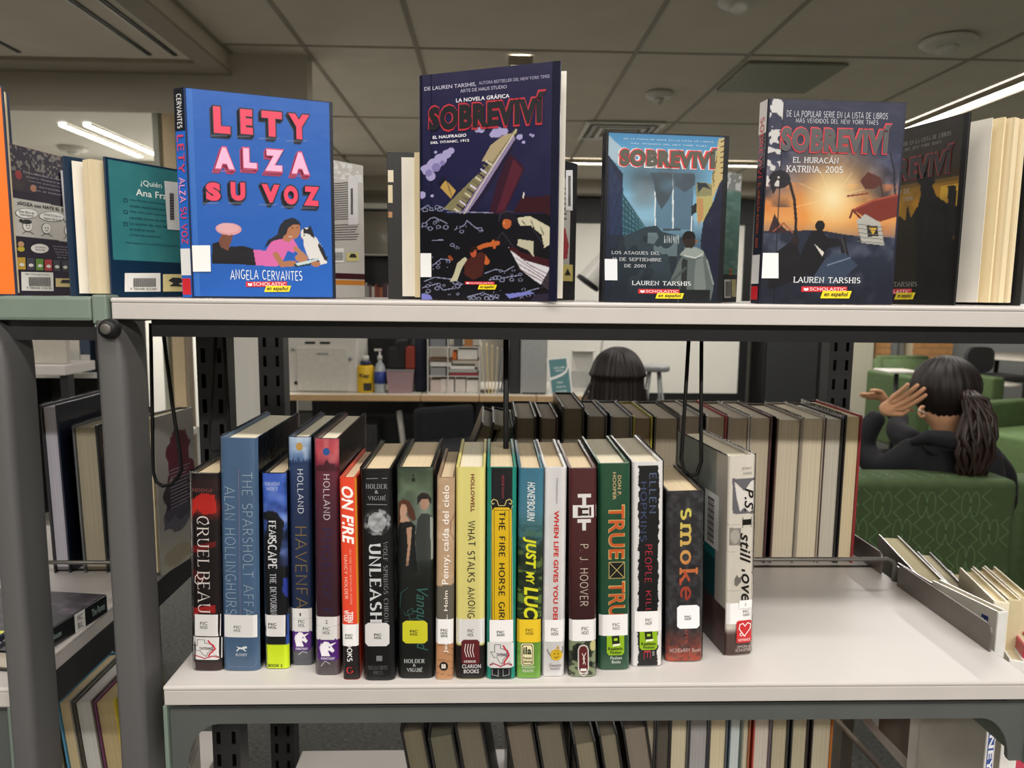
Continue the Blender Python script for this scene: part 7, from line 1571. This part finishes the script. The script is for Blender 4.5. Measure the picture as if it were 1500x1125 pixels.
def armchair(cx, Y, rz, W, label, hb=.86, ha=.60):
    e = empty('armchair', (cx, Y, 0), rz, label, 'armchair', 'green armchairs')
    rbox('seat', (-W/2+.13, -.35, .14), (W/2-.13, .28, .43), mat('bright_green', '#667f50', .85, var=.1, scale=20), e, .04)
    bm = bmesh.new(); bm_prism(bm, [(.18, .12), (.40, .12), (.48, hb), (.34, hb)], -W/2+.13, W/2-.13, axis=0)
    bmesh.ops.bevel(bm, geom=bm.edges[:], offset=.03, segments=3, affect='EDGES'); bm_link('backrest', bm, M_GSOFA, e, True)
    for s in (-1, 1):
        rbox('armrest', (s*W/2-(.12 if s > 0 else 0), -.36, .12), (s*W/2+(.12 if s < 0 else 0), .34, ha), M_GSOFA, e, .03)
        for yy in (-.28, .25): tube('leg', [(s*(W/2-.06), yy, 0.001), (s*(W/2-.06), yy, .12)], .02, M_DSTEEL, e)
    return e
armchair(P(1365, 560, Y=6.3)[0], 6.3, 0.12, .80, 'green armchair in the distance behind the raised hand', hb=P(1370, 523, Y=6.6)[2], ha=P(1290, 548, Y=6.2)[2])
armchair(P(1516, 600, Y=5.3)[0], 5.2, -1.2, .80, 'green armchair at the right picture edge, behind the ponytail', hb=.72, ha=.62)
X = P(1300, 548, Y=6.0)[0]; 
e = empty('tablet_arm', (X+.02, 5.78, 0), label='small white tray table beside the distant green armchair', cat='table'); z = P(1300, 547, Y=5.8)[2]
box('tray_top', (-.13, 0, z), (.13, .25, z+.02), M_PLAST, e, bev=.008); tube('tray_post', [(0, .12, 0.01), (0, .12, z)], .018, M_DSTEEL, e); lathe('tray_base', [(.12, 0), (.12, .012), (.03, .02)], M_DSTEEL, e, loc=(0, .12, 0))
# round white table, black chair
Y = 7.6; X = P(1500, 524, Y=Y)[0]; z = P(1470, 522, Y=Y)[2]
e = empty('round_table', (X+.1, Y, 0), label='round white table with black legs in the far right corner', cat='table')
lathe('tabletop', [(.58, z-.025), (.6, z-.012), (.59, z)], M_DESKTOP, e, 48)
for k in range(4): t = math.pi/4+k*math.pi/2; tube('leg', [(.32*math.cos(t), .32*math.sin(t), z-.026), (.34*math.cos(t), .34*math.sin(t), .005)], .022, M_BLACK, e)
X = P(1434, 530, Y=7.0)[0]; zz = P(1434, 546, Y=7.0)[2]; ztp = P(1434, 508, Y=7.0)[2]
e = empty('task_chair', (X, 7.0, 0), .25, 'charcoal chair with a rounded back beside the round table', 'chair')
bm = bmesh.new(); bm_prism(bm, [(.16*math.cos(t)*1.0 if False else .17*(abs(math.cos(t))**.6)*(1 if math.cos(t) > 0 else -1), zz+(ztp-zz)*.5+(ztp-zz)*.5*(abs(math.sin(t))**.6)*(1 if math.sin(t) > 0 else -1)) for t in [2*math.pi*k/24 for k in range(24)]], -.02, .02, axis=1)
bm_link('backrest', bm, M_DARKPL, e); box('seat', (-.1, -.35, zz-.06), (.26, .0, zz), M_DARKPL, e, bev=.02)
for sx_ in (-.08, .22):
    for sy_ in (-.32, -.03): tube('leg', [(sx_, sy_, zz-.06), (sx_*1.15, sy_*1.1, .005)], .011, M_BLACK, e)
X = P(1448, 563, Y=6.4)[0]; z = P(1448, 561, Y=6.4)[2]
e = empty('side_table', (X+.08, 6.45, 0), label='low white side table below the charcoal chair', cat='table')
lathe('tabletop', [(.20, z-.02), (.2, z)], M_DESKTOP, e, 32); tube('table_post', [(0, 0, .01), (0, 0, z-.02)], .025, M_BLACK, e); lathe('table_base', [(.16, 0), (.16, .012), (.03, .02)], M_BLACK, e)
# bookcases seen far behind
def bookcase(cx, Y, W, H, label, n_shelf=3, seed=1, zs=None):
    e = empty('bookcase', (cx, Y, 0), label=label, cat='bookcase', group='distant bookcases')
    for s in (-1, 1): box('side_panel', (s*W/2-.012, 0, 0), (s*W/2+.012, .30, H), M_DSTEEL, e)
    box('back_panel', (-W/2+.013, .285, .02), (W/2-.013, .30, H), M_DARKPL, e)
    for k in range(n_shelf+1): z = .08+(H-.1)*k/n_shelf; box('shelf', (-W/2+.013, 0, z-.015), (W/2-.013, .284, z), M_PLAST, e)
    return e
rb = random.Random(3)
ORD = ['first', 'second', 'third', 'fourth', 'fifth', 'sixth', 'seventh', 'eighth', 'ninth', 'tenth', 'eleventh', 'twelfth']
def fill(e, W, Y, cx, z, where, n, group):
    x = -W/2+.03
    for k in range(n):
        t = .018+rb.random()*.02; h = .2+rb.random()*.06; c_, cn = rb.choice([('#8a3a34', 'brick red'), ('#3c4a5c', 'slate blue'), ('#d8d2c4', 'cream'), ('#26282c', 'black'), ('#b8763c', 'orange brown'), ('#6c7a6a', 'sage'), ('#54303c', 'plum'), ('#a8a49c', 'grey')])
        if x+t > W/2-.02: break
        o = empty('book', (cx+x, Y+.03, z+.001), label=cn+' book, '+ORD[k]+' from the left on '+where, cat='book', group=group)
        m_ = mat('fb%s' % c_, c_, .5)
        box('cover', (0, 0, 0), (t, .15, h), m_, o, bev=.001, seg=1); box('spine_label', (.001, -.0012, h*.12), (t-.001, -.0002, h*.26), M_PLAST, o)
        x += t+.001
for (px, Y, W, H, lb) in ((549, 8.75, .42, 1.86, 'tall dark bookcase against the far left wall between the display books'), (122, 2.4, .34, 1.675, 'bookcase with colourful books seen between the grey posts at left')):
    X = P(px, 500, Y=Y)[0] if px == 549 else P(146, 520, Y=Y)[0]-.17; e = bookcase(X, Y, W, H, lb)
    if px == 549: fill(e, W, Y, X, .08+(H-.1)*2/3, 'the shelf of the tall dark bookcase', 12, 'books in the tall dark bookcase')
    else: fill(e, W, Y, X, .08+(H-.1)*2/3, 'the bookcase between the posts', 12, 'books in the left bookcase')
X = P(67, 540, Y=2.2)[0]; z = P(67, 550, Y=2.2)[2]
e = empty('side_shelf', (X, 2.2, 0), label='white shelf on grey legs seen above the tall dark book at left', cat='shelf'); box('shelf_top', (-.10, 0, z), (.055, .17, z+.03), M_SHELF, e, bev=.003)
for x in (-.08, .04): box('leg', (x-.012, .02, 0), (x+.012, .05, z-.0005), M_DSTEEL, e)
t = box('picture_book', (0, 0, 0), (.13, .02, .13), mat('pb_cover', '#b8b2a6', .5), None, loc=(X-.09, 2.24, z+.031), bev=.002); tag(t, 'pale picture book standing on the white shelf at far left', 'book')
# ================================================================== PEOPLE
def skin_mesh(name, pts, edges, m, parent, sub=2, root=0):
    me = bpy.data.meshes.new(name); me.from_pydata([p[:3] for p in pts], edges, []); o = link(name, me, m, parent)
    o.modifiers.new('skin', 'SKIN'); o.modifiers['skin'].use_smooth_shade = True
    for i, v in enumerate(me.skin_vertices[0].data):
        r = pts[i][3]; v.radius = (r, r) if not hasattr(r, '__len__') else r; v.use_root = (i == root)
    s = o.modifiers.new('sub', 'SUBSURF'); s.levels = sub; s.render_levels = sub
    return o
def hair_cap(name, c, rx, ry, rz, m, parent, groove=.004, drop=0.0, seed=1, cut=None, nose=None):
    bm = bmesh.new(); bmesh.ops.create_uvsphere(bm, u_segments=96, v_segments=40, radius=1); rr = random.Random(seed); ph = [rr.random()*6 for _ in range(6)]
    for v in bm.verts:
        a = math.atan2(v.co.y, v.co.x); z = v.co.z
        g = groove*(math.sin(a*23+ph[0]+z*2)+.6*math.sin(a*41+ph[1]-z*3)+.5*math.sin(a*11+ph[2]))
        k = 1+(drop*(-z) if z < 0 else 0)
        v.co = Vector((c[0]+v.co.x*rx*(1 if z > 0 else 1-.10*abs(z))*1.0+math.cos(a)*g, c[1]+v.co.y*ry+math.sin(a)*g, c[2]+z*rz*k))
    return bm_link(name, bm, m, parent, True)
# ---- person seated at the desk side: seen from behind
PY = 2.75; hc = P(906, 553, Y=PY); sc_ = PY/FPX
p1 = empty('person', (hc[0], PY, 0), label='person with long straight black hair seated with back to the viewer', cat='person')
L = lambda px, py, dy=0: tuple(P(px, py, Y=PY+dy)-np.array((hc[0], PY, 0)))
B = [(L(906, 760)[0], L(906, 760)[1], .64, .15), (*L(906, 690), .13), (*L(906, 650), .10), (*L(906, 612), .052), (*L(906, 585, .02), .07), (*L(906, 556, .03), .085), (*L(906, 535, .03), .07), (*L(868, 652), .062), (*L(850, 700, .05), .045), (*L(862, 730, .2), .036), (*L(944, 652), .062), (*L(962, 700, .05), .045), (*L(950, 730, .2), .036)]
skin_mesh('body', B, [(0, 1), (1, 2), (2, 3), (3, 4), (4, 5), (5, 6), (2, 7), (7, 8), (8, 9), (2, 10), (10, 11), (11, 12)], M_SKIN, p1)
Bc = [(x, y, z, r+.012) for (x, y, z, r) in (B[0], B[1], B[2], B[7], B[8], B[9], B[10], B[11], B[12])]
skin_mesh('black_top', Bc, [(0, 1), (1, 2), (2, 3), (3, 4), (4, 5), (2, 6), (6, 7), (7, 8)], M_CLOTH, p1)
e = empty('office_chair', (hc[0], 2.74, 0), label='black stool the person with straight hair sits on', cat='chair')
lathe('seat', [(.19, .44), (.21, .46), (.20, .485), (.05, .492)], M_DARKPL, e, 28); tube('gas_column', [(0, 0, .08), (0, 0, .44)], .022, M_DSTEEL, e); lathe('stool_base', [(.22, .0), (.22, .015), (.03, .06)], M_DARKPL, e, 28)
bm = bmesh.new(); bmesh.ops.create_uvsphere(bm, u_segments=120, v_segments=48, radius=1)
for v in bm.verts:
    a = math.atan2(v.co.y, v.co.x); z = v.co.z; g = .0035*(math.sin(a*31+z)+.7*math.sin(a*53-z*4)+.6*math.sin(a*13))
    rx = .100 if z > .3 else .100+.026*min(1, (.3-z)/1.2); hz = .115 if z > 0 else .26
    f_ = 1 if z > 0 else (1/max(.25, math.sqrt(max(0.0, 1-z*z)))*.9 if z > -.93 else 3.2)
    f_ = min(f_, 2.2)
    v.co = Vector((v.co.x*rx*f_+math.cos(a)*g, .02+v.co.y*.105*min(f_, 1.3)+math.sin(a)*g, hc[2]+z*hz))
bm_link('hair', bm, M_HAIR, p1, True)
for (a, b_) in (((866, 560), (848, 596)), ((864, 575), (852, 600)), ((946, 570), (953, 600))): tube('hair_strand', [L(*a, -.03), L((a[0]+b_[0])/2-2, (a[1]+b_[1])/2+4, -.03), L(*b_, -.03)], [.006, .006, .002], M_HAIR, p1)
# ---- person on the sofa with a raised hand
PY = 2.67; o0 = P(1390, 700, Y=PY)
p2_ = empty('person', (o0[0], PY, 0), label='person with a dark ponytail and black hoodie raising a hand, seated on the green sofa', cat='person')
L = lambda px, py, dy=0: tuple(P(px, py, Y=PY+dy)-np.array((o0[0], PY, 0)))
# clothed body
T = [(*L(1395, 790, .05), .17), (*L(1395, 735, .03), (.17, .12)), (*L(1390, 690, 0), (.16, .11)), (*L(1382, 658, 0), (.10, .085)),
     (*L(1330, 668, .0), .075), (*L(1288, 690, .06), .058), (*L(1262, 655, .14), .050), (*L(1270, 630, .13), .045), (*L(1290, 604, .11), .034),
     (*L(1440, 672, .02), .078), (*L(1466, 700, .06), .062), (*L(1470, 745, .18), .05),
     (*L(1385, 820, .35), .11), (*L(1350, 860, .75), .08)]
E_ = [(0, 1), (1, 2), (2, 3), (2, 4), (4, 5), (5, 6), (6, 7), (7, 8), (2, 9), (9, 10), (10, 11), (0, 12), (12, 13)]
skin_mesh('hoodie', T, E_, M_CLOTH, p2_)
# second sleeve: the other arm reaching forward and up to the left
T2 = [(*L(1345, 652, .10), .055), (*L(1312, 632, .24), .048), (*L(1318, 612, .36), .04), (*L(1296, 588, .38), .032)]
skin_mesh('hoodie_sleeve', T2, [(0, 1), (1, 2), (2, 3)], M_CLOTH, p2_)
tube('hood_fold', [L(1335, 648, -.06), L(1360, 640, -.10), L(1390, 644, -.12), L(1420, 652, -.11), L(1445, 662, -.07)], [.012, .026, .032, .026, .010], M_CLOTH, p2_, n=14)
# neck and head, facing left and away
hc = np.array(L(1381, 572, .02))
Hd = [(*L(1392, 640, .0), .05), (*L(1386, 622, .0), .048), (*L(1378, 603, .01), .066), (hc[0], hc[1], hc[2], .088), (hc[0]+.004, hc[1], hc[2]+.045, .070),
      (hc[0]-.060, hc[1]+.03, hc[2]-.072, .030), (hc[0]-.070, hc[1]+.045, hc[2]-.045, .034)]
skin_mesh('head', Hd, [(0, 1), (1, 2), (2, 3), (3, 4), (2, 5), (3, 6)], M_SKIN, p2_, root=0)
lathe('nose', [(.012, 0), (.010, .012), (.004, .026)], M_SKIN, p2_, 12, loc=(hc[0]-.092, hc[1]+.055, hc[2]-.045), rot=(0, -1.2, -.5))
for (dx, dy) in ((-.080, .022), (-.050, .080)): lathe('eye', [(.001, -.004), (.010, 0), (.001, .004)], M_DARKPL, p2_, 12, loc=(hc[0]+dx, hc[1]+dy, hc[2]-.012), rot=(0, 1.4, -.5))
box('mouth', (-.012, -.002, -.003), (.012, .002, .003), mat('lip_colour', '#a85a50', .5), p2_, loc=(hc[0]-.086, hc[1]+.05, hc[2]-.082), rot=(0, 0, -1.0), bev=.001, seg=1)
ea = L(1351, 603, -.055); bm = bmesh.new()
bm_tube(bm, [(ea[0]+.012*math.cos(t), ea[1], ea[2]+.019*math.sin(t)) for t in [math.radians(60+k*26) for k in range(11)]], .005, 8); bm_link('ear', bm, M_SKIN, p2_, True)
tube('glasses_arm', [L(1345, 600, -.07), L(1354, 604, -.07), L(1358, 609, -.06)], .0018, M_PLAST, p2_)
cap = hair_cap('hair', (hc[0]+.006, hc[1]-.006, hc[2]+.014), .118, .112, .118, M_HAIR, p2_, .0022, drop=.10, seed=4)
# ponytail: a bundle of wavy strands
rp = random.Random(9); bm = bmesh.new()
for k in range(64):
    a = rp.random()*6.28; rr = rp.random()**.5
    pts = []; rad = []
    for i, (px, py, wd) in enumerate([(1419, 575, .014), (1431, 586, .036), (1436, 608, .052), (1430, 638, .064), (1428, 664, .066), (1424, 688, .056), (1418, 708+rp.random()*14-10, .034)]):
        c_ = L(px, py, -.10-.012*i if i < 3 else -.145); w_ = wd*rr
        pts.append((c_[0]+w_*math.cos(a+i*.25)+.016*math.sin(i*1.7+k*.35), c_[1]+w_*.6*math.sin(a+i*.25), c_[2]+.006*math.sin(k))); rad.append([.006, .0085, .009, .009, .008, .006, .001][i])
    bm_tube(bm, pts, rad, 6)
pt = bm_link('ponytail', bm, M_HAIR2, p2_, True); pt['kind'] = 'stuff'
lathe('hair_tie', [(.012, -.006), (.017, 0), (.012, .006)], M_BLACK, p2_, 16, loc=L(1419, 577, -.09), rot=(0, 1.0, 0))
# hands: palm with five separate fingers
def hand(name, wr, kn, tips, thumb, parent, s=1.0):
    """wr wrist, kn four knuckle points, tips four fingertip points (index..little), thumb three points"""
    pts = []; ed = []
    w = Vector(wr); K = [Vector(k) for k in kn]
    mid = sum(K, Vector())/4
    pts += [(*w, .024*s), (*(w.lerp(mid, .5)), .034*s)]; ed.append((0, 1))
    for i, k in enumerate(K):
        t = Vector(tips[i]); n0 = len(pts); base = w.lerp(k, .62)
        bend = Vector((0, -.005, 0))
        for j, (q_, r) in enumerate(((base, .015), (k, .0115), (k.lerp(t, .42)+bend, .0095), (k.lerp(t, .74)+bend, .0085), (t, .0068))):
            pts.append((*q_, r*s)); ed.append((1, n0) if j == 0 else (n0+j-1, n0+j))
    n0 = len(pts)
    for j, (q_, r) in enumerate(zip(thumb, (.014, .011, .0085))): pts.append((*q_, r*s)); ed.append((1, n0) if j == 0 else (n0+j-1, n0+j))
    return skin_mesh(name, pts, ed, M_SKIN, parent)
hand('raised_hand', L(1288, 602, .10), [L(1311, 580, .04), L(1317, 585, .03), L(1322, 591, .02), L(1325, 598, .02)],
     [L(1331, 561.5, -.02), L(1346, 562.5, -.04), L(1356, 567.5, -.05), L(1358, 577, -.05)], [L(1312, 606, .05), L(1322, 606, .03), L(1331, 600, .06)], p2_)
for o in p2_.children: pass
hand('other_hand', L(1300, 590, .36), [L(1289, 577, .36), L(1288, 579, .36), L(1288, 581, .36), L(1288, 583, .37)],
     [L(1260, 577, .34), L(1258, 579, .35), L(1262, 581, .36), L(1268, 583, .37)], [L(1290, 574, .35), L(1282, 572, .33), L(1274, 572, .33)], p2_, .8)
# white desk lamp whose head shows between the ship book and the smallest book
X = P(874, 400, Y=4.95)[0]; z1 = P(868, 385, Y=4.95)[2]
e = empty('desk_lamp', (X+.06, 5.18, dz+.001), label='white desk lamp head with a black rim showing beside the smallest display book', cat='lamp')
lathe('lamp_base', [(.09, 0), (.09, .015), (.02, .03)], M_BLACK, e, 24); tube('lamp_arm', [(0, 0, .02), (.02, 0, .3), (.10, 0, z1-dz+.12)], .010, M_PLAST, e)
lathe('lamp_shade', [(.045, .26), (.06, .20), (.085, .02), (.088, 0)], M_PLAST, e, 28, loc=(-.085, 0, z1-dz-.13), rot=(0, .62, 0)); lathe('black_rim', [(.0885, .012), (.091, .006), (.091, -.012), (.0885, -.014)], M_BLACK, e, 28, loc=(-.085, 0, z1-dz-.13), rot=(0, .62, 0))
